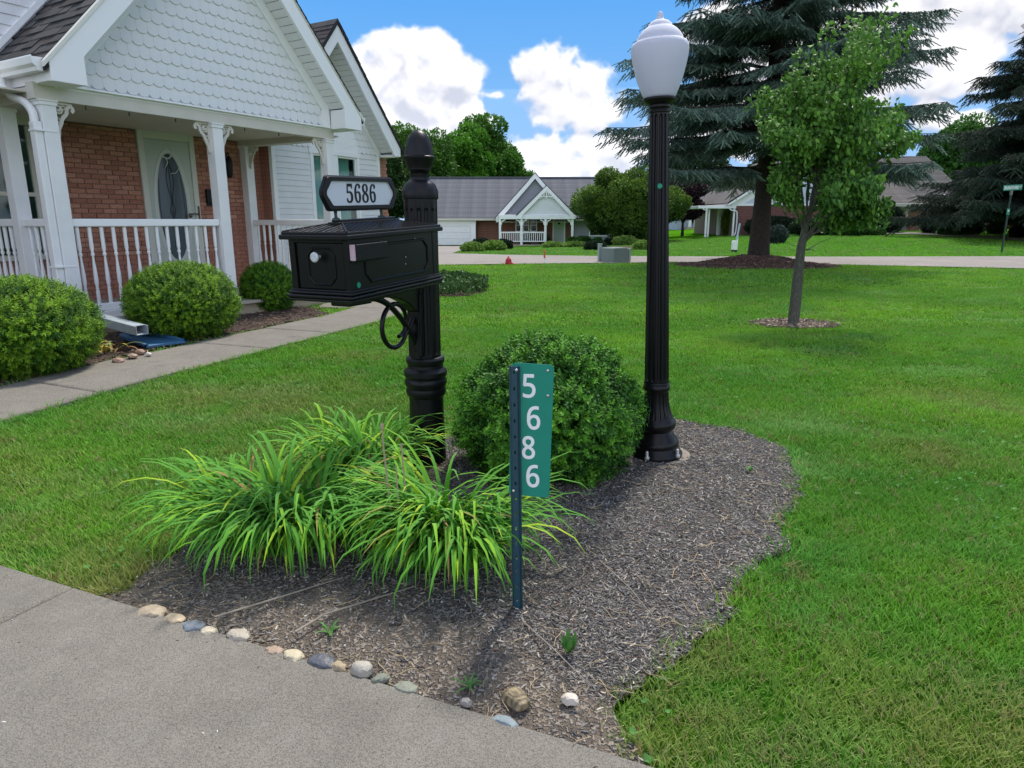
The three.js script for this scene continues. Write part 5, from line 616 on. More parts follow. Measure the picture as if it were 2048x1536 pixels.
{ // young dogwood-like tree on the lawn: drooping pointed leaves
  const t = thing('young_tree', 'young slender tree with drooping green leaves and lichened bark on the open lawn', 'tree', [3.70, 0.0, -8.9]), r = rng(200), wood = [], tips = [];
  put('trunk', limb([[-0.01, -0.08, 0, 0.115], [0, 0.05, 0, 0.09], [0.0, 0.25, 0, 0.08], [0.008, 0.6, 0, 0.072], [0.02, 0.98, 0, 0.066], [0.06, 1.28, 0, 0.05]], 14, 0.3, 5), M.barkGrey, t);
  const grow = (p, d, L, R, lv) => { const e = p.clone().addScaledVector(d, L), m = p.clone().lerp(e, 0.5).add(V((r() - 0.5) * 0.06, 0.02, (r() - 0.5) * 0.06)); wood.push(limb([[p.x, p.y, p.z, R], [m.x, m.y, m.z, R * 0.8], [e.x, e.y, e.z, R * 0.55]], 6)); if (lv >= 1) { tips.push(m.clone(), p.clone().lerp(e, 0.8)); } if (lv >= 3) { tips.push(e); return; } const n = lv === 0 ? 4 : 3; for (let i = 0; i < n; i++) { const dd = d.clone().add(V(r() * 2 - 1, (r() - 0.2) * 0.9, r() * 2 - 1).multiplyScalar(0.75)).normalize(); grow(i === 0 ? e : p.clone().lerp(e, 0.35 + 0.65 * r()), dd, L * (0.55 + 0.25 * r()), R * 0.55, lv + 1); } };
  [[0.10, 1.0, 0, 0.95, 0.03, 0.17, 1.25], [0.34, 1, 0.1, 1.0, 0.026, 0.15, 1.15], [-0.42, 1, -0.1, 0.9, 0.024, 0.15, 1.2], [0.85, 0.75, -0.1, 1.0, 0.022, 0.13, 1.0], [-0.7, 0.7, 0.2, 0.62, 0.018, 0.16, 1.3], [0.15, 0.9, 0.6, 0.8, 0.02, 0.17, 1.3], [0.1, 0.9, -0.6, 0.8, 0.02, 0.17, 1.3], [1.0, 0.25, 0.1, 0.55, 0.014, 0.15, 1.1], [0.22, 1, 0.05, 1.12, 0.03, 0.2, 1.4], [-0.8, 0.7, 0.3, 0.42, 0.014, 0.14, 1.15], [0.9, 0.4, -0.2, 0.45, 0.014, 0.16, 1.05], [0.1, 0.35, 1.0, 0.6, 0.013, 0.16, 1.12]].forEach(([x, y, z, L, R, ox, oy]) => grow(V(ox - 0.10, oy, 0), V(x * 0.66 + 0.06, y, z * 0.7).normalize(), L * 0.92, R, 0));
  for (const [a, b] of [[-0.28, 0.06], [0.35, 0.16], [0.1, -0.02]]) wood.push(limb([[0.11, 0.95, 0, 0.008], [0.11 + a * 0.5, 0.97 + b * 0.5, 0.05, 0.005], [0.11 + a, 0.95 + b, 0.08, 0.002]], 5));
  put('branches', merge(wood, false), M.barkGrey, t);
  const geo = [0, 1, 2, 3].map((k) => { const l = []; for (let i = 0; i < 1; i++) l.push(leafGeo(0.082, 0.040, 0.4, 0.9 + 0.3 * k, 4)); return boxUV(l[0]); }), list = [];
  for (const q of tips) { if (q.y < 0.92 && r() < 0.6) continue; const n = 12; for (let i = 0; i < n; i++) { const a = r() * 6.28, x = q.x + Math.cos(a) * 0.13 * r(), y = q.y + (r() - 0.5) * 0.16, z = q.z + Math.sin(a) * 0.13 * r(); const dir = V(Math.cos(a), 0.25 - 1.1 * r(), Math.sin(a)).normalize(); const yg = clamp(0.10 + 0.75 * Math.pow(r(), 1.6) + 0.22 * sst(1.6, 3.2, y) + 0.3 * n3(x * 3, y * 3, z * 3)); list.push([x, y, z, dir, Math.PI + (r() - 0.5), 0.7 + 0.6 * r(), mixc([0.035, 0.12, 0.022], [0.20, 0.42, 0.05], yg), 0, yg]); } }  // higher leaves coloured lighter, sunlight on the crown top put into their colour
  t.scale.set(0.82, 1, 0.82); console.log('young tree leaves', list.length);
  list.sort((a, b) => b[2] - a[2]); const mats = [0.1, 0.35, 0.6, 0.9].map((f) => { const m = leafMat(0.5, 0.25); m.color.setRGB(...mixc([0.035, 0.12, 0.022], [0.20, 0.42, 0.05], f)); return m; });
  list.splice(0, 250).forEach((e, i) => { const m = put('leaf', geo[i % 4], mats[Math.min(3, Math.floor(e[8] * 4))], t); _q.setFromUnitVectors(UP, e[3]); _q2.setFromAxisAngle(UP, e[4]); m.quaternion.copy(_q.multiply(_q2)); m.position.set(e[0], e[1], e[2]); m.scale.setScalar(e[5]); });
  const bin = [[], [], [], []]; list.forEach((e, i) => bin[i % 4].push(e)); geo.forEach((g, i) => { instances('leaf', g, LM, bin[i], t).userData.kind = 'stuff'; });
}
const farLeaf = [11, 12, 13].map((s) => leafClump(s, 7, 0.28, 0.16, 0.42)), midLeaf = [14, 15, 16].map((s) => leafClump(s, 8, 0.11, 0.06, 0.16));
const FT = (px, d) => { const a = (px - 1024) / FPX * (d * CP + 0.2); return [a, terr(a, -d), -d]; };
{
  const back = 'trees behind the far garage house';
  leafTree('leafy_tree', 'dark crowned leafy tree rising beyond the far garage roof, its trunk showing through', 'tree', FT(985, 84), [0, 10.2, 0, 3.9, 4.6, 3.6], 30, 7000, farLeaf, 1.15, [0.03, 0.11, 0.010], [0.10, 0.26, 0.022], { seed: 301, trunk: 0.45, fork: 5.5, group: back });
  leafTree('leafy_tree', 'bright green narrower tree left of the dark crowned one, beyond the far garage roof', 'tree', FT(932, 80), [0, 8.0, 0, 2.9, 5.0, 2.9], 30, 6500, farLeaf, 1.1, [0.045, 0.16, 0.010], [0.13, 0.34, 0.022], { seed: 302, trunk: 0.4, fork: 4, group: back });
  leafTree('leafy_tree', 'broad tree behind the egg finial, reaching from the near house gable', 'tree', FT(822, 74), [0, 7.3, 0, 4.6, 4.6, 3.6], 34, 8500, farLeaf, 1.1, [0.03, 0.105, 0.010], [0.10, 0.25, 0.022], { seed: 303, trunk: 0.5, fork: 4, group: back });
  leafTree('leafy_tree', 'dark tree filling the gap under the near house eave', 'tree', FT(765, 66), [0, 5.2, 0, 3.2, 4.4, 3], 26, 6000, farLeaf, 1, [0.018, 0.055, 0.012], [0.055, 0.14, 0.022], { seed: 304, trunk: 0.4, fork: 3, group: back });
  leafTree('leafy_tree', 'small treetop peeping over the ridge of the far garage house', 'tree', FT(1050, 82), [0, 6.1, 0, 1.3, 1.5, 1.2], 10, 900, farLeaf, 0.9, [0.03, 0.11, 0.010], [0.10, 0.26, 0.022], { seed: 305, trunk: 0.2, fork: 4, group: back });
  leafTree('leafy_tree', 'leafy sprays showing above the near house roof edge against the cloud', 'tree', [-9.9, 0, -27], [0, 8.6, 0, 1.9, 3.1, 1.9], 22, 5000, midLeaf, 1.7, [0.02, 0.06, 0.018], [0.05, 0.12, 0.03], { seed: 306, trunk: 0.3, fork: 4 });
  leafTree('leafy_tree', 'rounded green tree behind the roof of the far right brick house', 'tree', FT(1895, 84), [0, 7.9, 0, 4.6, 4.4, 4], 30, 7000, farLeaf, 1.15, [0.025, 0.095, 0.012], [0.08, 0.22, 0.03], { seed: 307, trunk: 0.4, fork: 4 });
  leafTree('leafy_tree', 'dark green tree filling the view behind the purple-leaved tree', 'tree', FT(1385, 86), [0, 5.2, 0, 6.5, 4.2, 4], 34, 7500, farLeaf, 1.15, [0.012, 0.04, 0.014], [0.035, 0.09, 0.03], { seed: 308, trunk: 0.4, fork: 3 });
  leafTree('leafy_tree', 'dark tree seen through the spruce trunk and the young tree', 'tree', FT(1600, 92), [0, 6.0, 0, 9.0, 4.8, 4], 40, 8500, farLeaf, 1.2, [0.012, 0.04, 0.014], [0.04, 0.10, 0.03], { seed: 309, trunk: 0.4, fork: 3 });
  leafTree('leafy_tree', 'dark tree mass in the right background behind the street sign', 'tree', FT(2040, 88), [0, 5.0, 0, 8, 5.5, 4], 36, 8000, farLeaf, 1.2, [0.008, 0.022, 0.010], [0.02, 0.05, 0.02], { seed: 310, trunk: 0.4, fork: 3 });
  // the clipped multi-stemmed shrub tree across the street
  const b = onTerr(1262, 486), k = mpp(b);
  leafTree('globe_tree', 'large rounded multi-stemmed clipped tree across the street, left of the lamp post', 'tree', b, [-0.1, 2.55, 0, 128 * k, 74 * k, 100 * k], 110, 32000, midLeaf, 1.35, [0.03, 0.08, 0.012], [0.16, 0.28, 0.024], { seed: 320, trunk: 0.16, fork: 0.8, stemsN: 6, shell: 0.80, lobe: 0.78 });
  const c = onTerr(965, 489), kc = mpp(c);
  leafTree('small_tree', 'small umbrella-shaped bright green tree beside the far garage door', 'tree', c, [0, 46 * kc, 0, 26 * kc, 19 * kc, 22 * kc], 16, 3000, midLeaf, 1.25, [0.05, 0.16, 0.01], [0.16, 0.40, 0.03], { seed: 321, trunk: 0.09, fork: 1.0, stemsN: 3 });
  const d = onTerr(1405, 476); leafTree('purple_tree', 'purple-leaved tree behind the white patio posts', 'tree', [d[0], d[1], d[2] - 6], [0, 2.9, 0, 2.0, 1.9, 1.6], 24, 5000, midLeaf, 1.5, [0.022, 0.012, 0.016], [0.06, 0.03, 0.04], { seed: 322, trunk: 0.12, fork: 1.0 });
}
// ---------- houses across the street ----------
const grayRoof = [[0.155, 0.164, 0.188], [0.143, 0.152, 0.175], [0.167, 0.176, 0.198]].map((c) => mat(c, 0.95, { map: rep(T.shingle, 0.9) })), tanRoof = [[0.135, 0.12, 0.118], [0.12, 0.107, 0.105], [0.148, 0.132, 0.13]].map((c) => mat(c, 0.95, { map: rep(T.shingle, 0.9) }));
const farBrick = mat([0.26, 0.12, 0.085], 0.95, { map: rep(T.brick, 1.2) }), farMortar = mat([0.22, 0.16, 0.13], 0.95), greySiding = mat([0.30, 0.32, 0.37], 0.7), whiteSiding = mat([0.74, 0.76, 0.80], 0.6), mint = mat([0.48, 0.58, 0.54], 0.6);
const xs = (px, d, py = 440) => at(px, py, d)[0], ys = (py, d) => at(1024, py, d)[1];
function courses(x0, x1, y0, y1, z, h, m, parent, name = 'brick') { const l = []; for (let y = y0; y < y1 - 0.02; y += h) l.push(bx(x0, x1, y, Math.min(y1, y + h * 0.86), z, z + 0.02)); put(name, merge(l), m, parent).userData.kind = 'stuff'; }
function boards(x0, x1, y0, y1, z, h, m, parent, cut) { for (let y = y0; y < y1 - 0.03; y += h) { const [a, b] = cut ? cut(y + h * 0.5) : [x0, x1]; if (b - a > 0.1) put('siding_board', merge([bx(a, b, 0, h * 0.97, 0, 0.02).rotateX(0.05).translate(0, y, z)]), m, parent); } }
function slope(parent, x0, x1, ya, za, yb, zb, n, mats, cutL, cutR) { // roof slope built of shingle courses from eave (a) to ridge (b)
  for (let i = 0; i < n; i++) { const f = i / n, g = (i + 1) / n, c = (f + g) / 2, a = x0 + (cutL ? cutL(c) : 0), b = x1 + (cutR ? cutR(c) : 0), L = Math.hypot(yb - ya, zb - za) / n, m = put('shingle_course', merge([bx(a, b, 0, 0.045, -L * 1.04, 0)]), mats[(i * 5) % 3], parent); m.position.set(0, lerp(ya, yb, f), lerp(za, zb, f)); m.rotation.x = Math.atan2(yb - ya, za - zb) - 0.015; } }
{ // garage house with two nested porch gables
  const D = 57, h = thing('garage_house', 'low grey roofed house with white garage door and nested porch gables across the street', 'house', [0, 0, 0]), gb = -0.56;
  const P = (n, g, m, p = h) => part(n, g, m, p);
  const x0 = xs(832, D), xr = xs(1262, D), ye = ys(437, D - 0.4), gz = -D;
  P('wall', [bx(x0, xs(952, D), gb, ye, gz - 0.3, gz), bx(xs(952, D), xr, gb, ye, gz - 0.9, gz - 0.6), bx(x0, x0 + 0.2, gb, ye, gz - 9, gz), bx(xr - 0.2, xr, gb, ye, gz - 9, gz - 0.6), bx(x0, xr, gb, ye, gz - 9.2, gz - 9)], farMortar);
  const bw = group('brick_wall', h); courses(xs(952, D), xs(1150, D), gb, ye, gz - 0.6, 0.2, farBrick, bw); boards(xs(1150, D), xr, gb, ye, gz - 0.6, 0.2, greySiding, bw);
  const gd = P('garage_door', [bx(xs(866, D), xs(942, D), gb, ys(446, D), gz - 0.02, gz + 0.02)], whiteSiding); for (let i = 0; i < 4; i++) P('door_panel', [rbx(xs(867, D), xs(941.5, D), gb + 0.02 + i * 0.5, gb + 0.49 + i * 0.5, gz + 0.02, gz + 0.05, 0.02)], M.white, gd);
  P('trim_board', [bx(xs(942, D), xs(951, D), gb, ye, gz, gz + 0.08), bx(x0, xs(866, D), gb, ye, gz, gz + 0.06), bx(x0, xs(952, D), ys(446, D), ye, gz, gz + 0.07)], M.trim);
  P('gutter', [rbx(x0 - 0.3, xs(1000, D), ye - 0.16, ye + 0.04, gz + 0.2, gz + 0.42, 0.03), rbx(xs(1150, D), xr + 0.3, ye - 0.16, ye + 0.04, gz + 0.1, gz + 0.32, 0.03)], M.cream);
  const yr = ys(356, D + 4.2), rz = gz - 4.4, roof = P('roof', [extr(poly([[0.4, ye - 0.04], [-4.4, yr - 0.05], [-9.6, ye - 0.04]]), xr - x0 + 0.4).rotateY(-Math.PI / 2).scale(1, 1, 1).translate(xr + 0.2, 0, gz)], grayRoof[1]);
  roof.geometry.computeBoundingBox(); const bb = roof.geometry.boundingBox; roof.position.x = x0 - 0.2 - bb.min.x;
  slope(roof, 0, 0, 0, 0, 0, 0, 0, grayRoof); const rg = group('roof', h); slope(rg, x0 - 0.3, xr + 0.3, ye + 0.02, gz + 0.42, yr + 0.03, rz, 24, grayRoof); P('ridge', [rbx(x0 - 0.3, xr + 0.3, yr, yr + 0.1, rz - 0.2, rz + 0.2, 0.03)], grayRoof[1]);
  // large grey gable
  const D1 = 55.6, g1 = (d = D1) => ({ ax: xs(1070, d, 347), ay: ys(347, d), ly: ys(436, d), lx: xs(992, d), rx: xs(1150, d) });
  const G = g1(), sl = (G.ay - G.ly) / (G.ax - G.lx), gg = P('gable', [extr(poly([[G.lx + 0.3, G.ly], [G.ax, G.ay - 0.3], [2 * G.ax - G.lx - 0.3, G.ly]]), 0.15).translate(0, 0, -D1 - 0.25)], greySiding);
  boards(0, 0, G.ly, G.ay - 0.5, -D1 - 0.09, 0.16, greySiding, gg, (y) => { const w = (G.ay - 0.35 - y) / sl; return [G.ax - w, G.ax + w]; });
  const V2 = (ax, ay, lx, ly, w, dz, z) => extr(poly([[lx, ly - 0.32], [lx, ly], [ax, ay], [2 * ax - lx, ly], [2 * ax - lx, ly - 0.32], [2 * ax - lx - 0.42, ly - 0.32], [2 * ax - lx - 0.42, ly - 0.05], [ax, ay - w], [lx + 0.42, ly - 0.05], [lx + 0.42, ly - 0.32]]), dz).translate(0, 0, z);
  P('rake_board', [V2(G.ax, G.ay, G.lx, G.ly + 0.02, 0.40, 0.08, -D1 + 0.2)], M.trim);
  P('gable_roof', [extr(poly([[G.lx - 0.12, G.ly], [G.ax, G.ay + 0.1], [2 * G.ax - G.lx + 0.12, G.ly], [2 * G.ax - G.lx, G.ly - 0.05], [G.ax, G.ay], [G.lx, G.ly - 0.05]]), 5).translate(0, 0, -D1 - 4.75)], grayRoof[1]);
  P('soffit', [bx(G.lx, 2 * G.ax - G.lx, G.ly - 0.34, G.ly - 0.28, -D1 - 1.8, -D1 + 0.2)], M.cream);
  // small white gable over the porch
  const D2 = 54.4, A = { ax: xs(1093, D2, 372), ay: ys(372, D2), lx: xs(1034, D2), ly: ys(430, D2) }, s2 = (A.ay - A.ly) / (A.ax - A.lx);
  const wg = P('gable', [extr(poly([[A.lx + 0.2, A.ly], [A.ax, A.ay - 0.2], [2 * A.ax - A.lx - 0.2, A.ly]]), 0.15).translate(0, 0, -D2 - 0.2)], whiteSiding);
  boards(0, 0, A.ly, A.ay - 0.4, -D2 - 0.05, 0.14, whiteSiding, wg, (y) => { const w = (A.ay - 0.25 - y) / s2; return [A.ax - w, A.ax + w]; });
  P('rake_board', [V2(A.ax, A.ay, A.lx, A.ly + 0.02, 0.34, 0.08, -D2 + 0.12)], M.trim);
  P('gable_roof', [extr(poly([[A.lx - 0.1, A.ly], [A.ax, A.ay + 0.08], [2 * A.ax - A.lx + 0.1, A.ly], [2 * A.ax - A.lx, A.ly - 0.05], [A.ax, A.ay], [A.lx, A.ly - 0.05]]), 2.5).translate(0, 0, -D2 - 2.3)], grayRoof[1]);
  P('fretwork', [tube([[A.ax - 0.55, A.ay - 0.95, -D2 + 0.15], [A.ax - 0.25, A.ay - 0.75, -D2 + 0.15], [A.ax, A.ay - 0.35, -D2 + 0.15], [A.ax + 0.25, A.ay - 0.75, -D2 + 0.15], [A.ax + 0.55, A.ay - 0.95, -D2 + 0.15]], 0.035, 24, 6), bx(A.ax - 0.04, A.ax + 0.04, A.ay - 0.95, A.ay - 0.2, -D2 + 0.12, -D2 + 0.17), bx(A.ax - 0.6, A.ax + 0.6, A.ay - 0.82, A.ay - 0.76, -D2 + 0.12, -D2 + 0.16)], M.trim);
  P('porch_beam', [rbx(xs(998, D2), xs(1149, D2), A.ly - 0.32, A.ly + 0.02, -D2 - 0.1, -D2 + 0.1, 0.02)], M.trim); P('porch_floor', [bx(xs(996, D2), xs(1150, D2), gb - 0.3, gb + 0.12, -D - 0.4, -D2 + 0.2)], M.foundation); P('porch_ceiling', [bx(xs(996, D2), xs(1150, D2), A.ly - 0.1, A.ly - 0.04, -D - 0.4, -D2 - 0.1)], M.cream);
  for (const px of [1000, 1043, 1091, 1145]) { const x = xs(px, D2); const c = P('column', [rbx(x - 0.09, x + 0.09, gb + 0.1, A.ly - 0.3, -D2 - 0.09, -D2 + 0.09, 0.02)], M.trim); for (const s of px === 1000 ? [1] : px === 1145 ? [-1] : [1, -1]) put('bracket', merge([tube([[x + s * 0.1, A.ly - 0.75, -D2], [x + s * 0.16, A.ly - 0.5, -D2], [x + s * 0.42, A.ly - 0.35, -D2]], 0.05, 10, 5)]), M.trim, c); }
  for (const [a, b] of [[1001, 1042], [1044, 1090]]) { const u = xs(a, D2), v = xs(b, D2), r = group('railing', h), t = ys(465, D2), bt = ys(485, D2) + 0.05; P('top_rail', [rbx(u, v, t - 0.04, t + 0.06, -D2 - 0.04, -D2 + 0.04, 0.01)], M.trim, r); P('bottom_rail', [rbx(u, v, bt, bt + 0.08, -D2 - 0.04, -D2 + 0.04, 0.01)], M.trim, r); const n = Math.round((v - u) / 0.16); for (let i = 0; i < n; i++) { const x = lerp(u, v, (i + 0.5) / n); P('baluster', [bx(x - 0.025, x + 0.025, bt, t, -D2 - 0.025, -D2 + 0.025)], M.trim, r); } }
  for (const [a, b, t, bt] of [[1031, 1043, 437, 464], [1046, 1059, 437, 464], [1061, 1075, 437, 464], [1180, 1199, 453, 473], [1199, 1218, 453, 473]]) { const z = gz - 0.6, u = xs(a, D), v = xs(b, D), y1 = ys(t, D), y0 = ys(bt, D); const w = P('window', [bx(u, u + 0.09, y0, y1, z, z + 0.08), bx(v - 0.09, v, y0, y1, z, z + 0.08), bx(u, v, y1 - 0.09, y1, z, z + 0.09), bx(u, v, y0, y0 + 0.09, z, z + 0.09), bx(u, v, (y0 + y1) / 2 - 0.03, (y0 + y1) / 2 + 0.03, z, z + 0.07)], M.trim); P('pane', [bx(u + 0.08, v - 0.08, y0 + 0.08, y1 - 0.08, z + 0.03, z + 0.04)], M.glass, w); }
  const dz = gz - 0.6, dr = P('door', [rbx(xs(1109, D), xs(1129, D), gb + 0.1, ys(440, D), dz, dz + 0.08, 0.02)], mint); P('door_frame', [bx(xs(1106, D), xs(1109, D), gb + 0.1, ys(438, D), dz, dz + 0.1), bx(xs(1129, D), xs(1132, D), gb + 0.1, ys(438, D), dz, dz + 0.1), bx(xs(1109, D), xs(1129, D), ys(440, D), ys(438, D), dz, dz + 0.1)], M.trim, dr); P('knocker', [new THREE.SphereGeometry(0.09, 10, 8).translate(xs(1119, D), ys(447, D), dz + 0.1)], M.dark, dr);
}
{ // brick house on the right with an open garage
  const D = 50, h = thing('open_garage_house', 'brick house with white gable end, tan roof and open dark garage behind the young tree', 'house', [0, 0, 0]), P = (n, g, m, p = h) => part(n, g, m, p);
  const gb = 0.42, z = -D, gx0 = xs(1472, D), gx1 = xs(1742, D), ye = ys(410, D);
  const wall = P('wall', [bx(gx0, gx1, gb - 0.3, ye, z - 0.3, z), bx(gx0, gx0 + 0.3, gb - 0.3, ye, z - 11, z - 0.3), bx(gx0, xs(1935, D) + 2, gb - 0.3, ye, z - 11.3, z - 11), bx(xs(1823, D), xs(1850, D), gb - 0.3, ye, z - 1.2, z - 0.6), bx(xs(1850, D), xs(1960, D), gb - 0.3, ye, z - 2.8, z - 2.4), bx(xs(1757, D) - 0.3, xs(1757, D), gb - 0.3, ye, z - 7, z - 0.8), bx(xs(1819, D), xs(1819, D) + 0.2, gb - 0.3, ye, z - 7, z - 1.0), bx(xs(1757, D), xs(1819, D), gb - 0.3, ye, z - 7.2, z - 7), bx(gx1, xs(1757, D), gb - 0.3, ye, z - 1.0, z - 0.7)], farMortar);
  courses(gx0, gx1, gb, ye, z, 0.12, mat([0.21, 0.10, 0.085], 0.95, { map: rep(T.brick, 1.2) }), wall); courses(xs(1823, D), xs(1850, D), gb, ye, z - 0.6, 0.12, mat([0.42, 0.22, 0.16], 0.95, { map: rep(T.brick, 1.2) }), wall); courses(xs(1850, D), xs(1960, D), gb, ye, z - 2.4, 0.14, farBrick, wall);  // gable-end courses get a darker brick, the shade on that wall painted in
  const ax = xs(1598, D), ay = ys(312, D), lx = xs(1452, D), s1 = (ay - ye) / (ax - lx), gw = P('gable', [extr(poly([[lx + 0.3, ye], [ax, ay - 0.2], [2 * ax - lx - 0.3, ye]]), 0.2).translate(0, 0, z - 0.2)], whiteSiding);
  boards(0, 0, ye, ay - 0.5, z + 0.01, 0.17, mat([0.60, 0.68, 0.78], 0.6), gw, (y) => { const w = (ay - 0.3 - y) / s1; return [ax - w, ax + w]; });
  P('rake_board', [extr(poly([[lx, ye - 0.05], [lx, ye + 0.2], [ax, ay + 0.2], [2 * ax - lx, ye + 0.2], [2 * ax - lx, ye - 0.05], [ax, ay - 0.15]]), 0.1).translate(0, 0, z + 0.3)], M.trim); P('frieze_board', [extr(poly([[lx + 0.3, ye - 0.06], [lx + 0.3, ye + 0.1], [ax, ay - 0.35], [2 * ax - lx - 0.3, ye + 0.1], [2 * ax - lx - 0.3, ye - 0.06]], [[[lx + 1.2, ye + 0.1], [ax, ay - 0.75], [2 * ax - lx - 1.2, ye + 0.1]]]), 0.06).translate(0, 0, z + 0.0)], M.trim);
  P('roof', [extr(poly([[lx - 0.1, ye + 0.16], [ax, ay + 0.28], [2 * ax - lx + 0.1, ye + 0.16], [2 * ax - lx, ye + 0.1], [ax, ay + 0.2], [lx, ye + 0.1]]), 11).translate(0, 0, z - 10.6)], tanRoof[1]);
  const rg = group('roof', h), rx1 = xs(1856, D), topY = ys(340, D + 5); slope(rg, gx1 - 2.5, rx1, ye + 0.12, z - 0.1, topY, z - 5.2, 22, tanRoof, (f) => 0, (f) => -2.3 * f);
  const rg2 = group('roof', h); slope(rg2, xs(1800, D), xs(1965, D), ye + 0.1, z - 0.9, ys(311, D + 7), z - 8, 24, [[0.085, 0.08, 0.082], [0.07, 0.068, 0.07], [0.10, 0.095, 0.095]].map((c) => mat(c, 0.95, { map: rep(T.shingle, 0.9) })));
  P('gutter', [rbx(gx1 - 0.2, rx1, ye - 0.12, ye + 0.12, z - 0.1, z + 0.12, 0.03)], M.cream); P('gutter', [rbx(rx1 + 0.01, xs(1962, D), ye - 0.12, ye + 0.1, z - 0.9, z - 0.7, 0.03)], M.trim); P('soffit', [bx(gx1, xs(1960, D), ye - 0.2, ye - 0.14, z - 2.4, z - 0.15)], M.cream);
  P('garage_frame', [rbx(xs(1817, D), xs(1823, D), gb - 0.1, ye - 0.1, z - 0.75, z - 0.5, 0.02), rbx(xs(1755, D), xs(1758, D), gb - 0.1, ye - 0.1, z - 0.75, z - 0.5, 0.02), rbx(xs(1757, D), xs(1818, D), ye - 0.35, ye - 0.12, z - 0.7, z - 0.55, 0.02)], M.cream); P('garage_floor', [bx(xs(1757, D), xs(1820, D), gb - 0.3, gb + 0.05, z - 7, z - 0.8)], M.foundation);
  P('stored_boards', [rbx(-0.08, 0.08, 0, 2.2, 0, 0.05).rotateZ(-0.16).translate(xs(1806, D), gb + 0.05, z - 1.6), rbx(-0.1, 0.1, 0, 2.1, 0, 0.05).rotateZ(-0.12).translate(xs(1812, D), gb + 0.05, z - 1.5), rbx(-0.03, 0.03, 0, 2.0, 0, 0.05).rotateZ(-0.1).translate(xs(1796, D), gb + 0.05, z - 2.0)], mat([0.30, 0.31, 0.33], 0.8));
  for (const px of [1872, 1908, 1936]) { const x = xs(px, D), zz = z - 0.85, c = P('column', [rbx(x - 0.08, x + 0.08, gb, ye - 0.14, zz - 0.08, zz + 0.08, 0.02)], M.cream); for (const s of [-1, 1]) put('bracket', merge([tube([[x + s * 0.08, ye - 0.8, zz], [x + s * 0.18, ye - 0.5, zz], [x + s * 0.5, ye - 0.25, zz]], 0.05, 10, 5)]), M.cream, c); }
  for (const [a, b] of [[1848, 1871], [1873, 1907], [1909, 1935]]) { const u = xs(a, D), v = xs(b, D), zz = z - 0.85, r = group('railing', h), t = ys(437, D), bt = ys(462, D); P('top_rail', [rbx(u, v, t - 0.05, t + 0.08, zz - 0.04, zz + 0.04, 0.01)], M.cream, r); P('bottom_rail', [rbx(u, v, bt, bt + 0.08, zz - 0.04, zz + 0.04, 0.01)], M.cream, r); const n = Math.round((v - u) / 0.17); for (let i = 0; i < n; i++) { const x = lerp(u, v, (i + 0.5) / n); P('baluster', [bx(x - 0.025, x + 0.025, bt, t, zz - 0.025, zz + 0.025)], M.cream, r); } }
  for (const [a, b] of [[1853, 1868], [1890, 1900], [1923, 1932]]) { const zz = z - 2.4, u = xs(a, D), v = xs(b, D), y1 = ye - 0.3, y0 = ys(437, D); const w = P('window', [bx(u, u + 0.09, y0, y1, zz, zz + 0.08), bx(v - 0.09, v, y0, y1, zz, zz + 0.08), bx(u, v, y1 - 0.09, y1, zz, zz + 0.09), bx((u + v) / 2 - 0.03, (u + v) / 2 + 0.03, y0, y1, zz, zz + 0.07)], M.cream); P('pane', [bx(u + 0.08, v - 0.08, y0, y1 - 0.08, zz + 0.03, zz + 0.04)], M.glass, w); }
  P('awning', [rbx(-0.26, 0.26, 0, 0.04, 0, 0.85, 0.01).rotateX(0.9).rotateZ(-0.12).translate(xs(1897, D), ye + 0.75, z - 0.9)], whiteSiding);
  // flag on a slanted staff
  const fl = thing('porch_flag', 'red, white and blue flag hanging from a slanted staff on the far right porch', 'flag', [xs(1880, D), ys(415, D), z - 0.6]);
  P('staff', [limb([[0, 0, 0, 0.02], [1.35, 0.95, 0.3, 0.015]], 6)], M.cream, fl);
  for (let i = 0; i < 7; i++) { const pos = [], idx = [], x0 = 1.3 - i * 0.085; for (let k = 0; k <= 10; k++) { const y = 0.92 - i * 0.055 - k * 0.115, w = 0.06 * Math.sin(k * 0.9 + i), d = 0.25 + 0.07 * Math.cos(k * 1.1 + i * 0.8); pos.push(x0 + w, y, d, x0 - 0.085 + w * 0.8, y - 0.055, d - 0.02); } for (let k = 0; k < 10; k++) { const a = k * 2; idx.push(a, a + 1, a + 2, a + 1, a + 3, a + 2); } const g = new THREE.BufferGeometry(); g.setAttribute('position', new THREE.Float32BufferAttribute(pos, 3)); g.setIndex(idx); g.computeVertexNormals(); put('stripe', boxUV(g), mat(i === 6 ? [0.03, 0.05, 0.22] : i % 2 ? [0.72, 0.70, 0.72] : [0.45, 0.03, 0.05], 0.8, { double: true }), fl); }
  // patio cover at the corner
  const pc = thing('patio_cover', 'flat white patio cover on thin posts beside the far brick gable end', 'patio cover', [0, 0, 0]), pd = 50;
  const py = ys(413, pd), pg = terr(xs(1414, pd), -pd); P('roof_panel', [rbx(xs(1394, pd), xs(1470, pd), py - 0.14, py + 0.05, -pd - 3, -pd + 0.1, 0.02)], M.trim, pc);
  for (const [px, dz] of [[1412, 0], [1417, -0.4], [1436, -2.6], [1440, -2.7], [1467, 0]]) { const x = xs(px, pd + dz * -1); P('post', [rbx(x - 0.06, x + 0.06, pg - 0.2, py - 0.1, -pd + dz - 0.06, -pd + dz + 0.06, 0.01)], M.trim, pc); }
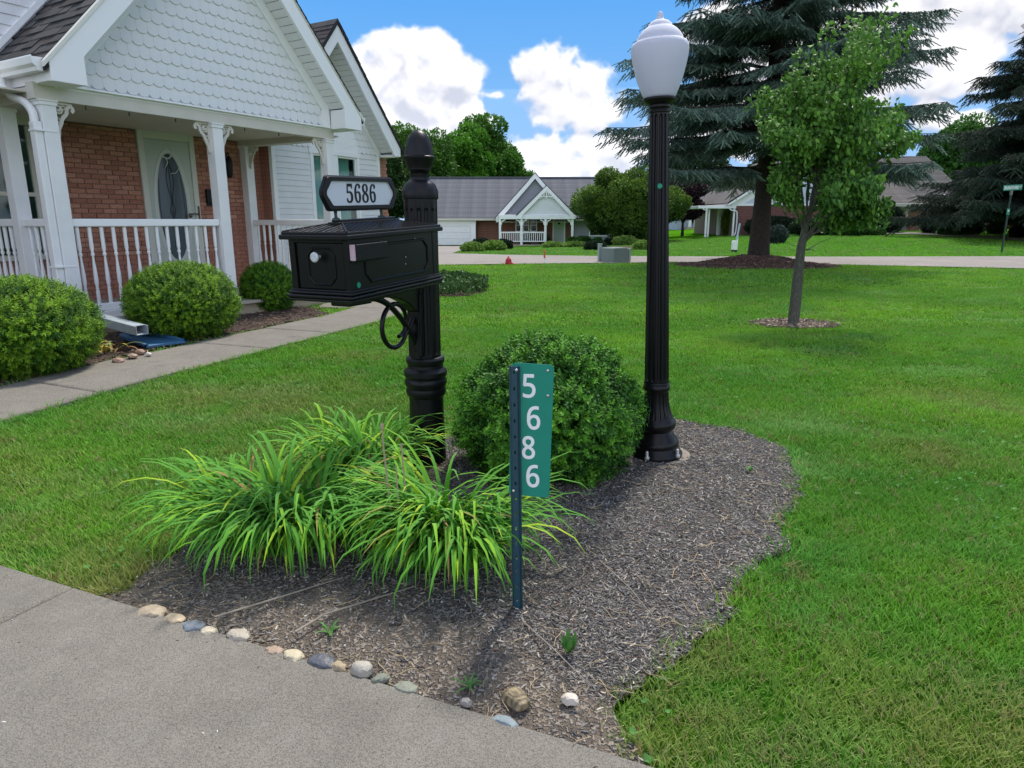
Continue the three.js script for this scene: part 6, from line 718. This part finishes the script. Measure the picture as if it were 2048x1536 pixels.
  P('downspout', [tube([[xs(1455, pd), py - 0.1, -pd + 0.15], [xs(1459, pd), py - 0.25, -pd + 0.2], [xs(1470, pd), py - 0.35, -pd + 0.2], [xs(1471.5, pd), py - 0.6, -pd + 0.2], [xs(1471, pd), pg + 0.35, -pd + 0.2], [xs(1468, pd), pg + 0.18, -pd + 0.3], [xs(1458, pd), pg + 0.05, -pd + 0.6]], 0.045, 40, 6)], M.trim, pc);
  P('downspout', [tube([[xs(1403, pd), py - 0.1, -pd + 0.1], [xs(1405, pd), py - 0.2, -pd + 0.1], [xs(1412, pd), py - 0.28, -pd + 0.1]], 0.035, 12, 6)], M.trim, pc);
}
{ // small pale house far behind
  const D = 76, h = thing('distant_house', 'small distant pale house with white porch posts seen left of the patio posts', 'house', [0, 0, 0]), g0 = terr(xs(1390, D), -D), P = (n, g, m, p = h) => part(n, g, m, p), y = (p) => ys(p, D);
  P('wall', [bx(xs(1352, D), xs(1460, D), g0 - 0.3, y(420), -D - 6, -D)], mat([0.42, 0.48, 0.58], 0.8)); P('roof', [extr(poly([[1.0, y(421)], [-3.2, y(388)], [-7.2, y(421)]]), xs(1470, D) - xs(1345, D)).rotateY(-Math.PI / 2).translate(xs(1470, D), 0, -D)], grayRoof[0]);
  for (const px of [1376, 1387, 1396, 1404]) P('column', [bx(xs(px, D) - 0.14, xs(px, D) + 0.14, g0, y(421), -D + 0.7, -D + 0.95)], M.trim); P('porch_floor', [bx(xs(1370, D), xs(1410, D), g0 - 0.2, g0 + 0.2, -D, -D + 1)], M.foundation);
  for (const px of [1381, 1391]) { const w = P('window', [bx(xs(px, D) - 0.35, xs(px, D) + 0.35, y(446), y(428), -D, -D + 0.08)], M.trim); P('pane', [bx(xs(px, D) - 0.26, xs(px, D) + 0.26, y(445), y(429), -D + 0.08, -D + 0.1)], M.glass, w); }
}
// ---------- street things ----------
{
  const hp = [at(1017, 520, 21.6)[0], -0.30, -21.6], hy = thing('fire_hydrant', 'red fire hydrant at the kerb across the lawn, left of the orange marker', 'fire hydrant', hp, 0.5), red = mat([0.42, 0.012, 0.022], 0.45);
  part('barrel', [lathe([[0.13, 0], [0.13, 0.04], [0.085, 0.05], [0.085, 0.33], [0.115, 0.335], [0.115, 0.365], [0.09, 0.37]], 20)], red, hy); part('bonnet', [lathe([[0.1, 0.37], [0.098, 0.41], [0.08, 0.47], [0.045, 0.51], [0.025, 0.52], [0.022, 0.555], [0, 0.558]], 20)], red, hy);
  for (const [a, r] of [[0, 0.055], [1.57, 0.042], [-1.57, 0.042]]) part('nozzle', [new THREE.CylinderGeometry(r, r, 0.1, 12).rotateX(Math.PI / 2).translate(0, 0.30, 0.12).rotateY(a), new THREE.CylinderGeometry(r * 1.25, r * 1.25, 0.04, 8).rotateX(Math.PI / 2).translate(0, 0.30, 0.17).rotateY(a)], red, hy);
  const mp = at(1090, 526, 22.0), mk = thing('marker_post', 'thin leaning marker post, orange over white, near the utility box', 'marker post', [mp[0], 0, -22.0]); mk.rotation.z = 0.07;
  part('lower_half', [new THREE.CylinderGeometry(0.028, 0.03, 0.2, 12).translate(0, 0.08, 0)], M.trim, mk); part('upper_half', [lathe([[0.029, 0.18], [0.03, 0.40], [0.024, 0.43], [0, 0.437]], 12)], mat([0.62, 0.13, 0.025], 0.6), mk);
  const up = at(1232, 524, 22.4), ub = thing('utility_box', 'low green-grey utility transformer box across the lawn', 'utility box', [up[0], 0, -22.6], 0.5), gr = mat([0.17, 0.215, 0.20], 0.6, { map: rep(T.grain, 1) }), gr2 = mat([0.30, 0.36, 0.33], 0.6, { map: rep(T.grain, 1) });
  part('cabinet', [extr(poly([[-0.30, 0], [0.30, 0], [0.30, 0.40], [0.26, 0.47], [0.2, 0.49], [-0.27, 0.49], [-0.30, 0.46]]), 0.66, 0.012).rotateY(0).translate(-0.02, 0, -0.33)], gr, ub);
  part('side_cover', [rbx(0.295, 0.38, 0.02, 0.47, -0.34, 0.34, 0.015)], gr2, ub); part('seam', [bx(0.383, 0.386, 0.03, 0.45, -0.01, 0.005)], M.dark, ub); part('pad', [rbx(-0.4, 0.42, -0.06, 0.03, -0.42, 0.42, 0.01)], M.foundation, ub);
  [[1199, 490, 524, 7, 'tall narrow pale green pedestal beside the utility transformer box'], [1206, 503, 524, 5, 'short pale green pedestal between the tall pedestal and the utility box']].forEach(([px, t, b, w, l]) => { const p = at(px, b, 22.9), k = 22.9 / FPX, H = (b - t) * k, o = thing('pedestal', l, 'pedestal', [p[0], 0, -22.9], 0.3); part('post', [rbx(-w * k / 2, w * k / 2, -0.05, H, -0.05, 0.05, 0.01)], mat([0.28, 0.35, 0.34], 0.6), o); part('cap', [rbx(-w * k / 2 - 0.01, w * k / 2 + 0.01, H, H + 0.03, -0.06, 0.06, 0.01)], gr2, o); });
  const wp = onTerr(1468, 504), wk = mpp(wp), w = thing('utility_pedestal', 'white utility pedestal with dark foot left of the spruce trunk', 'pedestal', wp); part('body', [rbx(-5 * wk, 5 * wk, 4 * wk, 22 * wk, -0.1, 0.1, 0.02)], M.trim, w); part('foot', [rbx(-5 * wk, 5 * wk, -0.05, 4 * wk, -0.1, 0.1, 0.01)], M.blackRough, w);
  const ws = thing('white_stake', 'white flat stake standing behind the white utility pedestal', 'stake', [wp[0] + 6.4 * wk, wp[1], wp[2] - 0.1]); part('lower_half', [rbx(-1.4 * wk, 1.4 * wk, -0.05, 36 * wk, -0.015, 0.015, 0.005)], M.trim, ws); const sl = put('upper_half', merge([rbx(-1.6 * wk, 1.6 * wk, 0, 32 * wk, -0.015, 0.015, 0.005)]), mat([0.42, 0.54, 0.66], 0.6), ws); sl.position.set(-2 * wk, 24 * wk, 0.03); sl.rotation.z = -0.13;
  // street name sign
  const sp = onTerr(2003, 505), sk = mpp(sp), ss = thing('street_sign', 'dark green street sign post with a green name blade at the right edge', 'street sign', sp), green = mat([0.006, 0.20, 0.13], 0.5), wt = mat([0.75, 0.8, 0.78], 0.5), H = 121 * sk;
  part('pole', [new THREE.CylinderGeometry(0.033, 0.036, H, 14).translate(0, H / 2 - 0.05, 0)], mat([0.008, 0.03, 0.022], 0.5), ss); part('bracket', [rbx(-0.045, 0.045, H - 0.22, H - 0.02, -0.04, 0.04, 0.01)], mat([0.12, 0.13, 0.12], 0.5), ss);
  const bl = part('name_blade', [rbx(-0.44, 0.44, 0, 0.22, -0.012, 0.012, 0.008)], green, ss); bl.position.set(0.03, H - 0.03, 0.0); bl.rotation.set(0, 0.15, 0.05); const tg = text(font, 'BRANTFORD', 0.13, 0.004); tg.computeBoundingBox(); tg.scale(0.66 / (tg.boundingBox.max.x - tg.boundingBox.min.x), 1, 1); part('lettering', [tg.translate(-0.07, 0.11, 0.013)], wt, bl); part('lettering', [text(font, 'CT', 0.062, 0.004).translate(0.355, 0.13, 0.013)], wt, bl);
  const nb = part('small_plate', [rbx(-0.065, 0.065, -0.13, 0.13, 0.04, 0.05, 0.005)], green, ss); nb.position.set(-0.03, 79 * sk, 0); part('arrow', [extr(poly([[-0.035, -0.01], [0, -0.01], [0, -0.04], [0.04, 0.01], [0, 0.06], [0, 0.03], [-0.035, 0.03]]), 0.003).translate(0, 0.03, 0.051)], wt, nb);
  // lamp and mailbox of the garage house
  const lp = onTerr(985, 489), lk = mpp(lp), fl = thing('street_lamp', 'distant lamp post with white globe beside the far garage drive', 'street lamp', lp); part('shaft', [lathe([[3 * lk, 0], [3 * lk, 3 * lk], [1.4 * lk, 5 * lk], [1.0 * lk, 37 * lk], [2.2 * lk, 38 * lk]], 14)], M.blackRough, fl); part('globe', [lathe([[2.6 * lk, 38 * lk], [4.6 * lk, 44 * lk], [4.4 * lk, 48 * lk], [2.4 * lk, 50 * lk], [0, 52 * lk]], 18)], mat([0.8, 0.8, 0.84], 0.5), fl);
  const xp = onTerr(943, 490), xk = mpp(xp), mx = thing('mailbox', 'distant black mailbox on a post in front of the white garage door', 'mailbox', xp); part('post', [lathe([[1.6 * xk, 0], [1.3 * xk, 26 * xk], [1.6 * xk, 27 * xk], [0.8 * xk, 31 * xk], [0, 31.5 * xk]], 12)], M.blackRough, mx); part('box', [new THREE.CylinderGeometry(4 * xk, 4 * xk, 13 * xk, 14, 1, false, 0, Math.PI).rotateX(Math.PI / 2).rotateZ(Math.PI / 2).rotateY(Math.PI / 2).translate(-7 * xk, 18 * xk, 0), rbx(-14 * xk, -0.5 * xk, 14.5 * xk, 18.2 * xk, -3.8 * xk, 3.8 * xk, 0.01)], M.blackRough, mx);
}
// ---------- shrubs and beds across the street ----------
const midSp = [31, 32].map((s) => leafClump(s, 9, 0.075, 0.04, 0.11));
const G1 = 'shrubs in front of the far garage house', G2 = 'shrubs in front of the far brick house';
const GRN = [[0.022, 0.085, 0.012], [0.07, 0.19, 0.02]], LIM = [[0.12, 0.24, 0.03], [0.36, 0.50, 0.12]], YEL = [[0.07, 0.12, 0.012], [0.26, 0.30, 0.025]], DRK = [[0.010, 0.026, 0.012], [0.025, 0.055, 0.02]], RED = [[0.02, 0.008, 0.010], [0.07, 0.018, 0.024]];
[[1050, 490, 18, 20, GRN, G1, 'round dark bush between the two porch railing bays of the far garage house'], [1088, 489, 18, 18, GRN, G1, 'round dark bush at the far porch opening, left of the mint door'], [1143, 490, 22, 14, GRN, G1, 'low round bush right of the far mint green door'], [1172, 490, 16, 14, GRN, G1, 'small round bush left of the far double window'], [1195, 492, 17, 15, GRN, G1, 'small round bush below the far double window'], [1216, 491, 14, 12, DRK, G1, 'small dark bush right of the far double window'], [963, 494, 34, 15, DRK, G1, 'dark spreading bush under the small umbrella-shaped tree'], [1008, 499, 34, 18, DRK, G1, 'dark spreading bush at the foot of the distant lamp'], [945, 504, 42, 16, LIM, G1, 'pale variegated plant mound nearest the far driveway'], [988, 502, 44, 18, LIM, G1, 'pale variegated plant mound right of the other, before the dark bushes'], [982, 484, 12, 10, YEL, G1, 'small yellow flowering plant by the distant lamp'], [1105, 495, 40, 9, LIM, G1, 'low lime groundcover in front of the far porch step'], [1150, 494, 44, 9, LIM, G1, 'low lime groundcover right of the far porch step'], [1165, 489, 32, 14, GRN, G1, 'leafy green perennial clump between the far bushes'], [1250, 490, 46, 16, LIM, G1, 'pale hosta mass behind the far globe tree trunk'], [1190, 500, 40, 14, DRK, G1, 'dark low shrub in the bed left of the globe tree trunk'], [1285, 500, 34, 16, LIM, G1, 'pale leafy mound right of the globe tree trunk'],
  [1454, 470, 20, 50, YEL, G2, 'upright yellow-green evergreen between patio post and brick corner'], [1545, 469, 110, 34, DRK, G2, 'dark clipped hedge along the far brick wall, right of the spruce trunk'], [1478, 470, 18, 24, DRK, G2, 'small dark shrub left of the spruce trunk at the brick corner'], [1630, 470, 100, 30, DRK, G2, 'low dark hedge seen behind the young tree trunk'], [1700, 471, 56, 26, GRN, G2, 'low clipped hedge right of the young tree, left part'], [1745, 470, 44, 12, GRN, G2, 'low clipped hedge ending at the far garage opening'], [1775, 466, 52, 52, DRK, G2, 'tall dark shrub at the left jamb of the open garage'], [1857, 467, 24, 34, DRK, G2, 'dark bush in the corner of the far brick porch'], [1895, 471, 36, 26, GRN, G2, 'leftmost of the three clipped round bushes by the far porch railing'], [1923, 469, 26, 26, GRN, G2, 'middle of the three clipped round bushes by the far porch railing'], [1946, 469, 26, 26, GRN, G2, 'rightmost of the three clipped round bushes by the far porch railing'], [1985, 462, 56, 62, RED, G2, 'large burgundy-leaved shrub right of the far porch'], [1992, 468, 30, 20, GRN, G2, 'green shrub under the burgundy-leaved one'], [2036, 475, 30, 20, RED, G2, 'low dark reddish mound at the right edge of the far lawn'], [1552, 486, 38, 33, [[0.03, 0.055, 0.045], [0.09, 0.14, 0.12]], null, 'small blue-grey globe spruce on the far lawn left of the young tree trunk']
].forEach(([px, py, w, hh, c, grp, label], i) => { const p = onTerr(px, py), k = mpp(p); shrub('shrub', label, 'shrub', p, [w * k / 2, hh * k / 2, Math.min(w, 60) * k / 2.3], Math.round(260 + w * hh * 0.9), midSp, Math.max(1.1, k * 34), c[0], c[1], { seed: 400 + i, group: grp || undefined, lump: 0.12, stems: 4 }); });
{ // yellow toy slide, path on the far lawn
  const p = onTerr(2017, 461), k = mpp(p), y = thing('yellow_slide', 'small bright yellow slide-shaped object on the far lawn at the right', 'toy', p), ym = mat([0.62, 0.33, 0.01], 0.5); part('chute', [limb([[-7 * k, 11 * k, 0, 3 * k], [-3 * k, 8 * k, 0, 3 * k], [3 * k, 3 * k, 0, 3 * k], [7 * k, 1.5 * k, 0, 3 * k]], 8)], ym, y); part('ladder', [rbx(-9 * k, -7 * k, 0, 12 * k, -0.2, 0.2), rbx(-12 * k, -8 * k, 5 * k, 6 * k, -0.2, 0.2)], ym, y);
  const A = [[1765, 465.5], [1830, 466.5], [1900, 470], [1960, 473], [2048, 479]].map(([a, b]) => { const q = onTerr(a, b); return [q[0], q[2]]; }), B = [[1765, 468.5], [1830, 470], [1900, 473.5], [1960, 476.5], [2048, 483]].map(([a, b]) => { const q = onTerr(a, b); return [q[0], q[2]]; });
  struct('garden_path', tint(strip(A, B, 30, 3, 0.05), patchy(0.4, 0.1)), M.road);
  const e = onTerr(1225, 497), ke = mpp(e), EP = []; for (let i = 0; i < 20; i++) { const t = i / 20 * 6.283; EP.push([e[0] + Math.cos(t) * 62 * ke, e[2] + Math.sin(t) * 3.2 - 1]); } struct('far_bed', sheet(EP, 0.03, 0.03, 3), M.bedMulch);
}
// ---------- grass, chips, straw ----------
const blade = (L, W, lean, curl, n = 3) => { const pos = [], idx = [], nor = []; let y = 0, z = 0, a = lean; for (let i = 0; i <= n; i++) { const t = i / n, w = W / 2 * (1 - Math.pow(t, 1.6) * 0.97); pos.push(-w, y, z, w, y, z); for (let k = 0; k < 2; k++) { nor.push(0, -Math.sin(a), Math.cos(a)); } a += curl / n; y += Math.cos(a) * L / n; z += Math.sin(a) * L / n; } for (let i = 0; i < n; i++) { const p = i * 2; idx.push(p, p + 1, p + 2, p + 2, p + 1, p + 3); } const g = new THREE.BufferGeometry(); g.setAttribute('position', new THREE.Float32BufferAttribute(pos, 3)); g.setAttribute('normal', new THREE.Float32BufferAttribute(nor, 3)); g.setIndex(idx); return g; };
function tuft(seed, n, R, L, W, seg) { const r = rng(seed), l = []; for (let i = 0; i < n; i++) { const g = blade(L * (0.55 + 0.6 * r()), W * (0.7 + 0.6 * r()), 0.08 + 0.40 * r(), 0.3 + 0.7 * r(), seg).toNonIndexed(); g.rotateY(r() * 6.283); const a = r() * 6.283, k = Math.sqrt(r()) * R; g.translate(Math.cos(a) * k, 0, Math.sin(a) * k); const s = 0.82 + 0.36 * r(); const c = new Float32Array(g.attributes.position.count * 3); for (let q = 0; q < c.length; q += 3) { c[q] = s * (r() < 0.06 ? 1.5 : 1); c[q + 1] = s; c[q + 2] = s; } g.setAttribute('color', new THREE.BufferAttribute(c, 3)); l.push(g); } return mergeGeometries(l); }
const grassC = (x, z, r) => { const a = fbm(x * 0.55 + 3, z * 0.55, 5.5, 4), b = fbm(x * 1.7, z * 1.7 + 9, 2.5, 3), d = fbm(x * 0.9 - 4, z * 0.9, 8.5, 4), far = sst(4, 14, -z), near = sst(6, 2.5, -z); let c = mixc([0.12, 0.36, 0.028], [0.26, 0.54, 0.035], clamp(0.42 + 1.1 * a + 0.35 * (r() - 0.5) + 0.2 * far)); c = mixc(c, [0.11, 0.37, 0.09], clamp(0.9 * b)); const lt = fbm(x * 0.8 + 31, z * 1.6, 3.1, 3); c = mixc(c, [0.35, 0.60, 0.19], clamp(lt * 2.2 - 0.15) * 0.6); c = mixc(c, [0.15, 0.34, 0.05], 0.5 * sst(24, 30, -z)); const dry = clamp((d - 0.08 + 0.07 * near) * 2.6 + 0.25 * (r() - 0.5)) * (0.42 + 0.42 * near) * (1 - 0.7 * far); c = mixc(c, [0.38, 0.33, 0.12], dry); if (r() < 0.04 + 0.05 * near) c = [0.36, 0.31, 0.14]; return c; };
{
  const GM = leafMat(0.6, 0.45); GM.vertexColors = true; const r = rng(500);
  const frustum = (x, z, m = 0.5) => { const d = -z; return d > 1.0 && Math.abs(x) < 0.80 * d + m + 0.3; };
  const rings = [[1.0, 3.2, 1700, 0.046, 0.034, 0.0034, 13, 3], [3.2, 5.2, 1150, 0.055, 0.036, 0.0042, 13, 3], [5.2, 8.5, 560, 0.08, 0.038, 0.0062, 13, 2], [8.5, 14, 250, 0.11, 0.042, 0.010, 13, 2], [14, 23.5, 115, 0.17, 0.046, 0.016, 13, 2], [25.5, 50, 26, 0.2, 0.05, 0.034, 13, 2]];
  const lineZ = (P, x) => { for (let q = 0; q < P.length - 1; q++) if (x >= P[q][0] && x <= P[q + 1][0]) return lerp(P[q][1], P[q + 1][1], (x - P[q][0]) / (P[q + 1][0] - P[q][0])); return -99; };
  const farLawn = (x, z) => z < lineZ(roadFar, x) - 0.15 && !inPoly([farDrive[0][0], farDrive[0][1], farDrive[1][1], farDrive[1][0]], x, z) && z > -51;
  const lists = rings.map(() => [[], [], [], []]);
  rings.forEach(([d0, d1, dens, R, L, W, n, seg], k) => { const area = 2 * (0.8 * d1 + 0.8) * (d1 - d0), N = Math.round(area * dens); for (let i = 0; i < N; i++) { const z = -lerp(d0, d1, r()), x = (r() * 2 - 1) * (0.8 * d1 + 0.8); if (!frustum(x, z)) continue; if (k < 5 && -z > 19) { let near = false; for (let q = 0; q < roadNear.length - 1; q++) { const a = roadNear[q], b = roadNear[q + 1]; if (x >= a[0] && x <= b[0]) near = z < lerp(a[1], b[1], (x - a[0]) / (b[0] - a[0])) + 0.1; } if (near) continue; } if (k === 5 && !farLawn(x, z)) continue; if (!lawnAt(x, z)) continue; const thin = fbm(x * 1.3 + 2, z * 1.3, 7.7, 3); if (thin > 0.4 && r() < 0.35) continue; const eb = edgeD(bedPoly, x, z), tall = 1 + 0.18 * fbm(x * 2, z * 2, 1.5, 2) + 0.35 * sst(0.12, 0.02, eb); lists[k][i & 3].push([x, terr(x, z) - 0.012, z, V((r() - 0.5) * 0.4, 1, (r() - 0.5) * 0.4).normalize(), r() * 6.28, (0.8 + 0.4 * r()) * tall, grassC(x, z, r)]); } });
  const lawn = new THREE.Group(); lawn.name = numbered('lawn_grass'); scene.add(lawn); tag(lawn, 'mown green grass of the lawn with drier olive patches', 'grass', null, 'stuff');
  let tot = 0; rings.forEach(([d0, d1, dens, R, L, W, n, seg], k) => { for (let v = 0; v < 4; v++) { tot += lists[k][v].length; const im = instances('grass', tuft(510 + k * 4 + v, n, R, L, W, seg), GM, lists[k][v], lawn); im.userData.kind = 'stuff'; } });
  // ragged blades leaning over the paving and the bed edge
  const over = []; for (const P of [bedPoly, walkPoly, drivePoly]) for (let i = 0; i < P.length; i++) { const a = P[i], b = P[(i + 1) % P.length], L = Math.hypot(b[0] - a[0], b[1] - a[1]); for (let s = 0; s < L; s += 0.018) { const t = s / L, x = lerp(a[0], b[0], t) + (r() - 0.5) * 0.10, z = lerp(a[1], b[1], t) + (r() - 0.5) * (P === bedPoly ? 0.17 : 0.08); if (!frustum(x, z) || z < -12) continue; if (!lawnAt(x, z) && r() < (P === bedPoly ? 0.6 : 0.75)) continue; if (noGrass.some((Q) => Q !== P && Q !== bedPoly && inPoly(Q, x, z))) continue; if (P === drivePoly && x > -1.35 && x < 0.22) continue; if (P === bedPoly && z > -2.05 && x < 0.2 && x > -1.35 && edgeD(drivePoly, x, z) < 0.2) continue; over.push([x, 0.0, z, V((r() - 0.5) * 0.7, 1, (r() - 0.5) * 0.7).normalize(), r() * 6.28, 0.8 + 0.7 * r(), grassC(x, z, r)]); } }
  instances('grass', tuft(560, 11, 0.025, 0.045, 0.004, 3), GM, over, lawn).userData.kind = 'stuff';
  const clo = []; for (let i = 0; i < 2600; i++) { const d = lerp(1.3, 9, Math.pow(r(), 1.4)), x = (r() * 2 - 1) * (0.8 * d + 0.4), z = -d; if (!lawnAt(x, z)) continue; const pz = fbm(x * 1.1 + 50, z * 1.1, 6.1, 3); if (pz < 0.12) continue; const v = 0.7 + 0.5 * r(); clo.push([x, 0.016 + 0.014 * r(), z, V(0.5 * (r() - 0.5), 1, 0.5 * (r() - 0.5)).normalize(), r() * 6.28, 0.7 + 0.6 * r(), [0.09 * v, 0.27 * v, 0.055 * v]]); }
  const cl = [0, 1, 2].map((k) => leafGeo(0.014, 0.013, 0.1, 0.3, 3).toNonIndexed().rotateX(1.25).rotateY(k * 2.09)); instances('clover', mergeGeometries(cl), LM, clo, lawn).userData.kind = 'stuff';
  console.log('grass tufts', tot, over.length, clo.length);
}
{ // mulch chips in the bed
  const r = rng(600), chip = (s) => { const q = rng(s), g = new THREE.BoxGeometry(1, 0.16, 0.24, 2, 1, 1), p = g.attributes.position; const b = (q() - 0.5) * 0.5; for (let i = 0; i < p.count; i++) { const x = p.getX(i); p.setY(i, p.getY(i) * (1 - 0.7 * Math.abs(x) * 2 * (q() * 0.3 + 0.6)) + b * (x * x - 0.1)); p.setZ(i, p.getZ(i) * (1 - Math.abs(x) * (0.9 + 0.5 * Math.sin(s * 3))) + 0.08 * Math.sin(x * 3 + s)); } g.computeVertexNormals(); return plain(g); };
  const CM = mat([1, 1, 1], 0.9), lists = [[], [], [], []], cols = [[0.055, 0.053, 0.053], [0.125, 0.118, 0.114], [0.20, 0.188, 0.178], [0.29, 0.265, 0.235], [0.15, 0.10, 0.07], [0.42, 0.37, 0.30], [0.026, 0.025, 0.025]];
  const pick = (q) => cols[q < 0.24 ? 0 : q < 0.52 ? 1 : q < 0.72 ? 2 : q < 0.84 ? 3 : q < 0.90 ? 4 : q < 0.925 ? 5 : 6];
  for (let i = 0; i < 230000; i++) { const x = lerp(-1.45, 1.6, r()), z = lerp(-4.45, -1.3, r()); if (!inPoly(bedPoly, x, z)) continue; const e = edgeD(bedPoly, x, z), L = 0.005 + 0.018 * Math.pow(r(), 1.9), a = r() * 6.28 , fx = fbm(x * 2.5, z * 2.5, 3.3, 3); const du = dusty(x, z); if (r() < 0.15 + 0.72 * du) continue; const c = pick(clamp(r() + 0.16 * fx)), v = 0.75 + 0.5 * r(); lists[i & 3].push([x, bedH(x, z) + 0.012 * fbm(x * 3, z * 3, 4.4, 3) + 0.004 + 0.006 * r() * r(), z, V((r() - 0.5) * 0.8, 1, (r() - 0.5) * 0.8).normalize(), a, L, [c[0] * v, c[1] * v, c[2] * v]]); }
  const grp = new THREE.Group(); grp.name = numbered('mulch_chips'); scene.add(grp); tag(grp, 'weathered dark grey and tan wood chips covering the planting bed', 'mulch', null, 'stuff');
  lists.forEach((l, i) => { instances('chips', chip(i + 1), CM, l, grp).userData.kind = 'stuff'; });
  // dry grass straw, small pale pebbles
  const st = tube([[0, 0, 0], [0.2, 0.03, 0.05], [0.6, 0.05, -0.04], [1, 0, 0.03]], 0.012, 8, 4).rotateZ(Math.PI / 2), straw = [], peb = [];
  for (let i = 0; i < 1500; i++) { const x = lerp(-1.45, 1.6, r()), z = lerp(-4.4, -1.35, r()); if (!inPoly(bedPoly, x, z)) continue; const a = r() * 6.28, nearEdge = edgeD(bedPoly, x, z) < 0.25; if (!nearEdge && r() < 0.45) continue; const v = 0.7 + 0.5 * r(); straw.push([x, bedH(x, z) + 0.012, z, V(Math.cos(a), 0.12 * (r() - 0.3), Math.sin(a)).normalize(), r() * 6, 0.03 + 0.07 * r(), [0.42 * v, 0.33 * v, 0.19 * v]]); }
  for (let i = 0; i < 1300; i++) { const x = lerp(-1.45, 1.6, r()), z = lerp(-4.4, -1.35, r()); if (!inPoly(bedPoly, x, z)) continue; const v = 0.4 + 0.7 * r(); peb.push([x, bedH(x, z) + 0.008, z, V(r() - 0.5, 1, r() - 0.5).normalize(), r() * 6, 0.0015 + 0.0035 * r() * r(), [0.55 * v, 0.53 * v, 0.48 * v]]); }
  instances('straw', plain(st), CM, straw, grp).userData.kind = 'stuff'; instances('grit', new THREE.IcosahedronGeometry(1, 1), CM, peb, grp).userData.kind = 'stuff';
  const lit = [], rg = []; for (let i = 0; i < 260; i++) { const a = lerp(-1.4, 3.4, r()), b = 0.02 + 1.7 * Math.pow(r(), 2.2), q = dpt(a, b), v = 0.5 + 0.8 * r(), k = r(); lit.push([q[0], 0.0385, q[1], V(0.2 * (r() - 0.5), 1, 0.2 * (r() - 0.5)).normalize(), r() * 6, 0.004 + 0.013 * r() * r(), k < 0.6 ? [0.07 * v, 0.055 * v, 0.045 * v] : k < 0.8 ? [0.3 * v, 0.24 * v, 0.15 * v] : [0.55 * v, 0.54 * v, 0.52 * v]]); }
  for (let i = 0; i < 900; i++) { const t = r() * 6.28, k = Math.sqrt(r()) * 1.08, x = 3.70 + Math.cos(t) * 0.52 * k, z = -8.86 + Math.sin(t) * 0.40 * k, v = 0.5 + 0.9 * r(); rg.push([x, 0.012 + 0.01 * r(), z, V(r() - 0.5, 1, r() - 0.5).normalize(), r() * 6, 0.02 + 0.04 * r(), r() < 0.7 ? [0.17 * v, 0.125 * v, 0.095 * v] : [0.34 * v, 0.28 * v, 0.22 * v]]); }
  instances('litter', chip(9), CM, lit, grp).userData.kind = 'stuff'; instances('chips', chip(10), CM, rg, grp).userData.kind = 'stuff';
  // longer twigs one can pick out
  [[[430, 1232], [560, 1198], [700, 1150], 'long grey twig lying in the bed below the left daylily', 0.0035], [[590, 1262], [650, 1232], [830, 1172], 'long grey dry stem pointing from the edging stones to the daylilies', 0.004], [[1045, 1240], [1110, 1305], [1180, 1370], 'thin dry stem lying right of the stake foot', 0.0022], [[1200, 1120], [1260, 1180], [1320, 1250], 'thin grey straw stem in the mulch right of the address sign', 0.002]].forEach(([a, b, c, l, R]) => { const P = [a, b, c].map((q) => onLevel(q[0], q[1], 0.055)), t = thing('twig', l, 'twig', [P[1][0], 0.056, P[1][1]]); put('stem', merge([limb([[P[0][0] - P[1][0], -0.004, P[0][1] - P[1][1], R], [0, 0.006, 0, R * 0.9], [P[2][0] - P[1][0], -0.002, P[2][1] - P[1][1], R * 0.6]], 6)]), mat([0.24, 0.21, 0.17], 0.9), t); });
  // bark bits in the house bed and on the spruce mound
  const hbv = [], mv = []; for (let i = 0; i < 5200; i++) { const x = lerp(-6, -2.5, r()), z = lerp(-11, -4.6, r()); if (!inPoly(houseBed, x, z)) continue; const v = 0.5 + 0.9 * r(), q = r(); hbv.push([x, 0.018 + 0.03 * fbm(x * 3, z * 3, 4.4, 3), z, V((r() - 0.5) * 0.8, 1, (r() - 0.5) * 0.8).normalize(), r() * 6, 0.02 + 0.05 * r(), q < 0.8 ? [0.10 * v, 0.065 * v, 0.05 * v] : [0.26 * v, 0.17 * v, 0.11 * v]]); }
  for (let i = 0; i < 9000; i++) { const t = r() * 6.28, k = Math.sqrt(r()) * 1.02, x = 7.45 + Math.cos(t) * 2.4 * k, z = -21.1 + Math.sin(t) * 1.75 * k; const v = 0.5 + 0.9 * r(), q = r(); mv.push([x, moundH(x, z) + 0.02 + 0.05 * fbm(x * 3, z * 3, 4.4, 3), z, V((r() - 0.5), 1, (r() - 0.5)).normalize(), r() * 6, 0.04 + 0.09 * r(), q < 0.8 ? [0.10 * v, 0.058 * v, 0.044 * v] : [0.24 * v, 0.15 * v, 0.105 * v]]); }
  instances('chips', chip(7), CM, hbv, grp).userData.kind = 'stuff'; instances('chips', chip(8), CM, mv, grp).userData.kind = 'stuff';
  // low plants in the bed beyond the mailbox post
  const cv = [[], []], cg = [leafClump(71, 8, 0.06, 0.04, 0.10), leafClump(72, 8, 0.05, 0.035, 0.1)]; for (let i = 0; i < 2200; i++) { const x = lerp(-2.4, -0.5, r()), z = lerp(-16, -12.1, r()); if (!inPoly(coverP, x, z) || (x > -1.05 && z > -13 && r() < 0.75)) continue; cv[i & 1].push([x, 0.05 + 0.1 * r(), z, V(r() - 0.5, 0.8, r() - 0.5).normalize(), r() * 6, 0.8 + 0.6 * r(), mixc([0.03, 0.085, 0.02], [0.10, 0.2, 0.05], r())]); }
  const gc = new THREE.Group(); gc.name = numbered('groundcover'); scene.add(gc); tag(gc, 'low leafy groundcover in the small bed beyond the mailbox post', 'groundcover', null, 'stuff'); cg.forEach((g, i) => { instances('leaves', g, LM, cv[i], gc).userData.kind = 'stuff'; });
}
renderer.render(scene, camera);
